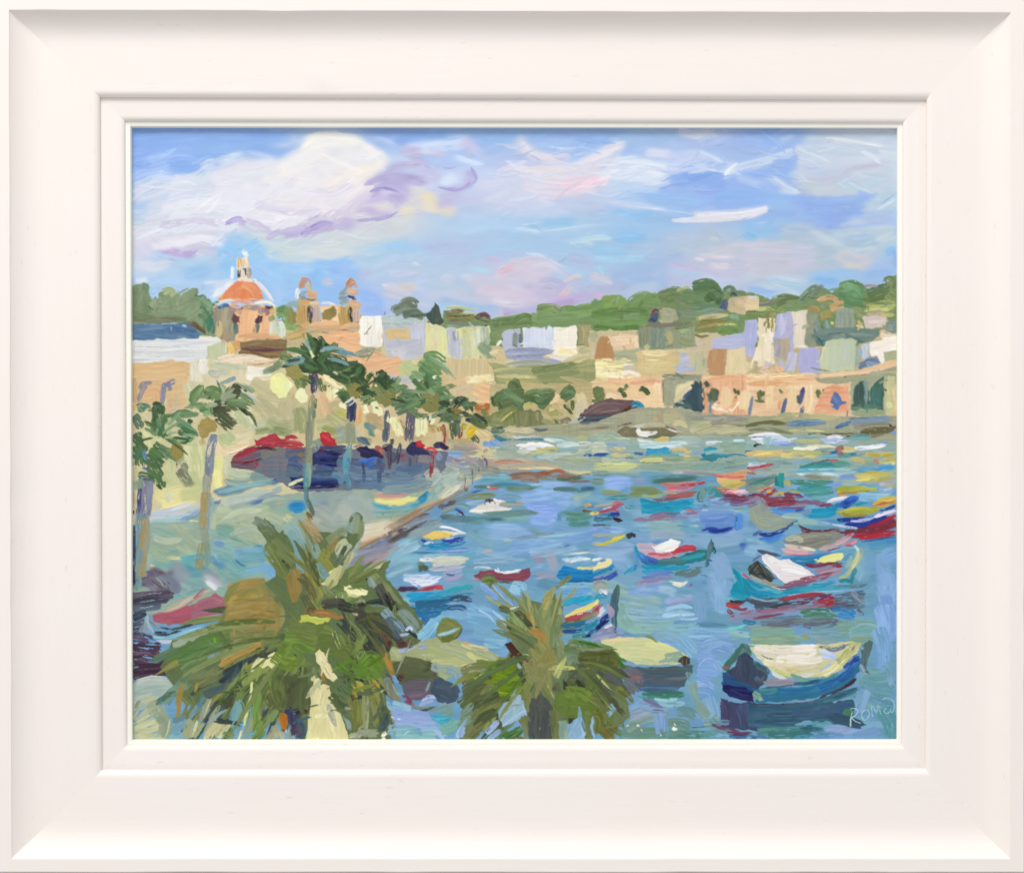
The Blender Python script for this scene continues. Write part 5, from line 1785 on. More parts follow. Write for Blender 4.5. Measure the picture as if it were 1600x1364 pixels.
run('''
B 600 730 1404 1158 5 2 .55
@painted_boat|turquoise boat with a red gunwale in the third row
P 2F9FC0/3CACC8 -6 1000,778 1030,784 1082,777 1085,792 1050,800 1001,802
f 34A4C8/2894B8 10 1004,790 1040,790 1080,784
f 3CA8C4/2C9CB8 8 1004,798 1030,798 1060,796
f 2C8C9C 3 1002,779 1020,784 1040,783
f B0707C/A8645C 7 1034,776 1060,773 1090,768
f C06C6C/A85C58 5 1040,780 1070,775 1088,772
f 8C6068 5 1020,780 1040,780 1060,777
f D87C78/E08C88 7 1032,757 1060,757 1090,754
f D8707C/E8989C 8 1040,764 1065,763 1088,757
f CC4C5C/D85C68 5 1060,758 1080,757 1102,753
f C84454 5 1090,755 1102,753
f B0A090/C4A898 5 1035,768 1060,770
f 9C8098/8C7490 9 1004,812 1035,804 1070,804
f A08498/9480A0 7 990,812 1020,810 1060,808
f 7C88B8/8C94C0 7 1060,808 1075,804
f C8646C/D47C84 4 1072,796 1082,798 1088,803
f 5CB4CC 4 1078,790 1090,794
P 7CA8A4/5C8C8C 70 1088,768 1096,760 1104,760 1102,772 1098,780 1104,792 1094,790 1088,780
f 4C7C84 3 1092,766 1090,778 1096,790
t 3C6470 2 1096,776 1098,786 1104,792
f 5CA4A4/4C9898 12 1106,768 1115,764 1126,770
f 4C98A0/3C8C98 8 1118,770 1130,774
f 8C8494/9C8C98 5 1106,777 1118,776
@painted_boat|small boat with a red and cream gunwale and navy hull
f E04850/D8404C 7 955,790 965,786 975,788
f D84850/C84454 5 935,800 955,796 968,790
t F4ECEC 2 940,796 958,790
f C0B4AC/B0A098 5 925,792 945,789 965,786
f F0C858/ECC050 6 925,802 935,801
f 2C40A8/2438A0 6 952,804 962,803 970,802
f 2C6CA4/2460A0 5 928,808 945,805 960,803
f 3C58B0 5 955,806 968,804
f 4C8490/3C7484 7 928,812 945,811 958,810
f 4C3838/3C2C30 7 957,811 965,812 972,813
f 5C6C80/6C8090 5 925,820 940,820 955,820
f 7CA4D4/8CB0DC 7 925,826 950,826 975,828
f A8B8B0/C4B894 5 925,836 950,836 975,835
f 4C9CA4/3C909C 7 976,792 985,792 992,790
f 4C98A0 4 945,780 965,775 985,774
t 3C8894 2.4 950,779 970,780 985,776
f D8CC9C/C89C70 6 912,790 920,788 925,788
f 8C6048/6C4838 5 910,798 918,797 924,799
f F4D070 5 922,802 928,802
@painted_boat|slim boat with a yellow rail and a dark stern
f DCD048/C8C040 5 944,848 960,844 978,836
f D8CC3C/B8B430 5 925,850 940,850 955,847
f E0D454 4 955,842 970,838 980,834
P 4C5C6C/3C4854 -10 978,834 986,831 991,833 990,839 982,842 979,839
f 9CA4A4/A8B4AC 5 960,835 978,832
@painted_boat|teal boat with a white tarpaulin and a red cushion
P C4BCCC/B4B4C8 0 993,850 1010,848 1040,850 1060,852 1060,866 1020,870 1000,862
f C8B4C0/B8A8BC 8 998,852 1020,854 1030,856
f E4AAB4/D494A4 7 1008,862 1025,866 1040,866
P F4EEEA/FBF6EE -20 1018,852 1040,846 1054,843 1064,847 1058,856 1048,862 1030,862 1022,858
f FAF4EE 7 1035,853 1050,848 1060,848
f D8DCE4/ECE8E4 6 1024,860 1036,862
P D84858/CC4054 -12 1046,861 1064,853 1078,851 1088,853 1086,858 1070,862 1052,867
f E05C68/C83C50 5 1060,858 1075,855 1084,855
f D86C7C/CC5C70 6 1012,865 1035,866 1058,864
f E09CA8 4 1014,868 1035,871 1060,867
P 2E8C9C/3C7C84 -12 1026,874 1060,868 1090,859 1104,858 1104,872 1090,878 1050,884 1020,886 1005,880 1000,876
f 2C94A4/3CA4B0 9 1060,876 1085,870 1102,864
f 4C7C84/5C8C90 9 1030,878 1050,876 1070,874
f 2C6C74 2.4 1070,867 1090,860 1102,859
f 3C64B4/4C74C0 10 1005,872 1018,876 1028,878
f 3C7CC8/5C9CD8 9 996,864 1004,872 1010,880
f 28A4C4/2098BC 9 1003,884 1030,888 1060,885
f 2C9CC4/34A8CC 8 1004,892 1020,894 1040,889
f 3CACC8/2C9CBC 6 1040,888 1060,887 1080,884
f 4C9CD8/5CA8DC 5 994,858 992,866 996,880
f 3C98B8/2CA0BC 6 991,852 994,860 1000,868
f 3CA8C4/4CB0CC 8 980,892 988,888 996,880
f 4CA4CC/3C9CC0 5 974,896 984,890 992,886
f 4C84C8 4 994,880 990,892
f 5C80C4/7C94CC 7 1010,898 1030,895 1055,894
f 6C88C4/8C98C8 6 1000,902 1020,902 1050,899
f 8C8CB0 5 1000,908 1025,904 1055,902
f 5C8480/6C9490 9 1055,896 1080,892 1098,886
f 7C9094/6C8084 6 1060,898 1080,898 1096,892
P 5C8894/4C7880 80 1104,856 1108,846 1112,841 1116,848 1114,862 1108,872 1106,886 1101,886 1102,870
f 6C949C/5C8490 5 1110,850 1108,862 1104,876
f 2C5058/3C6068 6 1114,856 1117,860 1114,864
f 4C7888 3 1106,872 1106,886
f 4C6CB8 3 1108,874 1114,878
t 5C7490 2 1094,898 1102,899 1105,904
f F4F0D8/E8E4CC 5 1044,909 1060,911 1074,909
f ECE8D8/D8DCE0 6 1050,912 1062,914 1074,908
f A04C84 3 1078,915 1081,911
@painted_boat|small white and yellow dinghy with blue hull beside the teal boat
P F0E4B0/ECD89C -18 925,884 935,880 948,873 956,874 956,880 945,886 925,892
f F4D88C/ECE0B0 4 930,888 945,884 955,876
f F4F4F0/E8ECEC 5 925,875 935,873 942,874
P 3090C4/3CA0CC -20 925,894 945,888 957,880 960,884 950,892 932,900 925,902
f 2C84BC/3C94C4 6 925,898 940,893 955,885
f 3C58B0/4C68BC 5 943,904 955,898 966,890
f 3C60B8 5 948,906 958,900 968,894
f 4C50A0/6C6CB0 5 925,906 935,904 944,900
@painted_boat|blue boat with yellow and white interior left of the teal boat
f EAF0F0/F4F4F0 4 890,878 905,874 925,872
f DCE8F0/C4D8E8 6 878,874 895,874 915,872
f 8CC4E0/5CACDC 4 900,882 915,880 925,878
f F0DC9C/E8D090 6 900,888 915,887 930,886
f 2C90C0/3CA0CC 8 878,888 890,890 902,892
P 2C84C0/3494C8 0 874,894 885,884 900,890 926,890 926,902 905,912 888,914 876,904
f 2880BC/3C98CC 8 878,900 900,900 925,898
f 2474B4/348CC4 6 885,908 900,907 925,904
f 4C60A8 4 900,910 915,908 928,906
f A0A4B4/8CA4BC 7 836,896 850,898 870,900
f A8A4B8/B4B0C4 5 838,904 855,900 870,902
@painted_boat|maroon boat with a white rim in the middle of the harbour
P A05C6C/8C4C5C -5 739,898 750,892 770,890 785,896 800,896 815,890 828,886 828,896 824,906 800,909 770,904 745,904
f A86070/904C60 7 745,898 765,893 780,896
f A05468/B06878 7 790,902 808,899 824,891
f 8C4458/A45C70 5 765,902 785,905 810,905
f F4F2F0/FCFAFA 5 770,890 785,894 800,893
f F0ECEC 4 785,895 800,893 815,889
t F4F4F4 2 776,886 780,891
f D8E4E8/C4D8E0 4 740,887 755,886 770,888
f 5C7C68/4C6C5C 5 775,908 800,909 822,908
f A48CA0/B49CB0 6 738,904 750,906
@painted_boat|white rowing boat with a seated figure by the quay
P E8E0D8/DCD8D4 -5 736,795 748,788 766,782 776,780 796,787 782,790 800,794 780,800 750,802 732,800
f E4E0D8/F0ECE4 7 735,798 755,796 775,795
f F4F0EC/E8E4E0 5 770,779 782,783 795,787
f E0DCCC/D0D0C4 7 745,792 760,788
f E4E4DC 3 760,800 780,796 800,794
f 6C5848/504038 5 756,784 763,781 772,783
f 5C4838/4C3C30 3 764,780 765,786
t 4C4038 2 758,788 756,784
t 7C6858 2 772,784 774,788
f 8CACC8/9CB8CC 7 728,786 745,786 760,782
f 7C9868/8CA878 9 730,776 750,775 775,772
f 5C7CA8/4C6CA0 4 735,770 748,766 758,762
f E07C74/D86C68 5 762,762 770,763 778,763
f D86460 3 770,764 780,763
f F0B4A0 3 760,760 766,761
f 9CB8B4/A8A490 8 780,788 800,787 820,786
f 8CB0C4/7CA4BC 8 780,775 800,774 815,778
f 7CA4B0/6C98A8 5 790,784 800,784 808,785
f 7CA0A0/6C9490 10 745,806 780,803 810,803
@painted_boat|blue and white skiff tucked against the quay
f 3C6CC0/2C5CB4 5 703,797 712,796 718,799
f 5C80C4/D0D8E4 4 712,803 718,802 722,804
f 4C3C58/5C4C68 4 716,797 722,802 725,806
f 7CA0AC/8CB0B4 8 705,790 720,788 735,792
f 5C7880/6C8C90 8 688,806 700,806 712,808
@painted_boat|small yellow decked boat with a deep blue hull
f E8E8F0/F4F4F8 4 680,822 700,824 725,832
P F0D078/ECC464 -3 657,830 672,828 700,830 712,832 700,838 685,842 664,840 656,836
f F4D470/E8C060 6 660,835 680,834 700,833
f F4E8C4/F0DCA0 4 690,829 705,832 718,834
f ECECF0/D8E0EC 4 706,836 718,832 730,833
f 2C40A8/3850B4 5 690,844 710,842 728,837
f 3454B8/2C48B0 5 690,848 710,846 725,842
f D0DCE8/B8CCE4 3 695,842 710,840
f 2C3CA0 4 658,842 664,846 670,846
f D8E4EC/C4D8E8 5 662,849 672,848 680,850
f 2890C0/38A0CC 7 660,853 680,852 705,850
f 34A4D0 4 664,858 685,857 715,851
f 2C7CA8/3C8CB8 5 690,852 710,851 728,846
f 5C8CC8/6C9CD0 5 690,858 710,858 732,856
f 8CA8DC/9CB4E0 6 690,864 710,862 730,860
f 6CA4C4/7CB4CC 6 650,862 675,864 690,864
f 4C88A8 3 640,863 670,863 690,863
t 5C90B0 2 690,862 715,862 735,860
=painted_harbour_water,0
f 9CC0D4/A8CCD8 14 620,862 640,856 655,850
f 88B0C8/9CC0D0 14 625,845 640,838 650,832
f B0CCD4/A4C4D0 8 662,870 680,869 705,870
f 84B8CC/94C4D4 20 628,880 645,878 655,874
f 7CA8BC/8CB8C8 16 610,890 625,886 640,882
f 98B8D4/88B0CC 9 630,900 645,902 655,898
f 9CBCDC/ACC8E0 12 660,905 672,900
@painted_boat|white boat with a red rail and turquoise waterline at the quay corner
f EEEEE8/F6F4EE 6 655,874 670,874 680,873
f E4E8D8/D0D4BC 9 672,876 690,874 732,872
f D8DCCC/CCD4C4 10 675,882 700,880 728,876
f 5C7C60/4C6C54 10 654,888 662,886 666,890
f 7C9478 6 652,880 664,880
f 9CACC0/B8BCC8 10 672,890 690,888 720,886
f BCB0CC/E4DCE8 4 690,890 705,888 728,884
f A4B0CC/98B0CC 12 692,900 710,896 722,892
f 8C7CA0/6C6890 3 696,896 705,898 712,896
f B4A8C4/A8A0C4 7 695,906 710,904 722,900
f E0E6F4/CCD8F0 12 632,902 650,904 675,902
f E8ECF8/D8E0F4 8 650,910 668,908 690,900
f F4F4FA/E8ECF4 5 640,910 660,914 685,908
f DC3850/C83048 6 658,920 672,918 690,914
f E04858 6 680,917 688,918 694,919
f C44058 3 650,922 665,921 680,920
f 5C3858/4C3450 9 622,920 640,920 652,920
f 1FA0D4/2CACDC 9 636,930 655,930 685,928
f 28A8D0/3CB0C4 9 680,928 700,924 720,920
f 4CB0BC/3CA4B4 9 700,922 720,918 742,914
f 2C90B8/3498C0 8 640,938 665,936 700,934
f 2C84A8/3C94B4 7 690,934 710,932 740,926
f 3C7C9C/2C6C94 12 650,944 680,942 705,940
f 3C6C94/2C7CA4 12 640,950 665,955 700,950
f 4C5C78/3C5070 9 704,936 720,934 738,938
f 2C5C8C/3C6C98 9 700,950 715,948 728,950
f 3C84B8/2C78AC 10 640,958 670,960 690,955
f 2C6CA0/3C7CB0 12 662,965 670,975 674,985
f 6CA8CC/7CB4D4 14 672,985 665,998 690,965
f 8CBCD8/7CB0D0 14 690,962 710,960 725,962
@painted_boat|blue boat in the lower centre behind the palm
P 2080BC/2C90C8 -6 872,892 880,884 895,887 926,892 926,910 900,914 880,910 870,902
f 1F7CBC/2C8CC4 8 880,896 900,898 924,902
f 2C6CB0 5 888,906 905,908 924,906
f 8CB8D0/9CC8D8 9 870,916 900,914 924,912
f 5C98D0/6CA8D8 9 880,924 900,924 924,920
f 3CA8C8/2C9CC4 10 894,938 910,938 925,932
f 9CC8D4/8CBCD0 6 910,930 925,926
''')
run('''
@painted_boat|red and pink boat with a hooped green bow in the back row
P E8A06C/E8B87C 0 1122,740 1140,738 1166,736 1166,756 1150,764 1134,762 1118,752
f E4787C/E89078 5 1135,746 1150,745 1166,744
f DC6068 4 1112,740 1125,744 1140,742
f D8C468/C8C070 7 1128,754 1145,753 1165,750
f B0B870/C4BC68 6 1132,760 1150,760 1164,757
f DC5C70/E4788C 4 1112,758 1125,764 1140,770
f E06878/F4B4B8 8 1128,764 1145,768 1166,768
d F8D4D4 5 1132,767 1150,769 1170,766
f 9C4858/843C50 7 1125,772 1145,775 1175,776
f 7C4868/8C5C7C 8 1130,780 1150,782 1180,782
f 7C6C9C/8C84A8 6 1140,788 1160,788 1190,788
f 84A4A0/A0B8A8 5 1145,794 1165,794
f 58A0A0/4C8C8C 6 1112,762 1122,768 1130,776
P 8C9C98/7C8C8C -10 1165,745 1185,746 1212,742 1212,752 1195,764 1175,768 1165,765
f 4C9088/5CA094 8 1170,756 1190,752 1208,746
f C8C498/D8D0A0 4 1180,768 1200,762 1212,752
f A8B090/8CA890 9 1166,764 1180,764 1195,758
f B46C60 4 1166,738 1185,740
P 2F8C90/3C9C9C 80 1210,745 1216,737 1223,738 1225,750 1224,762 1210,758
f C43848/D85048 6 1188,770 1200,764 1210,762
f C04048/A83848 5 1194,776 1204,770 1212,764
f E8B050/ECC068 5 1198,768 1206,768
t 8C4840 2.4 1208,762 1214,768 1220,776
t E8B458 2.4 1212,768 1222,772 1226,776
t D88C48 2 1205,768 1212,774 1218,776
f DCB850/D0A848 5 1216,770 1224,768
f 7C4050/9C4858 8 1168,772 1180,774 1195,774
f 8C3C54/9C4C5C 12 1190,780 1210,782 1240,780
f 84405C/98485C 10 1200,788 1220,786 1250,784
f 905468/7C4864 8 1225,772 1245,774 1255,776
f 8C7898/A08CA8 7 1170,784 1180,778 1190,780
f 9C5870/8C6080 6 1215,794 1240,794 1260,792
f 7C5878/8C6C8C 7 1250,784 1270,784 1290,786
f 904C64 5 1280,790 1295,788 1302,786
=painted_harbour_water,0
f C4BC64/B0B468 10 1228,750 1232,760
f 5CA494/4C9888 9 1235,752 1265,754 1300,752
f 3C98A0/4CA098 9 1245,764 1270,763 1300,762
f 4C9498/5CA49C 8 1256,772 1280,772 1304,768
f 8C9C7C/A0A484 6 1256,744 1280,746 1300,748
f B8A868/C4B060 4 1230,764 1242,768 1254,770
f 5CA0B0/7CB8C4 5 1265,778 1285,776 1304,774
@painted_boat|grey green rounded boat with a navy keel shadow in the back rows
P A9B8A4/98A89C -3 1168,792 1180,788 1200,790 1205,800 1225,806 1242,810 1238,818 1222,826 1200,829 1184,824 1172,812
f A0A8A8/9098A0 12 1186,780 1192,790 1196,798
f ACBCA4/A0B09C 10 1174,800 1185,814 1205,822
f A8BCA8/98ACA4 9 1190,812 1210,816 1232,810
f 2C4490/344C9C 7 1186,834 1205,835 1232,824
f 3C5488/4C6498 4 1228,824 1240,816 1248,812
f 4C6CA4/6C8CB8 6 1176,836 1184,832 1190,828
f 4C8CDC/5C98D8 7 1186,842 1205,841 1224,834
@painted_boat|plain blue boat with a deep blue keel between the centre and right groups
P 7A9FD8/6A90CC 0 1092,806 1120,803 1146,801 1148,820 1130,824 1104,826
f 6C94D0/84A8DC 8 1096,812 1120,812 1142,808
f 2C48A8/3C58B4 6 1106,830 1125,829 1148,824
P 4888CC/5C98D8 90 1150,804 1159,802 1158,826 1150,828 1146,818
f 2C58B0 3 1152,806 1150,816
@painted_boat|olive and yellow boat at the back right
P A8B848/BCC058 -4 1306,762 1320,757 1345,758 1370,762 1368,768 1330,770 1308,770
f C0CC4C/A0B044 4 1310,762 1330,759 1350,760
f 8C8C48/A09C50 4 1312,768 1340,769 1360,768
f D88C48/C87C40 4 1308,772 1325,770 1345,769
f E0A468 3 1310,774 1330,773
f C8C8D0/A8A8B8 8 1374,757 1385,756 1398,754
f D8D090/C4B470 6 1380,762 1398,758
f 94B8D4/A8C8E0 9 1374,766 1385,766 1398,766
t E8F0F8 2 1345,772 1370,772 1398,772
@painted_boat|white and royal blue boat at the right
f E4E0F0/F4F0F4 5 1292,784 1305,780 1325,776
f DCD8EC 4 1300,782 1320,778 1335,775
f 2C58B8/3464C4 9 1312,790 1325,782 1338,776
f 2450B0/3C6CC8 9 1318,792 1330,784 1340,776
f 2C84C0/2474B8 7 1290,794 1305,790 1315,786
f 28A0C4/2090BC 10 1268,798 1295,798 1312,796
f 1F94BC/2CA4C4 9 1262,806 1285,804 1305,802
f 2C98B8 5 1335,788 1345,786 1355,785
f 8CC4E0/9CCCE8 8 1342,780 1360,779 1380,778
f A4D0E8/8CC0DC 7 1345,775 1370,776 1398,776
f 3C8CE0/4C9CE8 5 1203,795 1225,797 1245,796
f 3C74CC/2C64B8 4 1242,798 1252,796 1258,795
f 6CA4E4/5C98DC 5 1205,800 1225,802 1240,801
=painted_harbour_water,0
f 8CB8B8/A4C4C0 8 1222,806 1240,806 1258,808
f A8C8B8/8CBCC0 7 1240,818 1260,816 1280,818
@painted_boat|yellow and green hulled boat by the right edge
P C8C04C/A8A844 -4 1311,802 1320,795 1340,792 1360,791 1376,793 1368,800 1345,806 1322,808
f D0D04C/B0C050 5 1318,797 1340,794 1365,794
f 8C8444/A09448 5 1316,804 1335,806 1355,803
f 9C8C48 4 1315,800 1320,803
P D8B44C/D89C54 -14 1362,788 1372,780 1388,776 1401,775 1401,784 1388,790 1370,792
f E0C858/D0BC4C 4 1370,782 1385,778 1399,776
f D8824C/C87450 5 1372,788 1385,785 1400,781
f 3C5CA0/2C4C90 5 1375,797 1388,794 1400,789
f 2C84C0/3C94C8 6 1385,800 1395,795
@painted_boat|long crimson boat with a navy and white stripe entering from the right
f 2C4CB0/2440A4 8 1308,812 1335,812 1360,810
f 3454B8/2C3CA0 10 1320,820 1350,820 1385,806
f 283C9C/3448A8 8 1340,824 1365,820 1390,806
f A8B4E0/C8CCEC 4 1328,814 1350,813 1370,806
f F0DCF0/F8E8F4 6 1365,808 1380,802 1400,797
f C8D0E8/A8BCE0 3 1282,816 1300,819 1330,824
f D8E0F0 3 1300,819 1320,822 1345,826
f B4B8DC 4 1340,812 1360,810
f C82C44/D83C50 8 1350,826 1375,818 1400,803
f C43048/B83044 7 1370,818 1388,812 1401,804
f 8C3850/9C4458 11 1320,836 1350,832 1398,820
f 843C4C/983848 12 1340,830 1370,828 1400,816
f 7C3C48/943C50 8 1295,828 1320,830 1345,828
f 7C4854/68404C 4 1248,822 1262,828 1280,830
f 84404C/6C3C48 6 1252,832 1270,831 1300,828
f 7C4450 3 1250,826 1258,832 1268,834
t 6C3440 2 1245,818 1256,824 1270,829
f D42C40/C82838 8 1338,838 1365,835 1400,830
f D83044/C42C3C 5 1342,842 1365,839 1399,835
f 4C5C9C/3C7CB0 3 1345,846 1370,842 1400,838
P 98988E/888C84 -4 1224,844 1245,834 1275,830 1305,829 1318,834 1310,846 1290,856 1260,858 1235,854
f A4A494/8C8C84 9 1250,840 1275,836 1300,836
f 84847C/94988C 9 1250,850 1275,848 1298,842
f BCC0A8/C8C8B4 9 1228,842 1245,840 1255,848
f D8CCBC/DCC4B8 8 1226,852 1245,856 1270,858
f E4B8B8/DCA8AC 7 1220,858 1240,862 1265,863
f E8A4AC/D898A4 4 1224,864 1245,866 1275,864
f C8B4B8/BCA4AC 8 1280,858 1305,852 1325,842
f C8A0AC/D4B0B8 8 1305,850 1320,842 1334,833
f E46C80/F08C9C 6 1320,852 1330,848 1340,843
f D85468 4 1318,854 1330,850
f E0DCC8 5 1255,856 1275,860
f 904868 2.4 1290,860 1310,856 1340,851
t A05C78 2 1235,866 1260,867 1300,861
@painted_boat|large turquoise boat with a white tarpaulin and red stripe
f 3C8CC0/4C98C8 7 1222,870 1260,870 1300,864
f 4090B8/3484B4 10 1235,874 1262,876 1290,872
f 6CACC8/7CB8D0 8 1300,864 1320,858 1338,856
f 2C88B8 8 1240,882 1262,880 1285,876
f 5CA0C4/6CA8C8 7 1318,874 1325,868 1335,862
f 5C6478/4C5468 6 1183,860 1200,864 1220,868
f 7C8498/9CA4B8 4 1195,866 1210,872 1225,875
P F0E8E8/E4DCE0 28 1188,867 1198,864 1212,872 1230,874 1246,880 1256,886 1266,890 1272,898 1276,904 1270,908 1240,908 1226,912 1212,898 1198,882
f F4F0EC/E8E4E8 9 1200,872 1215,880 1232,882
f F0ECEC/F8F4F0 10 1222,888 1240,890 1262,896
f F0E4E4/E8D8E0 9 1222,902 1240,902 1268,902
t F8F4F4 3 1190,872 1206,890 1226,911
t F4F0E4 2 1196,884 1214,900
P 4C504E/5C6460 50 1167,890 1176,878 1184,874 1194,882 1202,892 1212,904 1205,908 1190,904 1176,900
t 7C8480 2 1176,892 1186,882 1192,890 1200,902
t 30343A 2.4 1172,894 1184,882 1195,896
t 2C3034 2.4 1180,898 1190,896 1198,904
f 6C7078 3 1175,876 1184,870 1190,868
f B4B8A4/A4AC9C 6 1172,898 1185,906 1205,912
f A8A890/98A090 7 1190,906 1205,914 1220,916
f C84858/D86068 4 1166,902 1172,905 1176,906
P F0F0A0/E8E890 -14 1272,878 1285,870 1305,864 1316,863 1319,868 1310,876 1290,879
f F4F0B0/E4E484 5 1285,875 1300,871 1314,868
f E8E890/F4F4B8 3 1272,874 1285,874
f 8C3C54/9C4C5C 7 1258,882 1275,884 1300,880
f 8C4050/A04858 5 1280,880 1300,880 1318,880
f 904458 5 1300,884 1316,884
f B090A0/A07C90 9 1274,892 1290,890 1305,885
f C4A8B4/B498A8 6 1280,896 1298,892 1316,886
f B8A0A8/A890A0 6 1285,900 1302,896 1318,890
f 9C5C70/8C4C64 5 1250,904 1280,899 1305,893
f A46C80/945C74 9 1225,914 1250,910 1275,904
f 94607C/A88498 7 1240,908 1270,906 1300,898
f 7C6880/8C7890 7 1210,918 1235,918 1265,912
f 8C6478 5 1222,920 1245,918
f D0D8A8/BCCC9C 7 1340,860 1338,875 1330,888
f C4D4A0/D8E0A8 8 1345,856 1340,872 1325,892
f C4D4A0/B4C898 6 1330,888 1320,900 1308,903
f A8C8B8/94BCB4 6 1330,868 1325,880 1322,890
t E4E4A4 3 1342,862 1338,876 1328,892
f B8D4D8/D0E0E4 4 1334,852 1338,856 1342,862
f 44989C/3C8C94 7 1336,888 1332,900 1328,910
f 2C8C98/3C9CA4 7 1310,908 1322,906 1334,912
f 3CA0BC/2C94B4 10 1225,924 1260,918 1305,908
f 2C9CB8/34A8C4 9 1165,906 1185,916 1210,922
f 2C8CB0/2098BC 12 1165,918 1185,928 1215,930
f 2F9CC0/40ACC8 9 1200,930 1230,928 1265,920
f 4CB0C8/3CA4BC 9 1250,922 1285,918 1330,916
f 5CB8CC/6CC0D0 5 1195,920 1210,924 1225,926
P 1F9CB8/2890AC 60 1142,884 1150,892 1162,902 1172,912 1172,930 1158,936 1140,926 1150,906
f 2894B0/1FA0B8 10 1148,892 1156,906 1158,924
f 2CA0BC/3CACC4 9 1140,928 1156,932 1172,936
f 4CB0C8/7CC4D4 5 1132,934 1150,938 1165,940
f D8484C/C8606C 4 1160,896 1168,902
f 5C8490/6C98A0 5 1300,916 1330,914 1355,912
f 4C7480/5C8490 3 1325,918 1345,916 1356,911
f A8CCE0/94C0D8 4 1230,930 1270,926 1320,922
t F0E8D8 2 1206,916 1218,920 1230,920
@painted_reflection|dark red and grey reflection under the turquoise boat
f 5C6874/4C5864 9 1165,936 1185,940 1215,936
f 5C6C78/4C5C6C 12 1180,946 1205,946 1235,942
f 4C5860/3C4C54 8 1205,948 1235,944 1265,940
f 8CACBC/A0B8C8 4 1175,934 1200,938 1230,934
f 984860/8C4458 7 1215,936 1245,932 1290,926
f A83C50/B84050 7 1225,936 1255,930 1290,928
f B43848/C43C44 9 1270,942 1285,938 1305,934
f BC3C44/A83C4C 8 1275,946 1295,944 1310,938
f 7C3C58/8C4860 7 1245,940 1270,936 1300,928
f 8C4458 6 1290,930 1305,932
f 6C7C88/5C6C7C 14 1305,936 1325,932 1350,928
f 607484/6C8494 12 1300,950 1330,946 1350,942
f 7C8CA0/8C9CB4 9 1330,924 1340,934 1352,944
f A08CA0/8C7890 8 1215,950 1250,948 1290,944
f A894AC/9884A0 8 1190,954 1215,954 1245,954
f 4C5464/5C6878 5 1290,950 1310,948 1335,944
f 6C5C70/7C7088 6 1300,944 1325,942
f A0424C/B84848 8 1135,944 1150,942 1162,940
f C44844/D84C44 5 1135,946 1148,948 1158,945
f 4C545C/40484E 6 1140,938 1155,940 1165,938
f 8C3C4C/A04454 6 1136,952 1144,960 1142,966
f 94546C/8C4460 5 1144,948 1160,952 1170,948
f 9CA0BC/8C94B4 12 1140,966 1160,962 1180,956
f 94708C/A07C94 6 1155,958 1175,956 1200,954
f A08CA8/8C90B0 9 1160,968 1180,964 1205,960
f 84546C/944C60 5 1175,966 1200,962 1225,958
f 8C607C/A07088 6 1190,956 1215,952 1235,948
f 6C8090/7C90A0 14 1190,972 1220,970 1250,966
f 7C8090/6C7484 12 1200,978 1225,974 1250,970
f 4C8CB0/3C7CA4 7 1160,970 1170,972 1180,972
f 5C9474/4C886C 9 1250,956 1275,954 1300,956
f 4C8C70/5C9C7C 7 1255,962 1280,960 1310,962
f 6C8084/7C8C90 10 1240,970 1270,970 1310,968
f 747888/6C7484 10 1255,976 1285,976 1315,970
f 3C8CC8/2C7CBC 9 1300,950 1320,952 1338,958
f 3484C4/4C94CC 10 1310,960 1325,962 1334,964
f 6C5870/7C6880 4 1338,950 1345,956 1350,962
f 5CC4C4/7CD0D0 5 1136,982 1152,980 1166,976
f 8CA898/9CB4A0 7 1168,980 1200,982 1240,982
f 4C787C 2 1270,980 1290,980 1315,974
=painted_harbour_water,0
f 94C0AC/84B4A4 16 1175,990 1205,990 1240,990
f 8CB89C/9CC4A4 14 1175,1000 1210,1000 1250,1000
f A0BC88/94B488 9 1255,990 1262,1000
f 7CA4B0/8CB0B8 22 1270,990 1300,988 1330,988
f 84ACB4/8CA8AC 16 1275,1002 1305,1002 1330,996
f 8CB4A8/7CA8A0 20 1310,980 1345,978 1370,984
f 84B4B8/94BCB8 20 1330,990 1355,985 1375,990
f 94BCA0/8CB49C 12 1330,1000 1350,1000 1365,1000
f 8CB0E0/94B8E8 30 1380,950 1386,975 1384,1000
f 7CACCC/8CB4D8 24 1372,985 1380,1005 1384,1020
f 84B0DC/8CB4E0 20 1378,1006 1380,1030 1376,1044
f 8CB8C0/9CC4C4 14 1130,990 1150,992 1170,994
f 8CB4C8/9CC0C8 24 970,960 1010,965 1050,964
f 8CB8C0/94C0B8 20 970,975 1000,980 1050,980
f 94BCD0/8CB4CC 18 1010,955 1040,960 1070,958
f A8D0EC/9CC8E8 6 1040,954 1060,946 1080,948
f A4CCE8/B4D8F0 9 1035,962 1060,958 1085,960
f C4E0F0/A8D0E8 3 1060,967 1080,967 1092,965
f 94C4D4/8CBCC8 18 1045,984 1070,984 1090,980
f 84B0D4/8CB8DC 24 1080,990 1110,994 1140,994
f 80A8D4/90B4DC 26 1100,1010 1120,1005 1140,1010
f 84B4D0/90BCDC 20 1065,998 1075,1010 1085,1020
f 8CB4C8 16 1060,996 1040,990 1020,988
f ACD0E8/94C4E0 4 1072,994 1095,994 1120,994
f 94B4E4/84A8DC 18 1092,1030 1105,1028 1118,1034
f 98B8E8/84ACE0 22 1092,1050 1108,1050 1120,1056
f 8CACE0/9CBCEC 16 1090,1065 1104,1070 1112,1076
f 7CA8D4/8CB4E0 18 1086,1082 1106,1084 1112,1100
f 8CB4D8/98B8E0 14 1118,1036 1124,1044 1126,1052
f 84B0C0/78A4B8 10 1112,1060 1122,1066 1126,1074
f 84ACD8/8CB4D0 22 1105,1094 1110,1110 1112,1124
f 8CB0A8/94B4A0 14 1082,1068 1084,1082 1088,1096
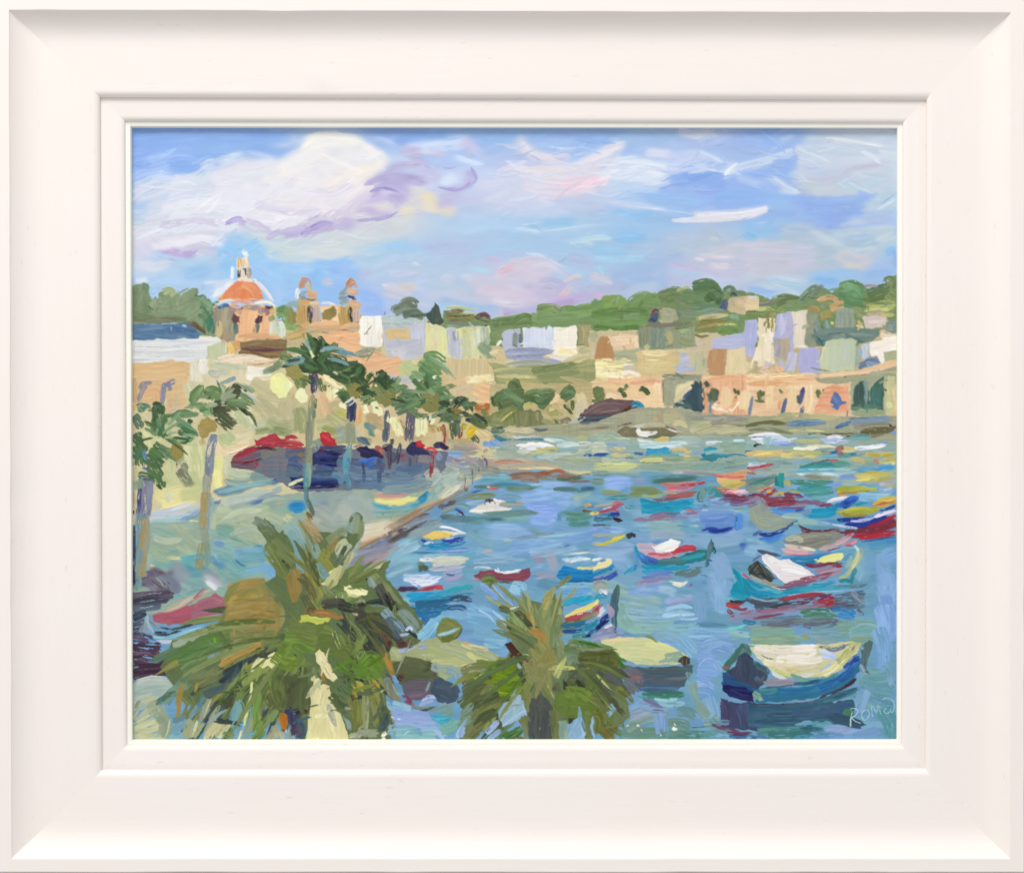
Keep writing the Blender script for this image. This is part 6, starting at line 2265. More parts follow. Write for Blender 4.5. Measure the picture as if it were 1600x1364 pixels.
f 90B09C/84A8A0 16 1090,1100 1098,1112 1106,1120
f 84A8A8/94B4A8 12 1100,1128 1112,1126 1122,1118
f 7CA0A4/6C9498 16 1060,1110 1075,1112 1085,1120
f 6C98A0/7CA4A8 16 1110,1128 1118,1134 1125,1140
t C0D8F4 1.6 1092,1040 1100,1030 1112,1028
t C0D8F4 1.6 1088,1070 1096,1068 1106,1070
f 88A8A0/94ACA4 18 985,1130 1010,1120 1040,1118
f 94A8C0/A0B0C4 16 985,1118 1000,1112 1020,1108
f 7C9CC0/8CA8C8 12 1000,1100 1020,1106 1045,1106
f 7CA494/6C9888 20 970,1150 1000,1146 1040,1146
f 84A8D4/8CACD8 16 1028,1116 1030,1130 1032,1145
f 8CB0CC 12 1000,1098 1015,1096
f 6C9C88/7CA494 16 1045,1130 1060,1130 1075,1136
f 5C9080/6C9C8C 16 1045,1148 1075,1148 1105,1150
f 7CA494/88AC98 12 980,1140 990,1134 1000,1136
t 4C7C6C 2 1078,1136 1095,1135 1110,1133
t 4C7C6C 2 1078,1144 1095,1142 1110,1140
f 70A4A8/64989C 14 1095,1150 1115,1146 1135,1146
d F8F8F4 5 1050,1136 1054,1139 1060,1140
f FAFAF6 4 1051,1139 1058,1138
t F0F4F0 3 1052,1129 1056,1134
t F4F8F4 4 994,1132 999,1134
t F0F4F0 3 1000,1138 1004,1142
t E8F0F0 3 978,1134 983,1132
t E8F0EC 2.4 1031,1146 1033,1150
f 74A8B4/6CA0AC 26 1350,1060 1370,1070 1390,1080
f 6CA0B0/7CACB8 30 1345,1080 1360,1095 1390,1100
f 74A8B0/84B0B4 20 1350,1050 1375,1056 1395,1050
f 7CA8C0/8CB0D0 16 1385,1036 1394,1050 1395,1070
f 6CA4AC/5C98A4 26 1380,1110 1392,1130 1395,1150
f 7CA8C8/8CB0D4 20 1350,1080 1345,1095 1340,1110
f 8CACD0/94B0D8 14 1290,1140 1320,1140 1350,1136
f 94A8D0/A0B0D4 9 1292,1142 1310,1140 1330,1136
f 84A8D0/7CA0CC 16 1335,1150 1355,1145 1372,1140
f 7CA0D0/5C90B0 10 1270,1150 1300,1148 1320,1150
f 5CA0B0/6CA8B4 9 1262,1134 1280,1130 1300,1130
f 4C8C98/5C98A4 8 1270,1142 1290,1144
@painted_reflection|plum and teal reflection beneath the largest boat
P 4F5478/485070 80 1126,1090 1150,1098 1180,1096 1200,1110 1190,1140 1160,1140 1126,1136
f 565A80/484C74 22 1136,1100 1140,1120 1142,1134
f 4C5C7C/54648C 22 1160,1104 1165,1120 1168,1134
f 504C74/5C5880 12 1130,1094 1136,1110 1134,1130
P 3F6880/466E86 -4 1170,1098 1230,1102 1290,1096 1332,1092 1336,1104 1330,1118 1350,1130 1356,1134 1330,1136 1290,1126 1260,1126 1220,1134 1170,1136
f 4C7C8C/3C6480 14 1185,1104 1230,1106 1280,1102
f 3F6478/4A7288 16 1200,1118 1240,1118 1300,1110
f 44687C/3C5C74 14 1290,1112 1310,1122 1345,1132
f 4C6C8C/44648C 14 1240,1112 1280,1112 1325,1100
f 3C6484/4C7890 14 1180,1130 1210,1128 1240,1128
f 4C8484/5C9490 14 1185,1142 1220,1140 1260,1140
f 4C8480/3C7480 12 1200,1150 1240,1148 1270,1142
f 3C6C80/4C7C8C 8 1250,1136 1270,1136 1286,1138
f 4C789C/5C8CB4 9 1140,1150 1175,1150 1200,1152
f 7C5478/6C4870 7 1112,1132 1135,1138 1160,1146
f 684468/7C547C 6 1135,1144 1155,1146 1175,1144
f 7C98B0/6C88A8 5 1116,1138 1130,1146
f 5CA0B8/4C90B0 8 1240,1154 1255,1150 1265,1154
f 5C9C74/4C8C6C 9 1318,1112 1326,1112 1334,1116
f 6C8CA0/7CA0B4 8 1125,1128 1140,1128
@painted_boat|largest boat at the lower right, dark blue hull with cream deck
P DCD8B0/D0D09C 0 1170,1010 1200,1008 1250,1008 1290,1006 1330,1002 1345,1005 1340,1020 1320,1045 1290,1056 1250,1060 1210,1052 1190,1035
f EDE4DC/F2E8E4 12 1180,1012 1215,1014 1275,1012
f EFE6D8/F4ECE4 12 1215,1024 1250,1022 1274,1018
f E4DCCC/D8D4BC 12 1182,1022 1200,1026 1212,1028
f E8DCB8/ECE4C8 12 1195,1034 1225,1038 1260,1036
f E4DCC8/D8CCA8 12 1215,1044 1240,1044 1275,1036
f ECE4D8/F0E8DC 12 1230,1030 1260,1032 1284,1028
f F4ECE8 5 1212,1032 1225,1034
f D8D898/C4CC80 9 1210,1046 1225,1052 1240,1056
f D0C88C/DCC47C 6 1228,1046 1245,1048 1252,1048
f E0E0D8/D0D8E0 6 1236,1056 1256,1056 1275,1050
f D4DCE8/DCE0DC 6 1205,1048 1215,1056 1228,1060
f B8C8EC/C8D4F4 12 1284,1022 1296,1024 1306,1026
f B4C8F0/A8BCE8 6 1282,1048 1290,1042 1298,1036
f D4E0F0 5 1278,1016 1292,1018 1304,1022
f BCC088/C8C880 12 1316,1024 1324,1018 1334,1012
f B4B878/C4C484 12 1310,1034 1320,1026 1328,1016
f D8D49C/E8E0B0 9 1284,1052 1298,1046 1310,1038
f E8D4A0 5 1300,1044 1310,1038
f C8CC90/B8C484 9 1326,1006 1338,1008 1344,1004
f C8CCA0 5 1300,1012 1316,1014
f F0F0C0/E0DC90 3 1278,1058 1300,1048 1325,1025
t ECE8A8 2.4 1166,1006 1190,1008 1230,1010
f 7C8CA0/6C7890 7 1290,1013 1305,1014 1326,1006
f 5C6474/6C7C90 4 1280,1010 1300,1012
f 7C848C 3 1330,1016 1336,1008
t 6C7480 2 1188,1022 1200,1028 1212,1029
P 4F7F78/5C8C84 -60 1126,1042 1136,1030 1148,1018 1158,1004 1168,1006 1175,1018 1170,1026 1160,1020 1150,1034 1136,1046
f 4C7C74/5C8880 6 1158,1008 1166,1012 1172,1020
P 4B5870/424E66 70 1134,1048 1148,1040 1154,1024 1164,1018 1174,1026 1178,1038 1196,1042 1200,1056 1192,1070 1180,1078 1162,1070 1142,1058
f 545F78/465068 12 1158,1026 1156,1040 1150,1052
f 4C5C74/3F4C64 12 1168,1030 1170,1048 1168,1064
f 506478/5C7488 9 1180,1058 1188,1064 1196,1056
f 54787C/4C6C74 10 1182,1040 1195,1046 1198,1056
f 4C7880/3C6878 7 1176,1034 1190,1040
f 9C7464/7C5C58 5 1128,1044 1136,1042 1142,1042
P 2C5890/346094 20 1127,1050 1134,1050 1150,1062 1180,1074 1188,1080 1180,1084 1150,1082 1130,1076
f 2F6498/3C5C88 8 1130,1056 1150,1068 1175,1076
f 3C4C94/34508C 5 1134,1066 1150,1076 1170,1078
P 2C2E6C/343878 8 1128,1068 1150,1072 1176,1078 1177,1096 1160,1094 1140,1088 1128,1076
f 2A2C68/38407C 9 1140,1078 1155,1086 1174,1090
f 7CB4A8/5C9C9C 7 1240,1056 1255,1062 1275,1064
f 6CA89C/8CBCA8 8 1236,1054 1262,1064 1290,1060
f 5C9898/4C8C94 7 1262,1066 1290,1062 1310,1050
P A09CA8/8C90A0 -4 1190,1064 1215,1058 1240,1062 1262,1066 1240,1070 1200,1074
f 8C94A4/A498A8 6 1200,1068 1225,1064 1250,1068
t 4C5C84 2.4 1210,1074 1240,1069 1268,1067
P 3C8098/3478A0 -14 1176,1078 1200,1072 1250,1074 1290,1066 1320,1050 1340,1036 1346,1030 1342,1044 1336,1060 1310,1080 1270,1090 1220,1096 1180,1096
f 3C849C/34789C 12 1200,1086 1240,1086 1280,1076
f 3478A8/3C84AC 14 1220,1080 1265,1078 1300,1066
f 2F70B0/3C7CB8 12 1280,1076 1305,1064 1325,1050
f 2C68AC/3870B4 11 1310,1062 1325,1052 1334,1042
f 2F5CB0/3C70BC 13 1322,1044 1332,1034 1342,1026
f 2450A8/2C5CB4 8 1334,1030 1342,1028
f 2F6490/4C8CA0 7 1240,1068 1265,1066 1290,1060
f 9CC4A4/84B49C 10 1178,1082 1184,1088 1182,1094
f B4D49C/8CBC98 6 1186,1090 1192,1096
f 5C9C98/6CACA0 8 1186,1078 1200,1080 1215,1076
f 5C4458/4C3848 5 1280,1090 1310,1078 1336,1062
f 54384C/44304C 6 1320,1072 1330,1066 1338,1056
f 6C5C70/5C4C60 3 1220,1099 1255,1097 1285,1090
t 4C4054 2 1176,1099 1210,1100 1240,1099
f 4C7C8C/3C6C84 10 1270,1098 1300,1090 1335,1076
f 3C6C80/4C8090 9 1290,1094 1320,1084 1342,1074
P 6C8484/5C7474 -60 1344,1014 1350,1004 1358,998 1364,1002 1362,1014 1356,1026 1352,1044 1358,1054 1348,1050 1340,1040 1346,1030
f 6C8884/5C7878 6 1360,1002 1358,1012 1352,1022
f A4B4CC/8CA4C0 6 1344,1038 1350,1048 1356,1054
f 98A8BC 3 1346,1014 1350,1010
t 5C6C70 2 1352,1020 1350,1036 1356,1052
t 5C7078 2 1362,1000 1360,1014 1353,1026
f 9CC0A0 5 1346,1060 1344,1070
@painted_boat|grey hulled boat with a cream cover beside the right palm
P DDD9A4/D4DCA0 8 936,996 960,996 1000,994 1020,998 1040,1006 1060,1016 1074,1022 1070,1036 1030,1038 990,1036 960,1024 940,1010
f E8D4A8/E4CCA0 8 945,1000 965,998 990,998
f D4DCA8/CCD89C 14 960,1010 990,1008 1020,1006
f E0DC9C/DCE0A4 12 1010,1004 1035,1010 1055,1018
f D8DCA4/D0D8A4 14 985,1020 1010,1022 1035,1020
f C4D4A4/D0DCA8 9 985,1030 1010,1034 1030,1034
f 9CC4A8/8CB8A8 12 1040,1026 1055,1024 1068,1024
f A4C8AC/94BCB0 8 1030,1034 1050,1032 1062,1032
f 7C9C5C/8CA868 5 1008,992 1018,996 1028,1004
P 5C5450/4C4440 90 1058,1034 1062,1026 1070,1023 1077,1027 1078,1036 1068,1040
t 8C7060 1.6 1066,1028 1066,1038
t 8C7060 1.6 1072,1028 1072,1038
P 5F7078/546874 0 985,1042 1020,1042 1060,1040 1083,1038 1082,1050 1072,1060 1070,1072 1040,1080 1000,1080 990,1070
f 64787C/546468 9 1000,1046 1035,1046 1078,1044
f 5A7080/4C6474 10 1000,1056 1030,1056 1070,1054
f 54708C/486480 10 1000,1066 1030,1068 1066,1064
f 646C70/707C7C 8 1010,1062 1050,1062 1074,1058
f 4C6C90/5C80A4 8 1000,1076 1030,1077 1060,1076
f 4C8C7C/3C7C70 9 1004,1084 1035,1084 1070,1082
f 4C9478/5CA488 6 1010,1088 1040,1090 1072,1086
f 5C9CA0/7CB4B0 6 995,1086 1010,1090 1040,1094
f C4E0E4/A4D0DC 6 1022,1092 1040,1094 1058,1092
f A4CCD8/8CBCCC 9 1030,1098 1050,1100 1070,1098
f 5C9CA0/7CB0B8 4 1040,1098 1060,1097
f 8C84A8/7C7898 6 1005,1092 1020,1098 1035,1106
t 5C587C 2.4 1018,1108 1030,1109 1040,1110
f 8CA8AC/7C98A0 8 1074,1050 1078,1060
f 7C7C84/6C7078 20 965,1050 980,1050 1000,1060
f 806C78/8C7880 14 985,1056 1000,1060 1000,1066
f 7C8084/6C7478 18 975,1068 985,1074 990,1082
=painted_harbour_water,0
f 94A8C8/8CB0CC 12 945,982 960,985 975,985
f 8C8CB0/A09CC0 10 935,988 950,986 965,990
f 8CB8B0/94C0B4 20 968,945 972,965 985,980
A 1100 735 1400 800 70 26 4 -3 6 .04 f
A 900 760 1110 830 40 22 4 -3 6 .03 f
''')
run('''
=painted_promenade,0
# ------------------------------------------------------------ promenade rows 660-760
f DCCEA8/E4D0AC 30 340,690 345,705 350,712
f D0D4A8/BCCC9C 24 352,682 356,690 366,690
f F0DCB8/E8C8A0 10 345,705 365,702 390,692
t F4ECE0 2 350,710 375,702 396,690
f ECE49C/DCDC98 18 340,715 338,740 336,765
f F0E8A0/F4E898 12 338,735 340,755 342,768
f D8DCB8/C8CCB0 9 354,712 353,730 353,745
f C8D09C/D4D8A8 30 305,700 308,730 310,760
f D0D4A4/C0CC98 26 298,740 302,765
f D4D4A0/C8D0A0 22 270,745 262,770 255,785
f BCCC98/CCD4A4 12 300,690 306,700
f 8C9478/7C8470 14 280,735 290,748 298,760
f 7C8C70/94A084 10 285,725 292,735
f BCC4A8 12 280,715 288,722
f E8D898/E4DC9C 22 245,770 260,775 290,768
f ECE49C/F0DC98 14 255,788 275,790 300,776
f F0E498/F4ECA8 8 250,796 270,794 305,784
f D0D49C/C8CC94 20 285,775 300,770 312,765
f C8CCB0/D8D8C0 10 262,765 264,785
f D0CCDC/C4C8DC 8 240,800 265,796 300,786
t F4F4EC 2.4 265,797 290,789 304,786
f C8D0DC/BCCCD8 12 235,804 270,804 312,792
f B8CCD8/ACC8D4 10 235,814 265,812 300,806
f 8CA8C4/7C98C0 6 282,812 300,806 315,798
f A4B8C8/98B0C8 8 300,803 312,796
f A8C4B8/98BCAC 18 240,822 270,824 300,822
f E8E0A0 3 295,813 310,814
f A8C0A8/B4C8AC 22 265,830 290,835 315,845
f A4C0A8/B0CCAC 20 272,824 295,850 312,862
f 94BCB0/A4C4B0 22 240,834 262,840 285,850
f A8C8AC/98BCA8 20 240,850 265,856 285,858
f 94B8A8/84B0A8 16 240,868 262,870 280,864
f ACCCAC/9CC4A8 16 235,858 250,870 265,878
f B4D0B0/C8DCB4 7 275,853 290,862 300,868
f C4D8B0/D8DCA8 6 260,870 280,872 295,870
f 84BCB4/74B0B4 9 240,880 260,884 290,880
f 5CA4B4/6CB0B8 14 284,876 305,872 320,868
f 6CA4AC/5C98AC 14 290,888 310,892 325,888
t E8E8AC 3 232,882 245,888 264,892
f F0ECA0 4 234,882 250,890
f D4DCC0/C4D4BC 16 345,790 356,800
f 5C84A8/7898B4 10 335,768 365,762 400,758
f 7C98A4/6C8CA0 10 340,772 360,768 385,764
f 8CACAC/9CB4AC 12 352,752 380,756 430,750
f 8CA8A4/7C9C9C 12 385,745 410,742 440,738
f B8D0B4/A4C4B4 12 360,740 375,745 390,742
f C8D8B8/B8D0B8 14 358,735 372,740 392,738
t D0E0C0 2 362,756 380,758 395,752
f 6C9490/84A49C 10 395,730 420,725 444,725
f C0D0BC/CCD4CC 10 350,782 380,772 420,766
f C8D0D0/BCCCCC 9 350,790 375,780 410,774
f C4D4B4/B4CCB0 9 350,798 370,790 400,786
f 6C84A4/5C7CA8 7 335,784 345,783
f E4E4C8 3 334,782 345,778
f 6C8CC0/5C7CB0 5 358,794 385,788 410,778
f 6884BC/5478B4 5 380,792 400,785 425,776 442,774
f 8CA8B8/9CB4B4 5 400,776 425,770 442,764
f A4BCC0/94B0BC 7 425,768 440,760
f 4C6C9C/3C5C94 8 424,755 432,750 440,750
f A8C4B4/B8D0B0 7 410,784 430,778 444,780
f B0A890/BCA898 6 432,786 442,788
f C8D8B4/B8D0B0 16 335,825 340,805 360,795
f C0D4B0/B0C8AC 14 350,806 380,796 410,794
f BCD0B0/A8C8AC 20 340,812 370,812 400,804
f C4D8B4/B0CCB0 16 375,810 400,800 420,796
f B0CCAC/BCD4B0 16 405,802 425,806 442,816
f C0D8B8/B4D0B0 5 410,802 425,812 440,818
f A8C8A8/B8D0B4 24 350,828 380,824 395,820
f B0CCB0/A0C0A8 20 375,830 400,838 415,842
f B8CCB0/A8C4A4 20 380,815 395,825 412,848
f 7CA89C/8CB8A8 16 340,828 352,826 362,828
f 8CB8A8/7CB0A4 16 344,832 356,836 366,830
f 94BCB4/A4C4B8 14 345,846 365,846 385,850
f 7CA49C/94B49C 5 360,840 375,845 390,852
f 84B4B4/94BCB8 22 335,856 360,865 375,880
f 74A8AC/84B4B4 20 340,875 365,885 385,892
f 84A8BC/7C9CC4 9 335,848 350,850
f 4C7CA8/5C90B8 7 335,878 345,885 350,886
f 5C94B4/6CA0BC 12 320,870 335,875 350,885
f 7CA8CC/8CB4D4 18 370,868 385,866 395,866
f 5C98B8/74A8C0 16 395,862 408,860 415,868
f 84B4BC/6CA4B4 18 375,872 395,870 415,872
f 8CBCC8/7CB0C4 9 380,860 395,858 410,862
f 3C6C9C 2.4 366,872 374,880 384,886
t 4C7C9C 2.4 395,852 408,852 412,854
f 8CB8B8/7CACB4 14 370,898 390,892 415,886
f 8CBCD0/84B4D0 14 385,892 405,888 425,886
f 84B4D8/78A8D4 12 410,890 422,886 428,900
f 7CB0CC/8CBCD0 12 420,895 426,905 424,915
f 8CBCC0/84B4BC 16 420,912 432,925 445,945
f 84B4C0/8CB8BC 16 428,920 440,935 452,950
f 7CB0AC/90C0B4 12 340,890 355,900 372,902
f A8C4B4 2.4 334,865 340,875 345,880
f 6CA0A8/7CB0B0 22 290,900 310,905 330,895
f 8CB0B0/9CB8B4 22 275,900 285,915 295,925
f 84ACAC/94B8B4 16 300,910 315,912 330,905
f A0A4AC/8C98A4 24 272,885 276,895 280,908
f 94A4AC/A0A8B0 16 285,890 292,905
f 4C4454 4 265,892 268,898
f 5C98A8/6CA4B0 9 300,898 315,895 330,890
f A49CA8/94A0A8 9 315,895 330,895 345,905
f B4A8B4/A09CAC 12 318,902 330,908 342,915
f C4C8D0/B4BCC8 9 320,900 335,908 348,918
f ECECEC/E0E4E4 8 322,908 330,914 340,922
f E8ECE8 4 340,916 341,920
f 94A8AC/A4B4B4 8 350,912 345,905 360,918
f 8CB8A8/94BCB0 14 340,922 355,928 368,934
f 8CB4AC/7CA89C 9 350,908 365,906 380,902
f 84B4B4/7CA8AC 9 290,930 300,926 315,920
f 84A8A8/94B4B0 14 265,915 275,922 290,925
f 5CA8C4/6CB0C8 3 262,936 275,932 285,928
@painted_cart|rust red upturned skiff with cream planks at the lower left
P B8707C/AC6474 -22 240,962 262,955 290,948 325,932 336,925 348,932 352,945 350,960 320,965 290,972 262,976 240,970
f C0647A/B85C70 12 240,965 265,960 295,950
f A87484/B07888 14 310,945 330,938 345,940
f B07888/A46C80 14 300,960 325,955 345,950
f B86C78/A85C6C 10 255,968 280,968 300,962
f C4B4A0/B8A894 9 262,952 290,940 325,922
f D0C8B8/BCB4A4 6 280,944 305,932 328,922
f C0A898/CCB4A4 5 258,956 280,948 300,938
t 8C6C70 2 290,945 310,932 322,920
t B85C70 4 302,935 315,922 322,918
f 8C8890/9C98A0 6 230,962 238,972 250,980
f 4C5868/3C4858 4 250,980 270,982 300,976
f 3C4C58/4C5864 5 280,980 310,972 350,966
f 8C94A4/A0A8B4 3 300,968 330,962 352,958
f 44505C/586470 5 310,972 330,966 355,968
f 3C4854/54606C 7 240,988 260,990 285,986
f 9CB4BC/A8BCC4 7 228,960 230,975 240,990
f 8CC0D0/A4D0D8 5 235,994 260,995 300,982
f 7CB4C8/94C8D4 5 245,998 270,994 318,978
t D0E4E0 2.4 300,975 330,968 360,974
f D8DCE0/C8C8D0 6 245,1002 265,1002 285,998
@painted_shadow|plum and slate shadow at the left edge
f 6C6878/5C586C 20 212,900 225,905 240,900
f 7C7084/6C6078 22 235,895 255,905 265,925
f 7C7888/8C8090 16 232,905 245,925 255,930
f 8C94A0/7C8494 16 255,898 270,910 275,925
t 4C3C50 2.4 240,890 252,894 260,898
t 5C3C50 2.4 236,906 250,916 268,924
f 5C5064/6C6074 14 208,932 230,930 270,928
f 4C4C60/5C5C70 12 208,942 235,938 265,935
t 302C40 2 212,935 235,930 268,926
t 34384C 2 210,944 230,942 262,936
f 5C6478/6C7488 12 208,952 225,950 250,945
f 3C4458/4C5468 12 208,965 218,960 228,958
f 4C5060/5C6074 14 208,980 215,978 225,972
f 8C98A4/94A4B0 12 225,972 222,985 228,992
f 5C5068/6C6078 12 208,992 222,994 240,1000
f 5C4458/4C3448 18 208,1008 225,1010 250,1012
f 503848/64485C 20 208,1028 230,1030 262,1028
f 6C5064/7C607C 5 208,1022 230,1020 262,1030
f 5C4054/4C3448 16 208,1045 235,1044 268,1040
t 8C6C88 2 215,1030 235,1033 255,1034
t 7C6480 2 215,1048 240,1044
f 4C3448/5C4458 12 208,1056 240,1050 272,1050
@painted_awning|pale round awning at the lower left edge
P B9C9BF/A8BDB4 -12 206,1070 216,1060 236,1055 258,1057 269,1062 272,1075 258,1084 240,1092 225,1098 206,1108
f C8D4C8/B4C4BC 12 215,1066 240,1062 262,1064
f B4C8C0/A0B8B0 14 212,1082 235,1078 262,1076
f A8C0B4/BCCCBC 12 210,1096 230,1090 245,1086
t E0E4DC 2 212,1062 236,1056 262,1057
f C4CCA8/B8C8A4 26 212,1118 230,1105 245,1098
f C8CCA0/D0D0A4 26 215,1140 235,1130 250,1125
f D0D0A8/BCC8A0 24 212,1150 240,1150 255,1145
f A8BCA0/9CB49C 20 235,1110 245,1105 250,1120
f 8CA890/9CB49C 6 212,1106 215,1098 220,1094
f A4B89C/94AC90 20 250,1120 258,1130 256,1148
# ------------------------------------------------------------ quay
@painted_quay|sunlit quay edge running diagonally down to the near water
f 9CB4B0/8CA8A0 20 640,735 670,740 700,735
f A4A4A0/9C9890 14 700,700 725,705 745,702
f A8A490/B0A898 12 700,690 720,692 740,694
f B8B48C/C4BC8C 9 700,700 706,694
f 84A4CC/8CB0D8 9 695,708 710,710 725,709
f B8A4A0/C4A498 6 725,700 740,696 752,704
f 8C94B4/98A4B8 12 688,712 715,722 745,718
f A87078/B88088 3 688,716 705,718 722,720
f C0A8A0/A09CA4 8 720,712 745,722 770,718
f 98A8AC/A8B0B0 14 690,728 720,732 745,730
f 8C9C94/A0A89C 14 735,730 755,735 780,738
f 8C8890/9CA0A0 12 745,720 755,728
f 7C6C7C/645C70 9 754,716 758,714 761,720
t 6C6478 3 760,718 760,730
f ACC0B8/BCCCC0 16 690,750 705,745 715,738
f BCD0C4/A8C4B8 18 680,762 700,752 712,745
f D0D4BC/C0CCB8 14 685,774 695,766 702,758
f E0D4B8/D8DCC4 9 690,778 705,768 720,756
f 8CA8A4/9CB4A8 10 715,748 728,745 745,742
f 6C6C64 2.4 738,730 737,745 738,758
f 7C8484 2.4 726,742 726,755 724,768
f 5C6868 2.4 748,728 747,742
f D8CCB0/C4B498 5 728,762 731,750 733,745
f 8C6C5C/A08070 7 726,765 732,760
t A0A090 2.4 722,760 724,772
f B49480/A88C78 5 685,785 705,775 725,764
f 8C9C98/7C9090 8 700,785 720,778 740,770
f 6C6068/7C6C70 8 685,792 700,788 712,782
f 7C8C90/8CA0A0 8 690,800 700,795 715,790
f C8A888/B89470 5 640,800 665,790 690,780
f B08C70/C49C7C 5 655,795 675,786 690,778
# sand/teal promenade band
f A0B0A8/94A8A4 20 490,770 520,775 550,772
f 8C9CA8/98A8A8 12 450,792 480,788 520,784
f 8CA4B0/98ACB4 10 445,782 480,785 510,782
f 9CA8A8/A8B0AC 16 490,795 515,798 535,792
f A4B4AC/B0BCB4 22 500,805 520,812 540,810
f A8B8B0/98ACA8 26 520,790 545,785 565,790
P B0BEB4/A0B4AC 80 522,800 532,784 542,774 556,769 572,770 582,784 588,800 584,816 570,818 540,812 524,816
f B4C0B8/A0B4B0 26 545,785 556,790 565,800
f BCC4BC/B4C0B4 16 530,795 540,800 548,812
f A4BCB4/B4C4B8 9 575,780 582,800 586,812
f A8B0A4/B8BCB0 18 490,810 505,820 515,830
f B0BCB0/94ACA0 20 500,820 520,828 545,830
f 84ACB0/94B8BC 14 585,800 610,800 640,792
f A4BCA8/94B4A8 10 580,812 610,808 650,796
f C8C8A8/BCC0A0 6 580,814 600,812 630,806
P E0D8C4/D8CCB0 -5 560,818 600,816 630,813 634,822 620,832 590,844 566,850 560,840
f E4DCC8/D4C8B0 10 566,824 595,820 625,818
f DCCCB0/E0D4B8 9 566,838 590,834 615,826
f C8A078/B88C68 4 560,850 590,840 620,826
f C0986C/B08860 5 555,858 580,846 605,836
f 9CB8B0/A8C0B4 16 540,835 552,845 560,850
f B4A080/C4A880 7 600,826 625,814 650,802
f B08C6C/9C806C 7 620,815 640,805 660,794
f A49080/B49C84 5 610,826 630,818 660,800
f 8C94B0/7C88A4 12 590,850 600,845 615,842
f 5C70A0/6C80A8 8 578,856 590,850 600,846
f 8C8CA0/989CB0 16 560,866 590,858 620,850
f 9C9CA8/8C90A4 18 548,880 575,872 605,862
f A89CA8/8C88A0 14 545,884 565,882 590,874
f B8A0A4/A898A0 10 570,878 590,874 605,866
f A8988C/B8A898 7 600,868 620,858 640,850
f 685C60/5C5054 10 602,838 620,830 640,828
f 5C5458/746468 8 606,846 625,838 644,830
f 6C6068/807078 6 645,812 658,806 672,803
f 98A4B0/8494A8 9 622,822 650,815 680,804
f 7C8C9C/8CA0A8 9 630,828 655,820 690,812
f 9CB0B0/8CA4AC 12 640,838 665,828 690,815
f D0D0D0 3 595,836 597,845
f C0C8CC 3 602,824 606,840
f C0C4C8 3 594,834 596,846
f 6C7078 3 598,800 597,812
t 8C9090 2 611,806 609,815
f D8D8D0 3 604,822 603,840
f 8CBCD4/9CC8D8 14 612,865 625,852 640,845
f 9CC4D4/88B4CC 12 600,880 615,870 625,860
f 8CB4C8/A4C4D4 9 605,900 625,892 645,885
@painted_boat|cream and red striped boat drawn up on the quay
f 7C9CA8/94ACAC 6 590,765 620,768 660,764
f D8B0A0/C09888 6 580,770 605,772 635,770
f E08C84/D8A098 4 585,774 610,775 640,772
f C8C0A4/B0B8A0 4 640,770 660,764 680,756
P F0E894/ECE08C -4 584,779 610,780 640,776 655,777 645,785 620,789 600,787 586,784
f F4EC9C/E8DC80 4 590,783 615,785 645,780
f E8B888 3 584,777 610,779 635,776
f B8C89C/D0CC98 6 640,776 655,772 670,768
f C0CCA8/A8BCA4 6 650,772 665,766 675,762
f 3490BC/2C84B0 9 655,782 664,774 672,768
f 44A0C8/3490C0 7 640,790 655,785 668,776
f 3C98C4/5CB0CC 5 580,784 590,790 605,792
f 44A0CC/6CB0C0 4 600,793 625,794 645,790
f 5CA0B0/7CB0B4 6 620,798 640,795 655,788
f 8CB4A8/A0BCA8 6 580,800 605,800 640,796
f 94B4B0/A8C4BC 14 672,776 680,765 692,755
@painted_boat|small bright blue boat on the promenade
P 2F8CC0/3C98CC 0 448,790 455,785 468,783 476,786 478,794 470,801 458,801 450,796
f 3490C8/2880B8 7 452,790 462,788 474,790
f 3C9CD0/2C84BC 7 456,797 464,796 472,796
f B8C8A0/C8D4A8 12 446,806 452,812
f 8CB4C0/9CBCC4 14 450,820 458,828 462,838
f 7CA8CC 5 464,806 468,812
B 210 740 660 930 4 3 .5
f 9C8C7C/847468 4 560,858 610,832 660,802
f 94806C/A8907C 4 650,806 690,784 725,766
f 5C5458/6C6468 5 612,842 640,828 668,812
f C4D4BC/B4C8B0 10 240,840 262,846 285,842
f B8CCB4/C8D8BC 10 345,815 375,800 410,798
f BCD0B8/A8C4B0 9 360,835 390,826 415,836
f 7CA4B4/8CB4B8 8 340,770 380,760 430,752
f C4D4C4/B4C8BC 9 345,784 385,774 425,766
# parked vehicles and parasols
@painted_parasols|red crimson awnings and navy vehicles along the promenade
P 6F7F90/7C7884 -3 362,728 364,712 385,704 405,700 450,700 500,698 560,700 600,698 660,702 700,706 696,725 690,740 660,752 620,762 540,766 470,768 450,760 430,748 405,738
f 64708C/546490 14 480,716 540,722 600,726
f 5C7090/6C7C98 14 540,745 600,744 650,738
f 74748C/846C80 10 620,712 660,716 690,720
f 7C707C/6C6878 14 364,722 385,718 410,712
f 6C5864/84606C 12 362,724 390,726 402,726
f 8C8078/7C8480 16 410,712 425,705 442,702
P C84050/BC3848 -15 398,688 420,680 430,677 436,684 444,692 440,698 425,698 410,696 400,696
f D04858/B83C4C 7 402,690 420,684 432,682
f C44450/D05058 5 410,693 430,693 442,693
f B43C4C/CC4858 6 370,714 385,706 398,698
t C84454 3 362,716 385,712 400,704
t D05868 2 362,720 385,719 400,716
f B83C4C/A83444 9 366,714 392,702 425,694
f C04454/AC3848 9 430,694 452,694 474,696
f 843C4C/5C3440 5 398,699 420,700 432,703
f C4404C/B43C48 7 436,688 456,690 474,694
f 8C4450/A04C5C 4 362,720 380,722 398,720
t 3C2430 2.4 378,724 395,720 410,716
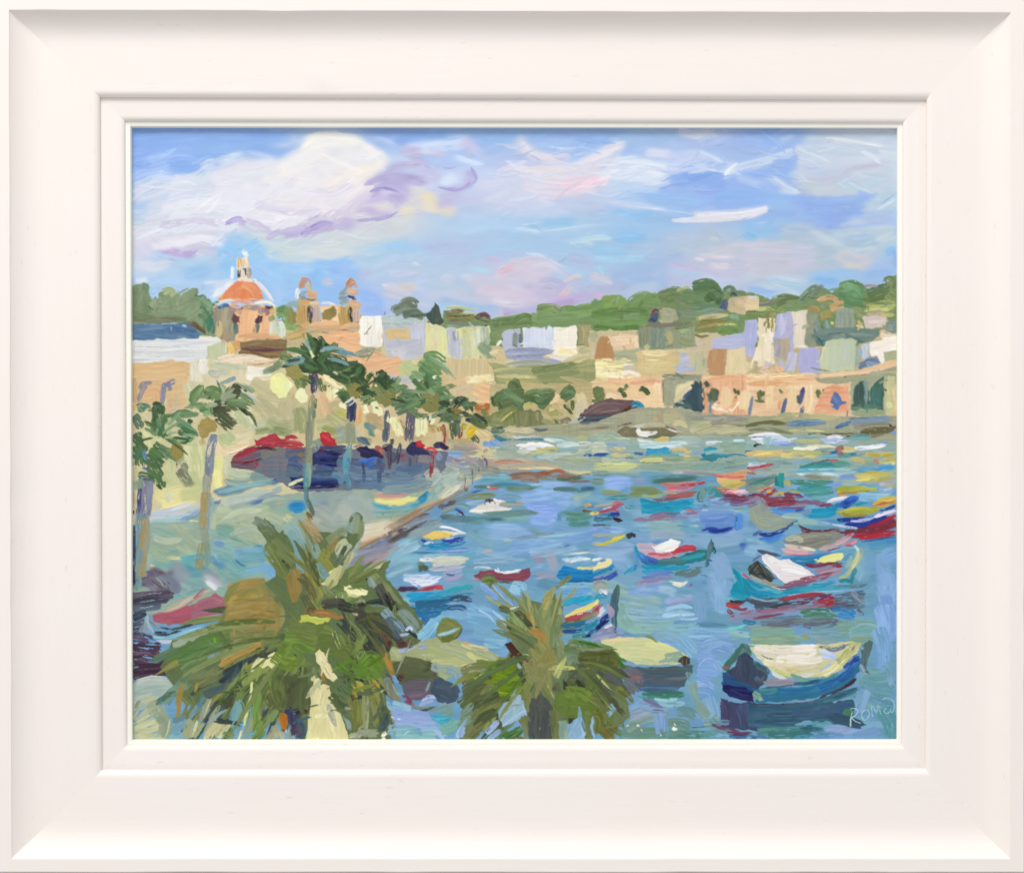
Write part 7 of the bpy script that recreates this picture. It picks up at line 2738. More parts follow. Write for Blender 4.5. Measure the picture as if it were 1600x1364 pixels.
f B84858/A84454 5 395,716 400,722 402,730
f C84050/B83C48 6 445,684 456,682 466,687
f D85C5C/BC4450 5 445,690 460,690 474,694
f CC4850/C03C48 5 445,697 460,697 474,698
t E08878 2 446,688 460,688 472,693
f BC3C4C/A03848 3 445,701 460,701 476,699
f 6C7484/5C6880 12 448,710 465,708 480,708
f 5C6C90/4C5C88 12 452,722 462,718 468,720
f 4C5C88/5C7094 14 450,728 462,730 468,734
f 6C8090/5C7488 14 448,738 465,740 475,742
f 8C7C58 7 466,712 475,708
P D83840/C82C38 40 499,677 504,674 510,674 518,682 524,686 523,689 527,692 530,696 524,698 510,698 502,694 500,686
f E8505C/D43C44 5 503,680 510,684 518,690
f A83440 4 505,697 515,697 524,696
f 7C9088/8CA098 16 492,690 498,700 500,706
f 9CB0A8/A8B8AC 20 530,680 540,676 545,685
f 5C6884/4C5474 14 500,704 520,704 540,700
P 3C4478/2C3468 -5 488,708 500,702 520,705 535,708 528,712 524,722 525,730 510,730 496,724 488,728
f 30387C/48508C 8 492,712 505,710 520,712
f 282C64/3C4C84 6 500,718 515,718 528,716
f 283070/3C5090 6 505,726 518,726 526,728
f 803448 4 500,702 506,706
t 242858 3 510,709 525,709 534,708
f 3C4878/5C6C9C 8 492,730 505,730 525,735
f 4C6C84/3C5C78 10 488,738 510,738 530,738
P 2C3C74/3C4C80 0 452,745 480,744 510,746 536,744 540,755 500,758 470,760 455,755
f 283C7C/3C5490 6 460,748 490,750 535,748
f 2C3470/24306C 6 460,757 490,757 530,757
f 1F2454/343C74 4 460,762 490,762 535,759
f 5C7898/4C6890 9 488,744 510,743 535,744
f F0F0C0/E0E4B4 5 450,758 462,752 477,747
t E8ECC0 3 450,758 465,754
f 6C8C98/5C7C90 10 528,720 536,725 538,735
f 4C7098/6C90A8 12 520,740 530,745 535,755
P 5C7484/6C8490 40 559,684 564,681 570,681 576,688 580,694 574,696 566,694 560,690
f 8C7C90/AC7C80 4 552,698 560,696 570,695
P 343058/40385C 30 556,700 562,697 572,697 580,700 590,703 598,712 590,712 575,716 564,712 558,706
f 2C284C/403C68 7 562,702 572,704 580,706
f 343C74/2C3468 7 578,706 590,710 600,716
f 4470C8/5484D4 7 560,720 570,720 578,722
f 3C6CD0/4C80D8 8 572,722 582,718 590,716
f 4478CC/3C68B8 6 575,728 582,726
f 2C58A8 6 590,720 596,722
f B87064/A86058 8 586,698 594,702 602,710
f C47C68 5 592,702 600,710
t A04450 2 582,700 592,708 600,714
f 343C60/444C74 8 598,698 606,697 615,698
f 2C3458/3C4468 6 600,702 610,704
f B83C48/D04C54 6 628,708 630,715 632,722
P 343864/403C68 25 634,700 640,692 648,691 658,697 668,706 672,710 660,713 645,710 636,706
f 3C4474/504C74 7 642,698 652,702 662,708
t 5C3C5C 2 650,692 662,700 670,709
P E03440/D02C38 30 648,690 654,688 660,690 663,696 660,701 652,697
f E84C50 3 652,692 658,694
f D03C48/E04C50 5 664,702 674,700 684,705
f D84854 4 676,708 682,706
P 4C5478/3C4468 10 676,694 682,690 690,690 698,696 698,702 686,702 678,700
f 4C3860/3C2C54 7 688,694 694,698 700,702
f 8C98B4/94A4B8 12 682,712 690,716
f 5C6078/6C6C84 14 605,708 612,712 618,720
f 7C7C8C/6C7080 16 630,722 650,720 665,722
f A09490/8C8890 12 655,716 670,718 680,728
f 7C8CA0/6C8098 22 612,735 640,738 662,735
f 687C98/5C7494 14 620,738 640,732 660,730
f 7C94A4/6C88A0 24 570,745 600,748 640,750
f 64809C/7890A8 20 545,735 560,740 580,742
f 7894A8/8CA0A4 22 600,760 640,758 665,750
f 5C7898/6C88A0 14 555,755 580,756 600,760
f C0BCB0/B8C0B8 16 668,745 676,738 684,740
f A8B8B0/B0C4C0 18 672,755 680,750 688,742
f 8C9CA0 12 650,764 665,758 675,756
f 4C5C7C/3C4C74 5 566,722 568,738 568,756
f 5C6884/4C5878 7 590,715 592,735 591,756
f 4C5874/5C6480 6 596,722 596,740
f 5C4C5C/6C5868 7 608,695 608,715 608,735
f 5C5464/4C4858 6 625,692 622,708 620,725
f 6C6470/5C5868 5 640,712 640,730
f 6C6C80/7C7C8C 4 645,712 645,728
t 6C6874 2.4 650,714 650,728
f A04450/8C4850 6 674,704 674,725 672,748
t C05058 2.4 676,702 675,720
# ------------------------------------------------------------ small mid palms
@painted_palm_tree|small palms beyond the promenade with ochre crowns
f D8A070/C8B080 4 700,668 698,690
f 8C5450/A06858 6 692,662 694,680 694,698
f 8C5854/7C5450 9 718,665 718,675 718,684
f B0883C/A08C44 9 686,668 688,674
f 4C6850/5C7C5C 12 706,660 708,672 710,685
f 5C7C64/6C8C70 10 712,655 712,668 712,680
f 4C6C50/5C7858 12 694,650 700,645 708,640
f 3C5C44/587C58 14 708,634 718,626 732,630
f 4C6C50/3C5844 10 720,626 732,634 738,642
f 5C8058/4C7050 9 725,638 732,634
f 40604C/5C7C5C 10 700,640 712,644 728,648
f 4C7054/6C9070 14 690,650 705,655 720,655
f 3C5844/4C6C54 12 728,652 742,656 754,664
f 4C6850/3C5440 12 740,650 750,655 760,660
f 9C8048/8C7844 11 705,640 712,641 718,640
f 5C8464/70987C 12 686,618 695,626 702,636
f 6C9870/5C8860 10 686,605 694,612 702,618
f 4C7C58/5C8C64 9 684,640 692,636 700,632
f 8CA83C/B0A838 9 722,664 728,668
f 3C5C48/587858 9 736,680 742,686 746,692
P E4C83C/D4B430 0 726,674 732,666 740,664 744,670 742,678 734,685 728,684
f ECD050/D0AC28 6 730,676 738,672 742,670
f C8C040/B8B43C 6 724,668 728,664
f B8BC44 7 752,664 758,668
f D8BC88/E0C898 14 746,672 756,678 765,684
f C0B484/B8A878 8 704,690 720,688 740,690
f B84C5C 4 716,682 719,684
@painted_palm_tree|palm with a pale olive crown right of the tall palms
f 4C5468/5C6074 8 668,650 670,660
f E8E8BC/F0F0CC 10 676,648 674,656 672,662
f E4ECD4/C8D4B8 6 684,645 682,655
f 5C5C70/6C6C7C 14 642,645 640,665 638,688
f 606C78/545C70 8 652,645 648,655
P ECE8B8/F0ECC0 90 650,650 656,648 664,648 668,660 668,672 662,681 654,682 648,678 648,664
t C8C4A4 2 656,652 656,676
t D0CCAC 2 661,652 660,676
f 5C8460/6C946C 22 655,632 640,625 625,630
f 5C8C60/4C7450 18 660,608 665,600 672,590
P 84AC74/74A06C 60 656,572 664,562 680,566 692,572 690,585 676,594 666,590 656,582
f 6C9C68/8CB87C 12 656,566 668,576 682,584
f 84B47C/6CA068 14 664,558 680,556 694,566
f 5C9060/70A474 12 658,574 666,582 676,588
f 74A878/8CB888 9 640,590 655,588 668,594
f 9CC090/84AC80 10 644,582 655,586 665,592
f 6CA078/5C8C64 12 664,592 678,592 690,598
f 8CBC94/A8CCA8 7 670,558 690,570 705,584
f 94B494/A4C4A4 5 684,566 698,578 712,592
f 8CB48C/7CA47C 4 686,572 700,586
f ECF0D0 6 676,590 682,588
f 70A070/5C8C60 14 652,612 668,606 686,604
f 5C8C64/70A074 14 678,610 690,620 698,634
f 6C9870/5C8460 12 640,618 652,615 664,618
f 4C7858/6C9870 14 612,628 632,626 650,620
f 70987C/5C8468 14 620,642 635,636 650,628
f 547C5C/709C74 12 628,612 645,616 655,622
P 8F8D5B/858450 50 656,622 662,612 674,608 684,614 688,626 684,640 674,645 662,642 655,632
f 989460/8C8854 9 662,622 676,624
f 5C8460/7CA47C 6 680,610 690,606
t 4C6C3C 2.4 672,629 675,630
f 6C906C/84A484 8 690,640 680,648 672,650
t E0E8C8 2 652,612 657,622
# ------------------------------------------------------------ tall palms in the centre
@painted_palm_tree|palm with an olive crown in the middle of the row
f 6C7480/5C6878 9 604,642 604,665 603,690
f 606C78/70787C 9 602,670 600,690
f 4C5460/5C6470 6 612,685 612,695
f F0ECC0/E8E4AC 14 615,655 620,668 624,680
f ECE8B8/F4F0C8 9 609,652 608,660
P 8C8E58/80834C 40 580,604 586,594 600,590 612,598 620,612 618,624 608,634 600,636 590,628 580,618
f 7C9460/6C8858 22 602,610 610,612
f 94925C/8C8A54 14 592,602 602,616 610,622
f 5C8858/74A06C 12 595,600 610,598 625,610
f 6C9468/84A87C 12 615,604 625,612 635,620
f 4C7450/5C8458 8 590,596 602,590 612,596
P 3C6044/4C7450 -40 586,592 588,582 596,578 604,580 605,586 598,594 590,598
f 4C7450/3C6040 7 573,590 578,586 584,582
f 44684A/5C8858 8 574,596 577,588 582,584
f 6CA074/8CBC8C 4 585,592 590,596 596,596
f 8CB890/A0C49C 3 588,588 592,582
f F0E8C0/E8E4B4 4 585,602 592,602
f F0ECC8/F4F0D0 8 567,630 570,638 576,643
P F0ECC4/E8E4B4 50 580,628 586,626 590,632 597,638 598,648 590,651 583,646
f F0EDC6 6 568,642 575,645
f D8DCE4 2 598,640 606,638
f 6C8C5C 4 586,636 592,638
@painted_palm_tree|leaning palm with a dark trunk and turquoise base
f 505870/44486A 13 548,625 548,640 548,658
f 44486C/505878 11 552,628 550,645 550,660
f A0A486/94A084 14 546,662 547,678 546,695
f 6CA4B4/5C94A8 10 546,695 543,715 540,740
f 78B0C0/64A0B4 7 541,705 538,725 539,745
f 7C9C98/8CA8A0 9 546,700 545,715
f 70A8B8/5C90A0 8 540,740 543,750 545,762
f 446848/54805A 20 528,580 545,575 560,572
f 44704C/5C8C5C 16 540,598 555,592 566,588
f 3C6040/4C7450 16 558,590 566,600 572,610
f 44684A/345438 14 568,606 574,614 578,622
f 4C7450/3C6040 16 566,615 572,622 568,628
f 4C6C44/648858 14 535,615 540,622 548,626
f 486C50/5C8460 14 530,612 536,618 540,626
P 948F5A/8A874E 40 541,608 546,599 556,598 565,604 566,614 560,620 550,621 543,616
f 9C945C/8C8850 10 546,606 556,606
t F4F4F4 4.5 538,631 546,625 554,619
t ECECF4 3 544,634 550,630 556,625
t 3C3C40 2 538,632 546,628
f ECECC0/F0F0C8 7 530,630 534,634 540,634
f F0F0D0 4 540,636 536,638
@painted_palm_tree|tallest palm with dark green fronds and white blossoms
f 8C9878/9CA488 11 488,618 485,660 482,700
f 949C84/848C74 11 482,660 482,700 481,740
f 98A088/8C9878 9 484,700 482,730 481,760
f 6C8870/7C947C 6 490,640 490,655
f 5C744C/6C8858 4 493,622 492,640
f 6CA4A4/5C94A0 8 478,725 477,745 477,770
f 78A8A0/8CB4A4 9 482,725 481,745 479,765
f 5C8490/6C9498 8 478,760 478,775 480,790
f 6C8478/5C7468 7 480,780 486,795 490,806
f 8C6C48/A08458 8 480,800 484,808 488,812
f 4F4F6C/5C5C78 11 491,582 490,600 489,616
f 545870/484C68 8 488,588 487,605
f 606858/4C5448 6 484,585 484,600
P 3F6248/4C7450 -20 462,560 475,548 490,546 508,550 520,556 540,562 556,568 568,574 566,590 548,596 530,598 515,588 500,584 482,584 470,578
f 44684C/345840 16 475,574 485,562 500,552
f 4C7854/5C8C60 12 464,562 478,568 495,575
f 406848/548458 14 500,560 508,570 515,580
f 3C6044/4C7450 14 505,555 520,560 540,566
f 446C4C/5C8860 10 468,552 478,556 488,566
f 5C8C60/44704C 10 512,545 505,555 498,568
P 34543C/3C6044 40 481,530 486,526 494,530 503,536 508,545 500,548 490,544 483,538
f 3C5C44/4C7450 9 484,530 494,538 506,544
f 3C6448/5C8C5C 9 498,526 504,534 512,542
f 5C8C5C/6CA068 5 500,528 508,536 518,544
f 34543C/4C7450 8 506,538 516,544 524,544
f 3C5840/7C8060 10 515,546 522,540 526,536
f 7CA0A8/8CACB4 7 504,544 520,544 540,547
f 8CACB4/6C98A4 6 520,548 540,550 558,556
f 5C8490/6C9498 6 508,546 530,550 550,558
f 7CA0A0/8CB0AC 7 512,560 530,564 545,570
f 8CB0B4/74989C 5 516,560 530,564 548,572
f 94A494/A8AC98 7 556,552 570,548 586,544
f 84947C/9CA890 5 558,556 572,556 584,550
f 54785C/3C6040 9 555,570 565,575 566,590
f 3C5C40/4C7450 8 562,572 568,580 560,590
f 84A86C/9CB878 3 520,588 535,580 550,578
f 8CAC74 3 540,592 552,586 562,586
f 7CA470 2.4 528,584 540,578 552,572
f 5C7C54/74945C 12 470,590 478,594 484,598
f 6C8C5C/84A06C 14 463,588 468,600 472,606
f 5C8054/7C9C64 9 498,590 500,604 502,612
f 4C6C48/5C8050 8 505,602 510,608 516,602
t 5C7C4C 2 580,508 574,516 569,522
t 7C8C6C 2 568,522 576,520
t 7C8C5C 1.8 585,545 577,556 570,568
P F0ECB4/E8E4A8 40 469,536 474,536 485,543 495,549 497,556 488,558 480,552 472,546
f F4F0C4/E8E4AC 6 472,539 482,545 494,554
f D0D8B4/C4D0A8 5 454,548 460,540
f DCE4CC/C8D8BC 5 461,550 472,557
f D8DCB8 4 450,546 453,541
P F0EEBC/E8E4AC 50 503,584 510,586 518,592 525,600 532,603 537,603 532,608 520,602 510,596
f F4F0C8/ECE8B4 6 506,588 516,594 526,602
f F0ECC0/E4E0AC 14 517,606 516,616 516,624
f F4F0D0 6 524,608 526,614 522,620
f F0ECC4 5 518,580 524,582 530,586
P EFF0C6/E4E6B4 90 463,608 470,605 476,608 480,618 479,626 472,629 464,624 461,616
f F4F2D0/E8E8BC 9 468,610 470,618 472,624
P F0F0A8/E8E89C 60 425,585 438,582 445,588 452,594 458,600 452,608 446,620 436,622 428,612 422,606 422,592
f F4F2B4/ECECA0 14 430,590 434,600 436,612
f ECF0C0/E0E4AC 9 446,596 448,606 446,616
f F0F0C4 6 453,596 452,606
P A49C60/989458 60 446,574 452,570 462,570 472,576 475,586 468,592 456,592 448,586
f A8A064/989054 12 452,576 464,582
f 949C60/84905C 12 446,560 456,564
f 6C9064/84A474 14 440,555 450,560 456,566
f 7C9C74/8CA880 9 420,580 432,572 444,566
''')
run('''
# ------------------------------------------------------------ left palms
@painted_palm_tree|left palm with a grey trunk and dark drooping fronds
f 8C94A4/7C8898 13 334,680 328,705 326,740
f 848C9C/98A0A8 12 327,715 325,735 322,760
f A0A89C/B0AC90 13 322,745 322,765 321,785
f B0A070/A4986C 13 320,770 318,800 316,825
f 98A8B0/8CA0A8 6 328,770 327,800 324,835
f A0A490/94A898 12 318,825 320,845 320,860
f 8CAC9C/84A498 9 322,845 324,865 322,885
f 9CA078/94A488 12 316,850 312,870 310,890
t E8E4C8 2.4 333,688 326,700 323,715
f B8D0C0/A4C0B0 4 330,790 329,810 328,830
P 6F9C68/5E8C5A -60 296,612 306,604 318,601 320,608 312,620 304,632 298,636 295,622
f 7CA870/90B884 7 300,626 308,614 318,603
f 8CB488/74A070 5 298,640 304,628 310,618
f 74A068/5C8C58 12 322,612 332,608 342,614
f 84AC6C/74A064 12 330,622 336,618 342,624
f 4C6444/5C7850 10 318,616 324,617 328,622
f 6CA068/84B47C 10 306,634 318,634 330,638
f 5C9860/6CA46C 9 312,640 322,640 330,646
f 8CB484/A4C094 9 318,648 328,644 334,650
f 74A46C/5C9058 9 326,630 332,640 334,648
f A4B890/B8C4A0 9 345,602 350,610 346,620
f 88A8B4/7CA0B4 7 352,597 362,592 370,589
f A4B8A8/94ACA4 6 342,600 352,596 368,590
f A8BCA0/90AC8C 7 372,600 384,604 398,612
f 94B08C/A4BC98 6 366,598 382,606 394,614
f 7CA47C/90B48C 9 364,606 376,616 390,624
f 84A880/74986C 9 378,616 388,624 398,630
f 84A87C/9CB890 7 372,628 380,624 390,622
f BCC8C8/C4D0CC 5 384,612 395,622 404,632
f 5C7450 4 380,608 386,612
P 5A6A4E/4C5A42 -50 346,622 352,614 358,606 364,600 372,602 376,612 374,620 368,626 356,630 346,634 338,640 332,640 330,632 336,626
f 4C5C44/5C6C50 9 340,634 350,622 362,606
f 606C54/4C5840 8 352,628 362,622 372,618
f 3C4434/4C5440 3 362,602 368,600 378,608
t 3C4434 2 346,620 356,606 364,600
t 3C4434 2.4 334,636 342,638 352,634
f 566A4C/4C5C44 14 334,644 345,642 360,640
f 5A6E50/647C58 18 345,650 355,658 366,664
f 52664A/607454 16 342,652 350,660 360,668
f 4C5C44/6C7C58 9 355,636 372,632 380,640
f 4C5840/3C4834 7 372,634 384,644 392,650
t 5C7450 4 388,646 396,656 401,668
f 5C7850/74906C 4 384,642 394,650 400,664
f 6C6448/7C7450 6 352,640 362,636 368,642
f C8D4A8/BCCCA0 12 370,644 376,654 380,664
f C8D0A8/BCC89C 12 382,654 386,662 390,666
f D4D8B4 5 386,650 392,658 394,666
f C8D0A4/B8C898 24 350,680 356,690
P B09C60/A4925A 50 308,664 314,654 324,652 334,656 340,666 336,674 328,676 322,682 316,686 310,680
f B4A064/A49458 14 314,662 328,662
f B8A46C/A8985C 9 314,670 315,680
f B8A878/C4B488 9 315,686 316,695
f 84B078/9CBC90 8 302,648 310,645
@painted_palm_tree|leftmost palm with an ochre crown and thick lilac trunk
f 8C88A0/7C7C98 22 228,748 226,775 222,810
f 4C548C/3C4480 6 219,755 217,775 217,800
f 989CAC/8890A4 9 234,752 233,775 230,800
f 7C98A4/8CA4AC 20 222,805 220,840 216,880
f B09C68/A89460 12 226,810 224,850 221,890
f A8A48C/9CA090 9 230,812 229,840 226,870
f 8CA4A4/7C98A0 14 216,860 213,890 214,920
f A8A078/A09C80 12 222,880 221,900
f 4C6078/3C5070 5 209,820 209,860 208,900
f 3C3C60/4C4C6C 5 208,890 209,915
f A8A890/B4A888 6 209,745 208,770 207,795
f 5C4844 3 208,796 208,804
f 8CA890/9CB49C 16 218,760 215,750
f 54805A/649068 22 240,640 248,655 256,672
f 5C8C5C/4C7850 20 235,655 245,670 255,680
f 3C6448/4C7854 14 240,634 248,636 252,646
f 4C9474/5C9C88 9 213,634 222,634 234,636
f 5C9C88 8 216,640 226,640
f 5C7C64/6C8C74 14 210,650 216,660 220,668
f 5C8860/4C7854 18 212,680 220,690 224,704
f 508058/5C8C60 20 210,700 216,715 218,725
f 5C9474/4C8464 14 212,708 222,715
f 7CA078/94B48C 8 250,655 262,650 275,648
f 70986C/84AC80 9 265,652 280,645 296,642
f 649468/7CA878 10 274,646 290,645 304,648
f 84AC84/6C9C70 8 280,650 295,648 310,646
f 9CBC98/84A884 4 248,652 258,648 270,650
f 5C9474/70A484 9 272,652 285,660 300,668
f 70A080/549068 10 275,662 290,668 305,676
f 5C9870/4C8860 10 284,668 298,674 310,680
f 4C7C5C/5C9068 9 278,674 290,678 302,680
f 3C6C4C 6 294,656 300,660
f 609060/508058 18 262,650 260,665 256,680
f 74A47C/8CB48C 5 274,654 290,664 306,674
P C8BC98/D0C4A0 40 224,644 236,642 238,650 233,660 226,654 222,650
P DAD8AA/CDCD9C 60 220,672 226,666 234,668 240,678 246,684 252,688 248,696 244,702 234,702 226,694 222,684
f E0DCB0/CCC898 9 226,672 230,682 236,694
f D8D8AC/C8CC9C 7 244,690 250,686 252,682
f C8CCA0/BCC498 9 262,658 268,656 270,664
P CCCEA2/C0C498 80 257,660 264,656 272,655 273,665 270,676 260,677 256,670
f C8CCA0/D4D4AC 8 258,694 264,686 272,680
f 8CBC90/A8C498 6 284,682 296,680 304,686
f 3C7C5C/4C8C64 9 282,690 290,688 300,684
f 5C9870/3C7450 6 286,690 296,690
P A09258/968A50 60 266,700 272,692 280,690 288,698 290,710 284,718 276,724 270,716 266,708
f A4965C/948848 9 272,700 280,704 284,714
f 5C8860/4C7850 22 232,712 240,720 248,728
f 4C7C54/5C8C5C 22 240,700 248,706 255,712
f 5C8C5C/4C7C54 20 236,728 244,740 250,752
f 609060/508058 12 250,738 252,750 254,760
f 4C7C54/5C8860 12 218,742 230,744 240,745
f 5C8C64/6C9870 12 250,700 260,705 266,705
f 5C8860/74A07C 9 258,712 266,716 272,722
f 3C6C4C/4C7C54 5 244,756 250,762 252,766
f 6C8CA8/7C9CB4 6 224,702 226,712 228,720
f 6C84B0 5 222,728 228,735
f 7C98B4 5 222,745 218,752
f BCC8A4/A8BC98 6 276,725 284,718 290,712
f D0D8A4/C4CC98 14 298,692 302,710 306,725
f C4CC9C/D4D8AC 14 292,700 296,720
P CED2A2/C2C894 90 258,722 264,716 272,722 275,734 272,746 262,756 254,752 254,735
f D4D4A8/C4CC9C 9 262,724 264,738 262,750
f CCC89C/C0B890 7 210,728 212,740 209,755
t 5C6450 2 275,722 276,732
''')
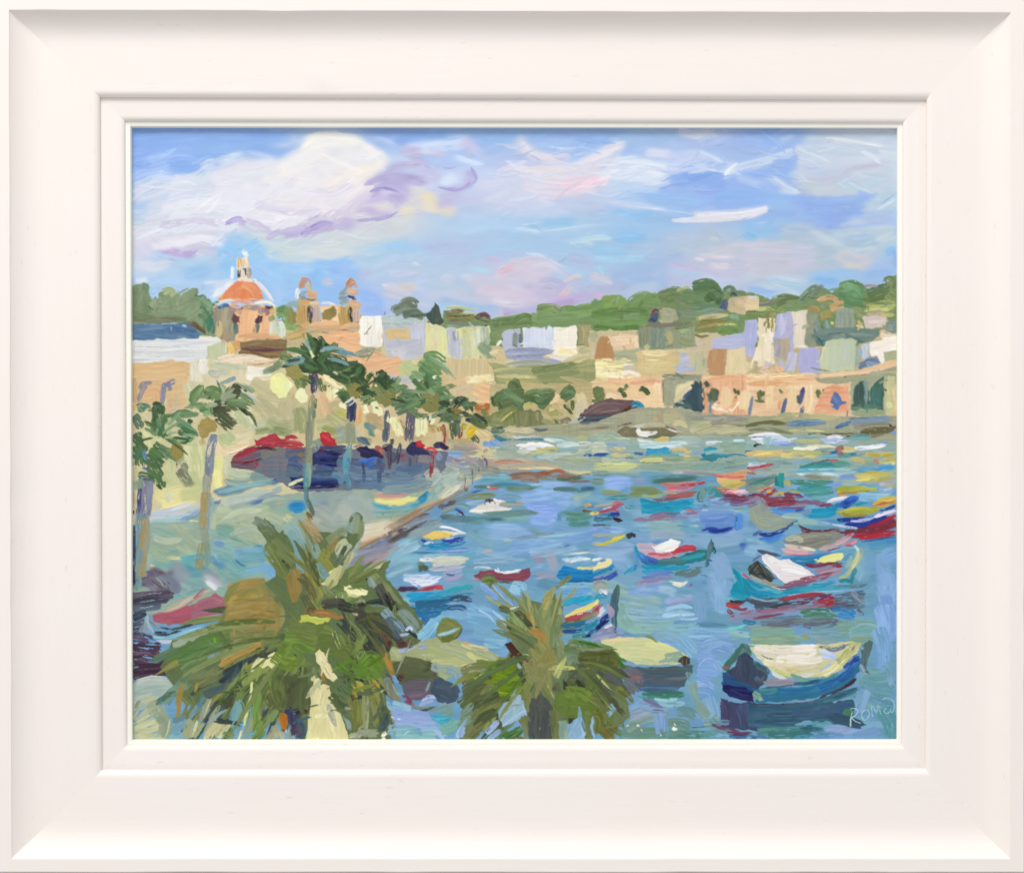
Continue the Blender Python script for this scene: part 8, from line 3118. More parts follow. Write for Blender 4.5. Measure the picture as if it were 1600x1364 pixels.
run('''
=painted_palm_tree,1
R 5C8A5C/74A070/4C7450/94B88C 6 672 622 150 395 16 26 50 45
=painted_palm_tree,2
R 4C7450/6C9468/3C6044/84A878 6 602 614 170 370 14 26 46 45
=painted_palm_tree,3
R 446848/5C8C5C/3C6040 6 553 606 185 380 11 20 42 45
=painted_palm_tree,4
R 3F6248/5C8C5C/34543C/7CA0A0 6 488 562 160 385 14 30 66 45
=painted_palm_tree,0
R 3C5844/5C7C5C/6C9870 6 715 640 150 400 14 18 42 45
f 5C7C58/74986C 10 640,640 655,650 668,648
f 5C7454/6C8C60 9 690,652 704,650 716,655
f 748C60/5C7850 9 735,655 748,664 762,668
f 8CA070/748C5C 8 752,640 760,650 768,660
=painted_palm_tree,5
R 5A6A4E/84A87C/6C9468/A4B898 6 345 630 175 375 16 22 52 45
=painted_palm_tree,6
R 5C8A5C/4C7C54/74A07C/94BC90 6 250 680 150 400 18 22 52 45
# ------------------------------------------------------------ foreground bushes and palms
@painted_palm_tree|big foreground palm at the lower left with olive and ochre fronds
P 6F8C5C/64825A 40 400,820 414,808 424,820 436,832 440,828 452,840 466,848 478,840 486,826 500,830 520,830 540,838 548,812 554,802 562,802 567,812 566,832 560,846 548,860 536,880 530,900 540,888 570,888 590,890 600,878 610,874 608,886 600,896 612,912 626,930 640,946 660,970 660,1000 650,1020 640,1010 620,1050 600,1060 610,1155 470,1155 430,1100 360,1110 300,1100 270,1070 250,1040 270,1000 300,985 350,970 400,930 412,910 430,900 425,870 420,850
R 5F8048/6C8C50/88A068/4C6848/A0A060/44584C 9 470 985 110 205 40 90 250 14
R 5C7448/44584C/7C9858/9CA46C 8 480 1020 75 130 22 60 150 10
R 56704C/6C8850/3C4C48/88985C 8 540 1000 20 90 22 60 150 15
R 56704C/6C8850/3C4C48/88985C 8 545 960 -35 30 12 60 120 40
f 7C9480/8CA490 14 398,812 412,820 424,834
f 74906C/84A078 9 408,828 418,826 428,834
f 7C9468/6C885C 16 418,850 432,860 446,870
f 84986C/74905C 22 425,850 440,862 455,880
f 748C54/84985C 20 420,856 434,880 448,900
f 7C9058/6C8450 9 430,882 440,895 448,906
f 4C5448 5 440,874 446,880
f A8C0B4/94B4B0 16 450,820 462,835 475,850
f 94B4B0/84A8A8 18 455,830 465,850 472,875
f 8CB0AC/7CA4A8 18 466,845 470,870 474,900
f 98B8A8/8CB0A0 16 470,815 482,840 498,870
f A09068/B09C70 12 480,818 490,830 500,845
f A89C70/B8A078 9 476,812 488,825 500,838
f 8C7C50/9C8C58 6 466,812 478,830 492,850
f 7C8C68/6C8460 9 508,850 520,838 535,828
f 94A884/84A07C 12 512,845 525,835 540,826
f A49060/94885C 14 515,858 522,850 530,842
f 989C54/8C944C 16 510,860 505,875 512,888
f 94984C/A09C50 18 482,885 490,905 500,930
f 8C9048/9C984C 18 478,870 484,890 488,910
f 9C9850/8C9048 18 500,870 510,880 516,890
f 889050/989C58 22 488,920 495,940 505,955
f 7CA49C/8CB0A8 12 498,880 504,894 510,906
f 84ACA4/7CA09C 10 504,890 510,900 516,910
P A08C52/92804A 80 448,898 454,888 462,886 470,892 472,908 470,925 462,940 456,942 450,925 447,910
f A89458/98844C 9 458,892 460,910 459,930
f 9C8848/8C7C44 6 452,895 454,915
f 6C6C48/7C7850 14 470,900 482,915 490,935
f 6C7450/5C6448 12 474,930 482,945 490,955
f 5C6444 6 446,880 452,888
f 70905C/809C60 24 545,900 560,895 575,900
f 7C9C5C/6C8C54 24 535,915 550,920 570,918
f 6C9054/84A868 20 520,930 540,935 560,928
f 80A45C/709850 12 545,892 560,890 580,895
t 5C7C48 2 560,888 580,900 595,920
f 84A090/94B0A0 16 548,830 552,815 558,802
f A8B894/94AC88 9 556,806 558,820 556,835
f 98AC84/84A07C 9 564,812 564,828 560,842
f 6C7C5C/5C7050 5 547,815 550,806
t 5C744C 3 542,860 536,870 530,880
f B0C4A8/C0CCB0 12 545,850 535,862 530,872
f C8CCA8/BCC8A4 9 540,842 530,852 525,866
f 5C6C58/4C5C50 7 540,852 534,864 528,874
f 6C8470/7C947C 8 522,882 528,876 536,866
f C8C89C/BCC094 9 550,862 544,874 536,884
P C8C690/BABA84 -50 514,896 522,886 530,882 535,884 532,898 526,910 520,918 510,922 504,910
f D0CC98/C4C08C 7 524,888 520,900 514,912
f ECE8C0/D8D4A0 4 514,896 518,890
f E0DCB0 4 502,910 508,914
f 8C9C6C/9CA878 6 520,905 515,915 508,922
f 7C9468/6C885C 14 520,925 510,935 500,945
f 94A478/84986C 9 505,915 512,925 520,930
f 98B0A8/88A49C 12 570,888 578,900 582,915
f A4B8B0/8CA4A0 9 578,892 584,905 586,920
f 8C7458/7C6448 4 568,892 572,898
f 3C382C 3 570,902 574,906
P 7E9A66/6E8A5C -60 598,884 604,876 609,874 609,880 602,890
f 7C9464/8CA470 12 582,895 595,910 610,925
f 84986C/748C60 12 590,905 604,925 618,940
f 94A078/84946C 7 600,910 614,930 628,945
f 484C44/5C6058 14 590,915 598,930 606,945
f 403F3C/4C5048 12 602,928 610,942 618,955
P ECE8B0/F4F0C0 4 536,915 545,914 560,917 574,921 573,928 560,932 545,928 536,922
f F4EFC0/E4E0A0 5 545,920 558,922 572,926
f D8D890/C8C880 4 540,926 550,930 562,932
f 7C906C 3 542,919 556,919 566,922
t DCDCB0 2 524,930 527,942
t D8DCB0 2 535,928 534,938
t D8D8A8 2 540,932 560,930 574,928
f 8C8C70/A0A088 5 555,945 565,938 570,942
f 4C4C44/5C5C50 14 505,945 520,942 540,942
f 44483F/54584C 14 530,945 550,950 570,948
f 3F443C/505448 14 560,960 575,965 590,962
f 6C8478/7C948C 12 580,950 595,955 610,965
f 74908C/849C94 6 585,945 600,950 612,960
f 484C40/5C5C50 14 595,965 600,975 612,970
P A4925A/968650 -8 352,945 360,930 372,912 390,905 412,902 414,915 420,930 440,948 438,960 436,985 410,990 390,1000 360,980 350,968
f B49C60/A48C50 14 358,920 380,912 408,908
f A8984C/B49C5C 14 356,940 380,930 410,925
f A48C50/B09A5C 14 358,955 385,948 420,945
f A89054/98844A 14 362,968 390,965 432,960
f B09A60/9C8850 12 375,982 400,978 434,976
t 846C3C 2 360,938 385,936 410,940
t 846C3C 2 385,950 410,952 434,958
t 7C6838 2 380,966 405,960 430,966
t C0AC70 2 390,957 410,956 432,962
f 9C8C5C/8C8054 5 412,922 418,930
f 90A064/A4A870 5 400,925 408,935
f 98905C/A89C68 9 360,990 385,982 412,966
f 9C9460/8C8858 9 345,998 370,992 400,980
f 8C9060/9C9C64 22 370,1005 400,1000 430,992
f 84905C/749058 16 400,1015 425,1005 440,1000
f 6F9258/5E8850 20 300,1010 330,1000 355,992
f 6CA04C/5C9444 12 320,1008 335,998 340,1010
f 84B058 3 334,995 336,1005
f 6C9860/5C8C50 18 265,1025 295,1015 325,1002
f 5C8C54/6C9C60 18 280,1030 310,1020 340,1010
f 6C9878/5C8870 10 240,1032 262,1020 280,1010
P ABC6AC/9CB89C -25 270,1003 290,992 315,981 324,982 325,988 300,1000 280,1010 270,1010
f B4CCB4/98B49C 6 275,1004 298,994 320,985
f 6C9460/7CA46C 22 290,1050 310,1035 335,1020
f 7C9C74/6C9068 20 285,1070 300,1055 320,1045
f 84A88C/749C80 14 330,1025 340,1018 350,1010
f 8CB0B0/7CA4A4 8 325,1030 335,1022 342,1016
P BE9E5A/B0904E -28 346,1030 365,1018 390,1004 408,1000 412,1006 400,1014 380,1026 360,1036 344,1042 340,1040
f C4A460/B09050 5 348,1032 375,1018 404,1004
t 8C7440 2 350,1032 378,1018 406,1006
t 9C8048 1.6 346,1038 375,1024 404,1010
f 3C4A4C/4C585C 14 355,1050 375,1035 395,1025
f 38464C/485860 16 345,1065 365,1050 380,1040
f 46544E/54644C 14 395,1030 405,1020 420,1015
f 4C5C44/5C6C4C 12 360,1010 352,1015
f 4A5A58/40504C 14 350,1075 370,1065 385,1052
f 6C7C5C/7C8C68 12 310,1070 330,1060 348,1050
f 64786C/54686C 12 320,1085 345,1075 360,1070
f 84986C/748C60 14 300,1060 320,1050 340,1046
f 748C60/84985C 16 275,1080 290,1090 300,1100
f 6C9480/7CA490 16 258,1095 270,1080 290,1070
f 5C8474/6C9480 9 245,1100 258,1088 275,1080
t 5C7468 2.4 240,1096 252,1088 268,1078
f B0944C/A08844 8 284,1068 280,1085 276,1105
f B8984C/A88C44 7 280,1090 278,1108 276,1124
f A89448/B89C50 5 308,1064 306,1074 304,1082
f 84905C/74884C 14 298,1100 292,1115 285,1125
P 7C9A64/6E8C58 -55 343,1096 350,1080 362,1062 370,1050 372,1058 366,1075 356,1088 346,1100
f 6C8C5C/7CA068 7 348,1092 358,1075 368,1058
f 84A860/94B46C 8 374,1060 380,1045 386,1034
f 80A45C/6C9450 7 372,1064 378,1052
P 9CB86C/8CA860 -30 376,1058 388,1048 410,1042 424,1040 420,1048 400,1058 386,1070 376,1070
f 94B464/80A454 6 380,1062 400,1052 418,1044
P ECE8B0/E0DCA0 -32 394,1042 405,1032 420,1022 430,1018 440,1020 441,1026 434,1036 426,1046 420,1040 405,1042
f F0ECBC/E4E0A4 4 398,1040 415,1028 430,1020
t 7C8448 2 402,1038 418,1028 432,1022
f D8D898/E8E4A8 6 424,1044 432,1034 438,1026
f A4C08C/B4C898 5 432,1034 438,1026 440,1022
f 6C9C54/80AC60 8 390,1085 388,1100 384,1130
f 74A458/84B068 9 400,1068 398,1090 394,1120
f 6CA050/7CAC5C 9 404,1075 400,1105 398,1140
P E8E6A6/DCDA98 -80 392,1064 396,1064 394,1080 390,1100 386,1115 382,1134 379,1134 382,1112 388,1088
t E4E4A0 3 394,1068 388,1100 384,1130
f E4E0A0 4 376,1140 374,1150 370,1157
t E0DCA0 2 380,1134 376,1148
f 80A060/74984C 12 375,1085 370,1075 372,1090
f 7CA4A0/8CB4AC 12 372,1095 376,1110 372,1130
f 84B0B0/74A0A4 14 370,1100 366,1120 368,1145
f 5C6C70/4C6070 9 345,1110 352,1100 360,1092
f 5C6448/4C5840 14 345,1095 355,1100 362,1092
f 485C74/3C4C6C 7 330,1110 336,1100 342,1094
f 3C4C70/505C80 7 320,1130 332,1115 342,1104
f 6C8C98/7C9CA0 8 296,1120 305,1108 314,1095
f 5C8490/7498A0 8 310,1105 314,1095 320,1088
P A8B49A/98A890 -60 310,1120 316,1104 324,1092 331,1090 331,1096 325,1110 316,1128 312,1132
t D8DCC0 2 318,1120 324,1105 330,1092
f A0AC90/B0B89C 7 326,1125 336,1112 344,1100
f B4BC98/A8B090 9 320,1145 328,1130 340,1112
f D8D0A0/CCC898 12 322,1154 334,1138 346,1124
f C8C494/D4D09C 12 340,1150 350,1138 358,1126
f B4C098/A8B890 12 300,1150 308,1138 314,1126
f B4BC94/A4B088 14 290,1150 295,1135 300,1125
t D8D8A8 2.4 298,1154 303,1140 307,1125
t D4D8A8 3 258,1152 262,1140 266,1120
f 8CB0B8/7CA4B0 12 270,1140 280,1132 292,1126
f 94BCC0/84ACB8 10 264,1154 275,1150 288,1148
f 7C9C98/6C8C90 9 270,1125 280,1122 290,1116
f 6C9C48/80AC58 10 395,1150 402,1135 408,1125
f 80B058/6C9C4C 12 404,1150 410,1140
f 84B0B4/7CA4AC 9 382,1150 390,1146 400,1140
f 8CAC78/7CA068 9 348,1145 358,1148 366,1150
f 6C9C50/7CA85C 7 418,1050 424,1070 428,1090
f 5C7448/6C844C 26 440,1060 436,1085 440,1100
f 647448/74804C 26 425,1085 430,1100 432,1115
f 60704A/566846 30 455,1060 460,1085 455,1105
f 667850/586C48 28 470,1070 472,1090 465,1110
f 5C6C48/687A4E 22 445,1110 450,1118 455,1115
f 7CA04C/6C9444 26 440,1010 455,1020 470,1030
f 70963F/84A84C 24 430,1025 445,1035 460,1038
f 6C9648/80A850 26 450,1000 470,1000 490,1010
f 74904C/809C54 30 470,985 490,990 515,995
f 7C9458/708A50 26 455,975 480,978 500,980
f 749048/64844A 30 500,1005 525,1010 545,1020
f 6C8A4E/7C9C58 26 540,990 552,1005 560,1020
f 90A86C 2 460,1010 468,1015
t 9CC080 1.6 465,1013 472,1018
t A8C090 1.6 445,1046 455,1042
f 5C7448/6C884C 9 540,1005 555,1010
f 44504C/505C50 14 530,970 545,985 555,1000
f 404C48/4C5848 16 560,965 575,985 585,1005
f 3C4844/4C5650 24 585,985 595,1005 600,1020
f 3F4844/4C5448 22 575,1005 585,1020 595,1025
f 444C44/54584C 18 560,960 580,975 600,990
f 60683C/74743F 16 580,960 588,975 596,985
f 6C7048/5C6440 12 590,975 600,990
f 7C6040/6C5440 12 600,985 606,1000 610,1012
f 5C4034/4C3830 6 606,1000 610,1010
P A88450/98784A 8 482,958 495,951 515,954 535,960 545,966 520,966 500,962
f A87848/C08C50 5 485,960 500,956 520,960
f 6C6844/84704A 12 478,960 484,950 490,955
P D0D868/C0CC5C 5 470,962 480,960 500,964 515,966 508,972 494,974 484,970 470,972
f D8E070/C4D060 4 485,965 498,966 512,969
f C0CC60 5 466,972 474,970 482,966
t 6C8448 2 520,985 526,1000 532,1012
t D0D898 2 522,983 528,1000 533,1014
t D0D898 1.8 518,986 522,1000 530,1016
t A89850 2 545,968 560,985 570,1005
t A0A060 2 560,1000 568,1015 574,1030
f C4B084/D0BC90 5 558,960 550,956
f 749C48/64903C 26 540,1035 555,1045 570,1040
f 70A444/64943F 26 560,1045 575,1050 590,1045
f 68983C/78A848 22 570,1035 580,1028 590,1040
f 749C44/64903C 16 590,1035 598,1045
f 5C8C3C/70A048 9 525,1035 535,1042 545,1052
f 80A454/94B468 4 528,1040 520,1048
P EDE2B4/E4D8A4 -65 492,1018 498,1014 505,1018 512,1032 520,1050 528,1060 520,1064 510,1058 502,1045 494,1030
f F2E8C0/E0D49C 6 498,1022 505,1038 514,1056
f E4D4A0/F0E4B8 4 504,1020 514,1040 522,1058
t B09860 2 502,1032 510,1048 518,1060
f A8783C/B88848 5 498,1045 504,1058 510,1070
t 8C5C30 3 512,1070 516,1082 522,1092
P E6DDA8/DCD49C -85 484,1078 490,1062 498,1058 502,1070 514,1070 516,1085 524,1095 530,1105 536,1125 545,1157 476,1157 480,1130 486,1105
f EAE2B0/DED6A0 14 500,1070 498,1095 494,1130
f E4DAA4/ECE4B4 18 515,1100 520,1125 522,1150
f E8E0AC/D8D098 16 492,1110 488,1135 486,1155
f A8B4A4/B8BCA8 9 512,1100 518,1118 524,1134
f C4C8A0/B8BC98 5 500,1075 492,1070 490,1085
t B0A878 1.6 506,1078 502,1090 499,1104
f D8D4A4/C8CCA0 6 486,1062 492,1056
f F4ECBC 5 490,1154 500,1153
t C8A468 2 480,1100 478,1110 482,1120
f 5C4434 5 476,1108 480,1115
f 3C3C5C/4C4870 14 450,1110 458,1115 468,1112
f 544C6C/44486C 12 456,1125 462,1135 458,1148
f 5C4C5C/6C5464 12 465,1130 470,1140 466,1155
f 446474/54747C 12 468,1125 474,1135 470,1155
f 40446C/4C5078 14 450,1110 452,1125 450,1140
P C4843C/B4742F 70 435,1116 440,1112 447,1116 450,1130 448,1140 440,1138 435,1128
f C8883C/B0702C 5 440,1118 444,1128 446,1138
f D8C8A8/C8BC98 6 446,1140 450,1145
f B4B094/A4A488 12 420,1155 428,1142 432,1132
f C4BC9C/B4B08C 9 430,1150 438,1145 442,1155
f 8CB07C/7CA468 10 422,1125 428,1115 434,1108
f 7C9464/6C885C 9 410,1120 412,1105 416,1095
f 3C5464/4C6474 7 412,1118 414,1108
f 5C7C50/4C6C48 22 522,1085 530,1095 540,1105
f 547C58/6C8C60 20 530,1075 540,1085 550,1090
f 648C54/5C8050 20 545,1070 560,1075 570,1070
f A8A04C/B8AC50 12 552,1070 560,1068 566,1078
f B0A048/9C9444 7 552,1080 556,1090
f 8C7C3C/9C8844 9 546,1090 552,1110 556,1130
f 5C4C38/74603C 5 549,1085 553,1100
f 7C8448/8C9450 20 560,1095 562,1115 560,1135
f A0AC80/94A478 9 568,1080 570,1110 570,1140
f B4BC94/A0AC84 4 574,1085 574,1115 572,1145
f 7C8850/8C9458 14 584,1085 588,1110 590,1135
f 8C9050/A09C54 8 580,1070 588,1085 596,1105
t 9CA85C 2 576,1068 586,1082 594,1098
f C4AC40/B49C3C 6 582,1062 588,1068 594,1074
f 5C7050/4C6450 14 595,1105 600,1120 598,1135
f 44585C/546870 9 592,1140 600,1130 606,1115
f 8CA4A0/98B0A8 9 536,1115 542,1125 546,1140
f C4CCB0/B0BCA4 8 545,1150 556,1148 566,1150
f A8B498/98A88C 12 560,1140 575,1145 590,1145
f 94A888/A8B49C 8 540,1108 546,1105
P A88C4C/98804A 65 590,1008 598,1007 606,1020 614,1038 617,1052 610,1054 602,1042 594,1022
f C09448/A87C38 6 596,1014 604,1030 612,1048
f 6C5C40 5 602,1052 610,1058 614,1068
f 8C8C58/7C8450 8 350,955 345,975 352,998
f 98905A/84884F 10 352,940 358,925 372,910
f 8C8A54/9C9460 10 432,940 440,958 438,980
f 7C8A54/8C9458 12 365,998 395,992 430,988
f 94A070/84905C 7 405,908 418,922 432,935
f A89A60/8C8850 7 370,930 395,922 415,925
f 788C54/8C9860 8 340,985 365,985 390,995
B 340 900 450 1005 2 2 .4
A 300 950 620 1150 100 34 5 -50 45 .02 f k
R 6F8450/84905A/9A9858/5C7048/94A888 7 500 920 205 268 6 60 120 10
R 6F8450/84985C/5A6C48/A8AC80/94B0A0 7 530 925 278 335 6 55 110 12
R 4C5A48/5F7048/3F4C44/748C54 8 545 960 -20 55 4 60 120 50
R 5F8048/6C8C50/88A068/A0A060 6 470 990 130 200 7 120 240 14
''')
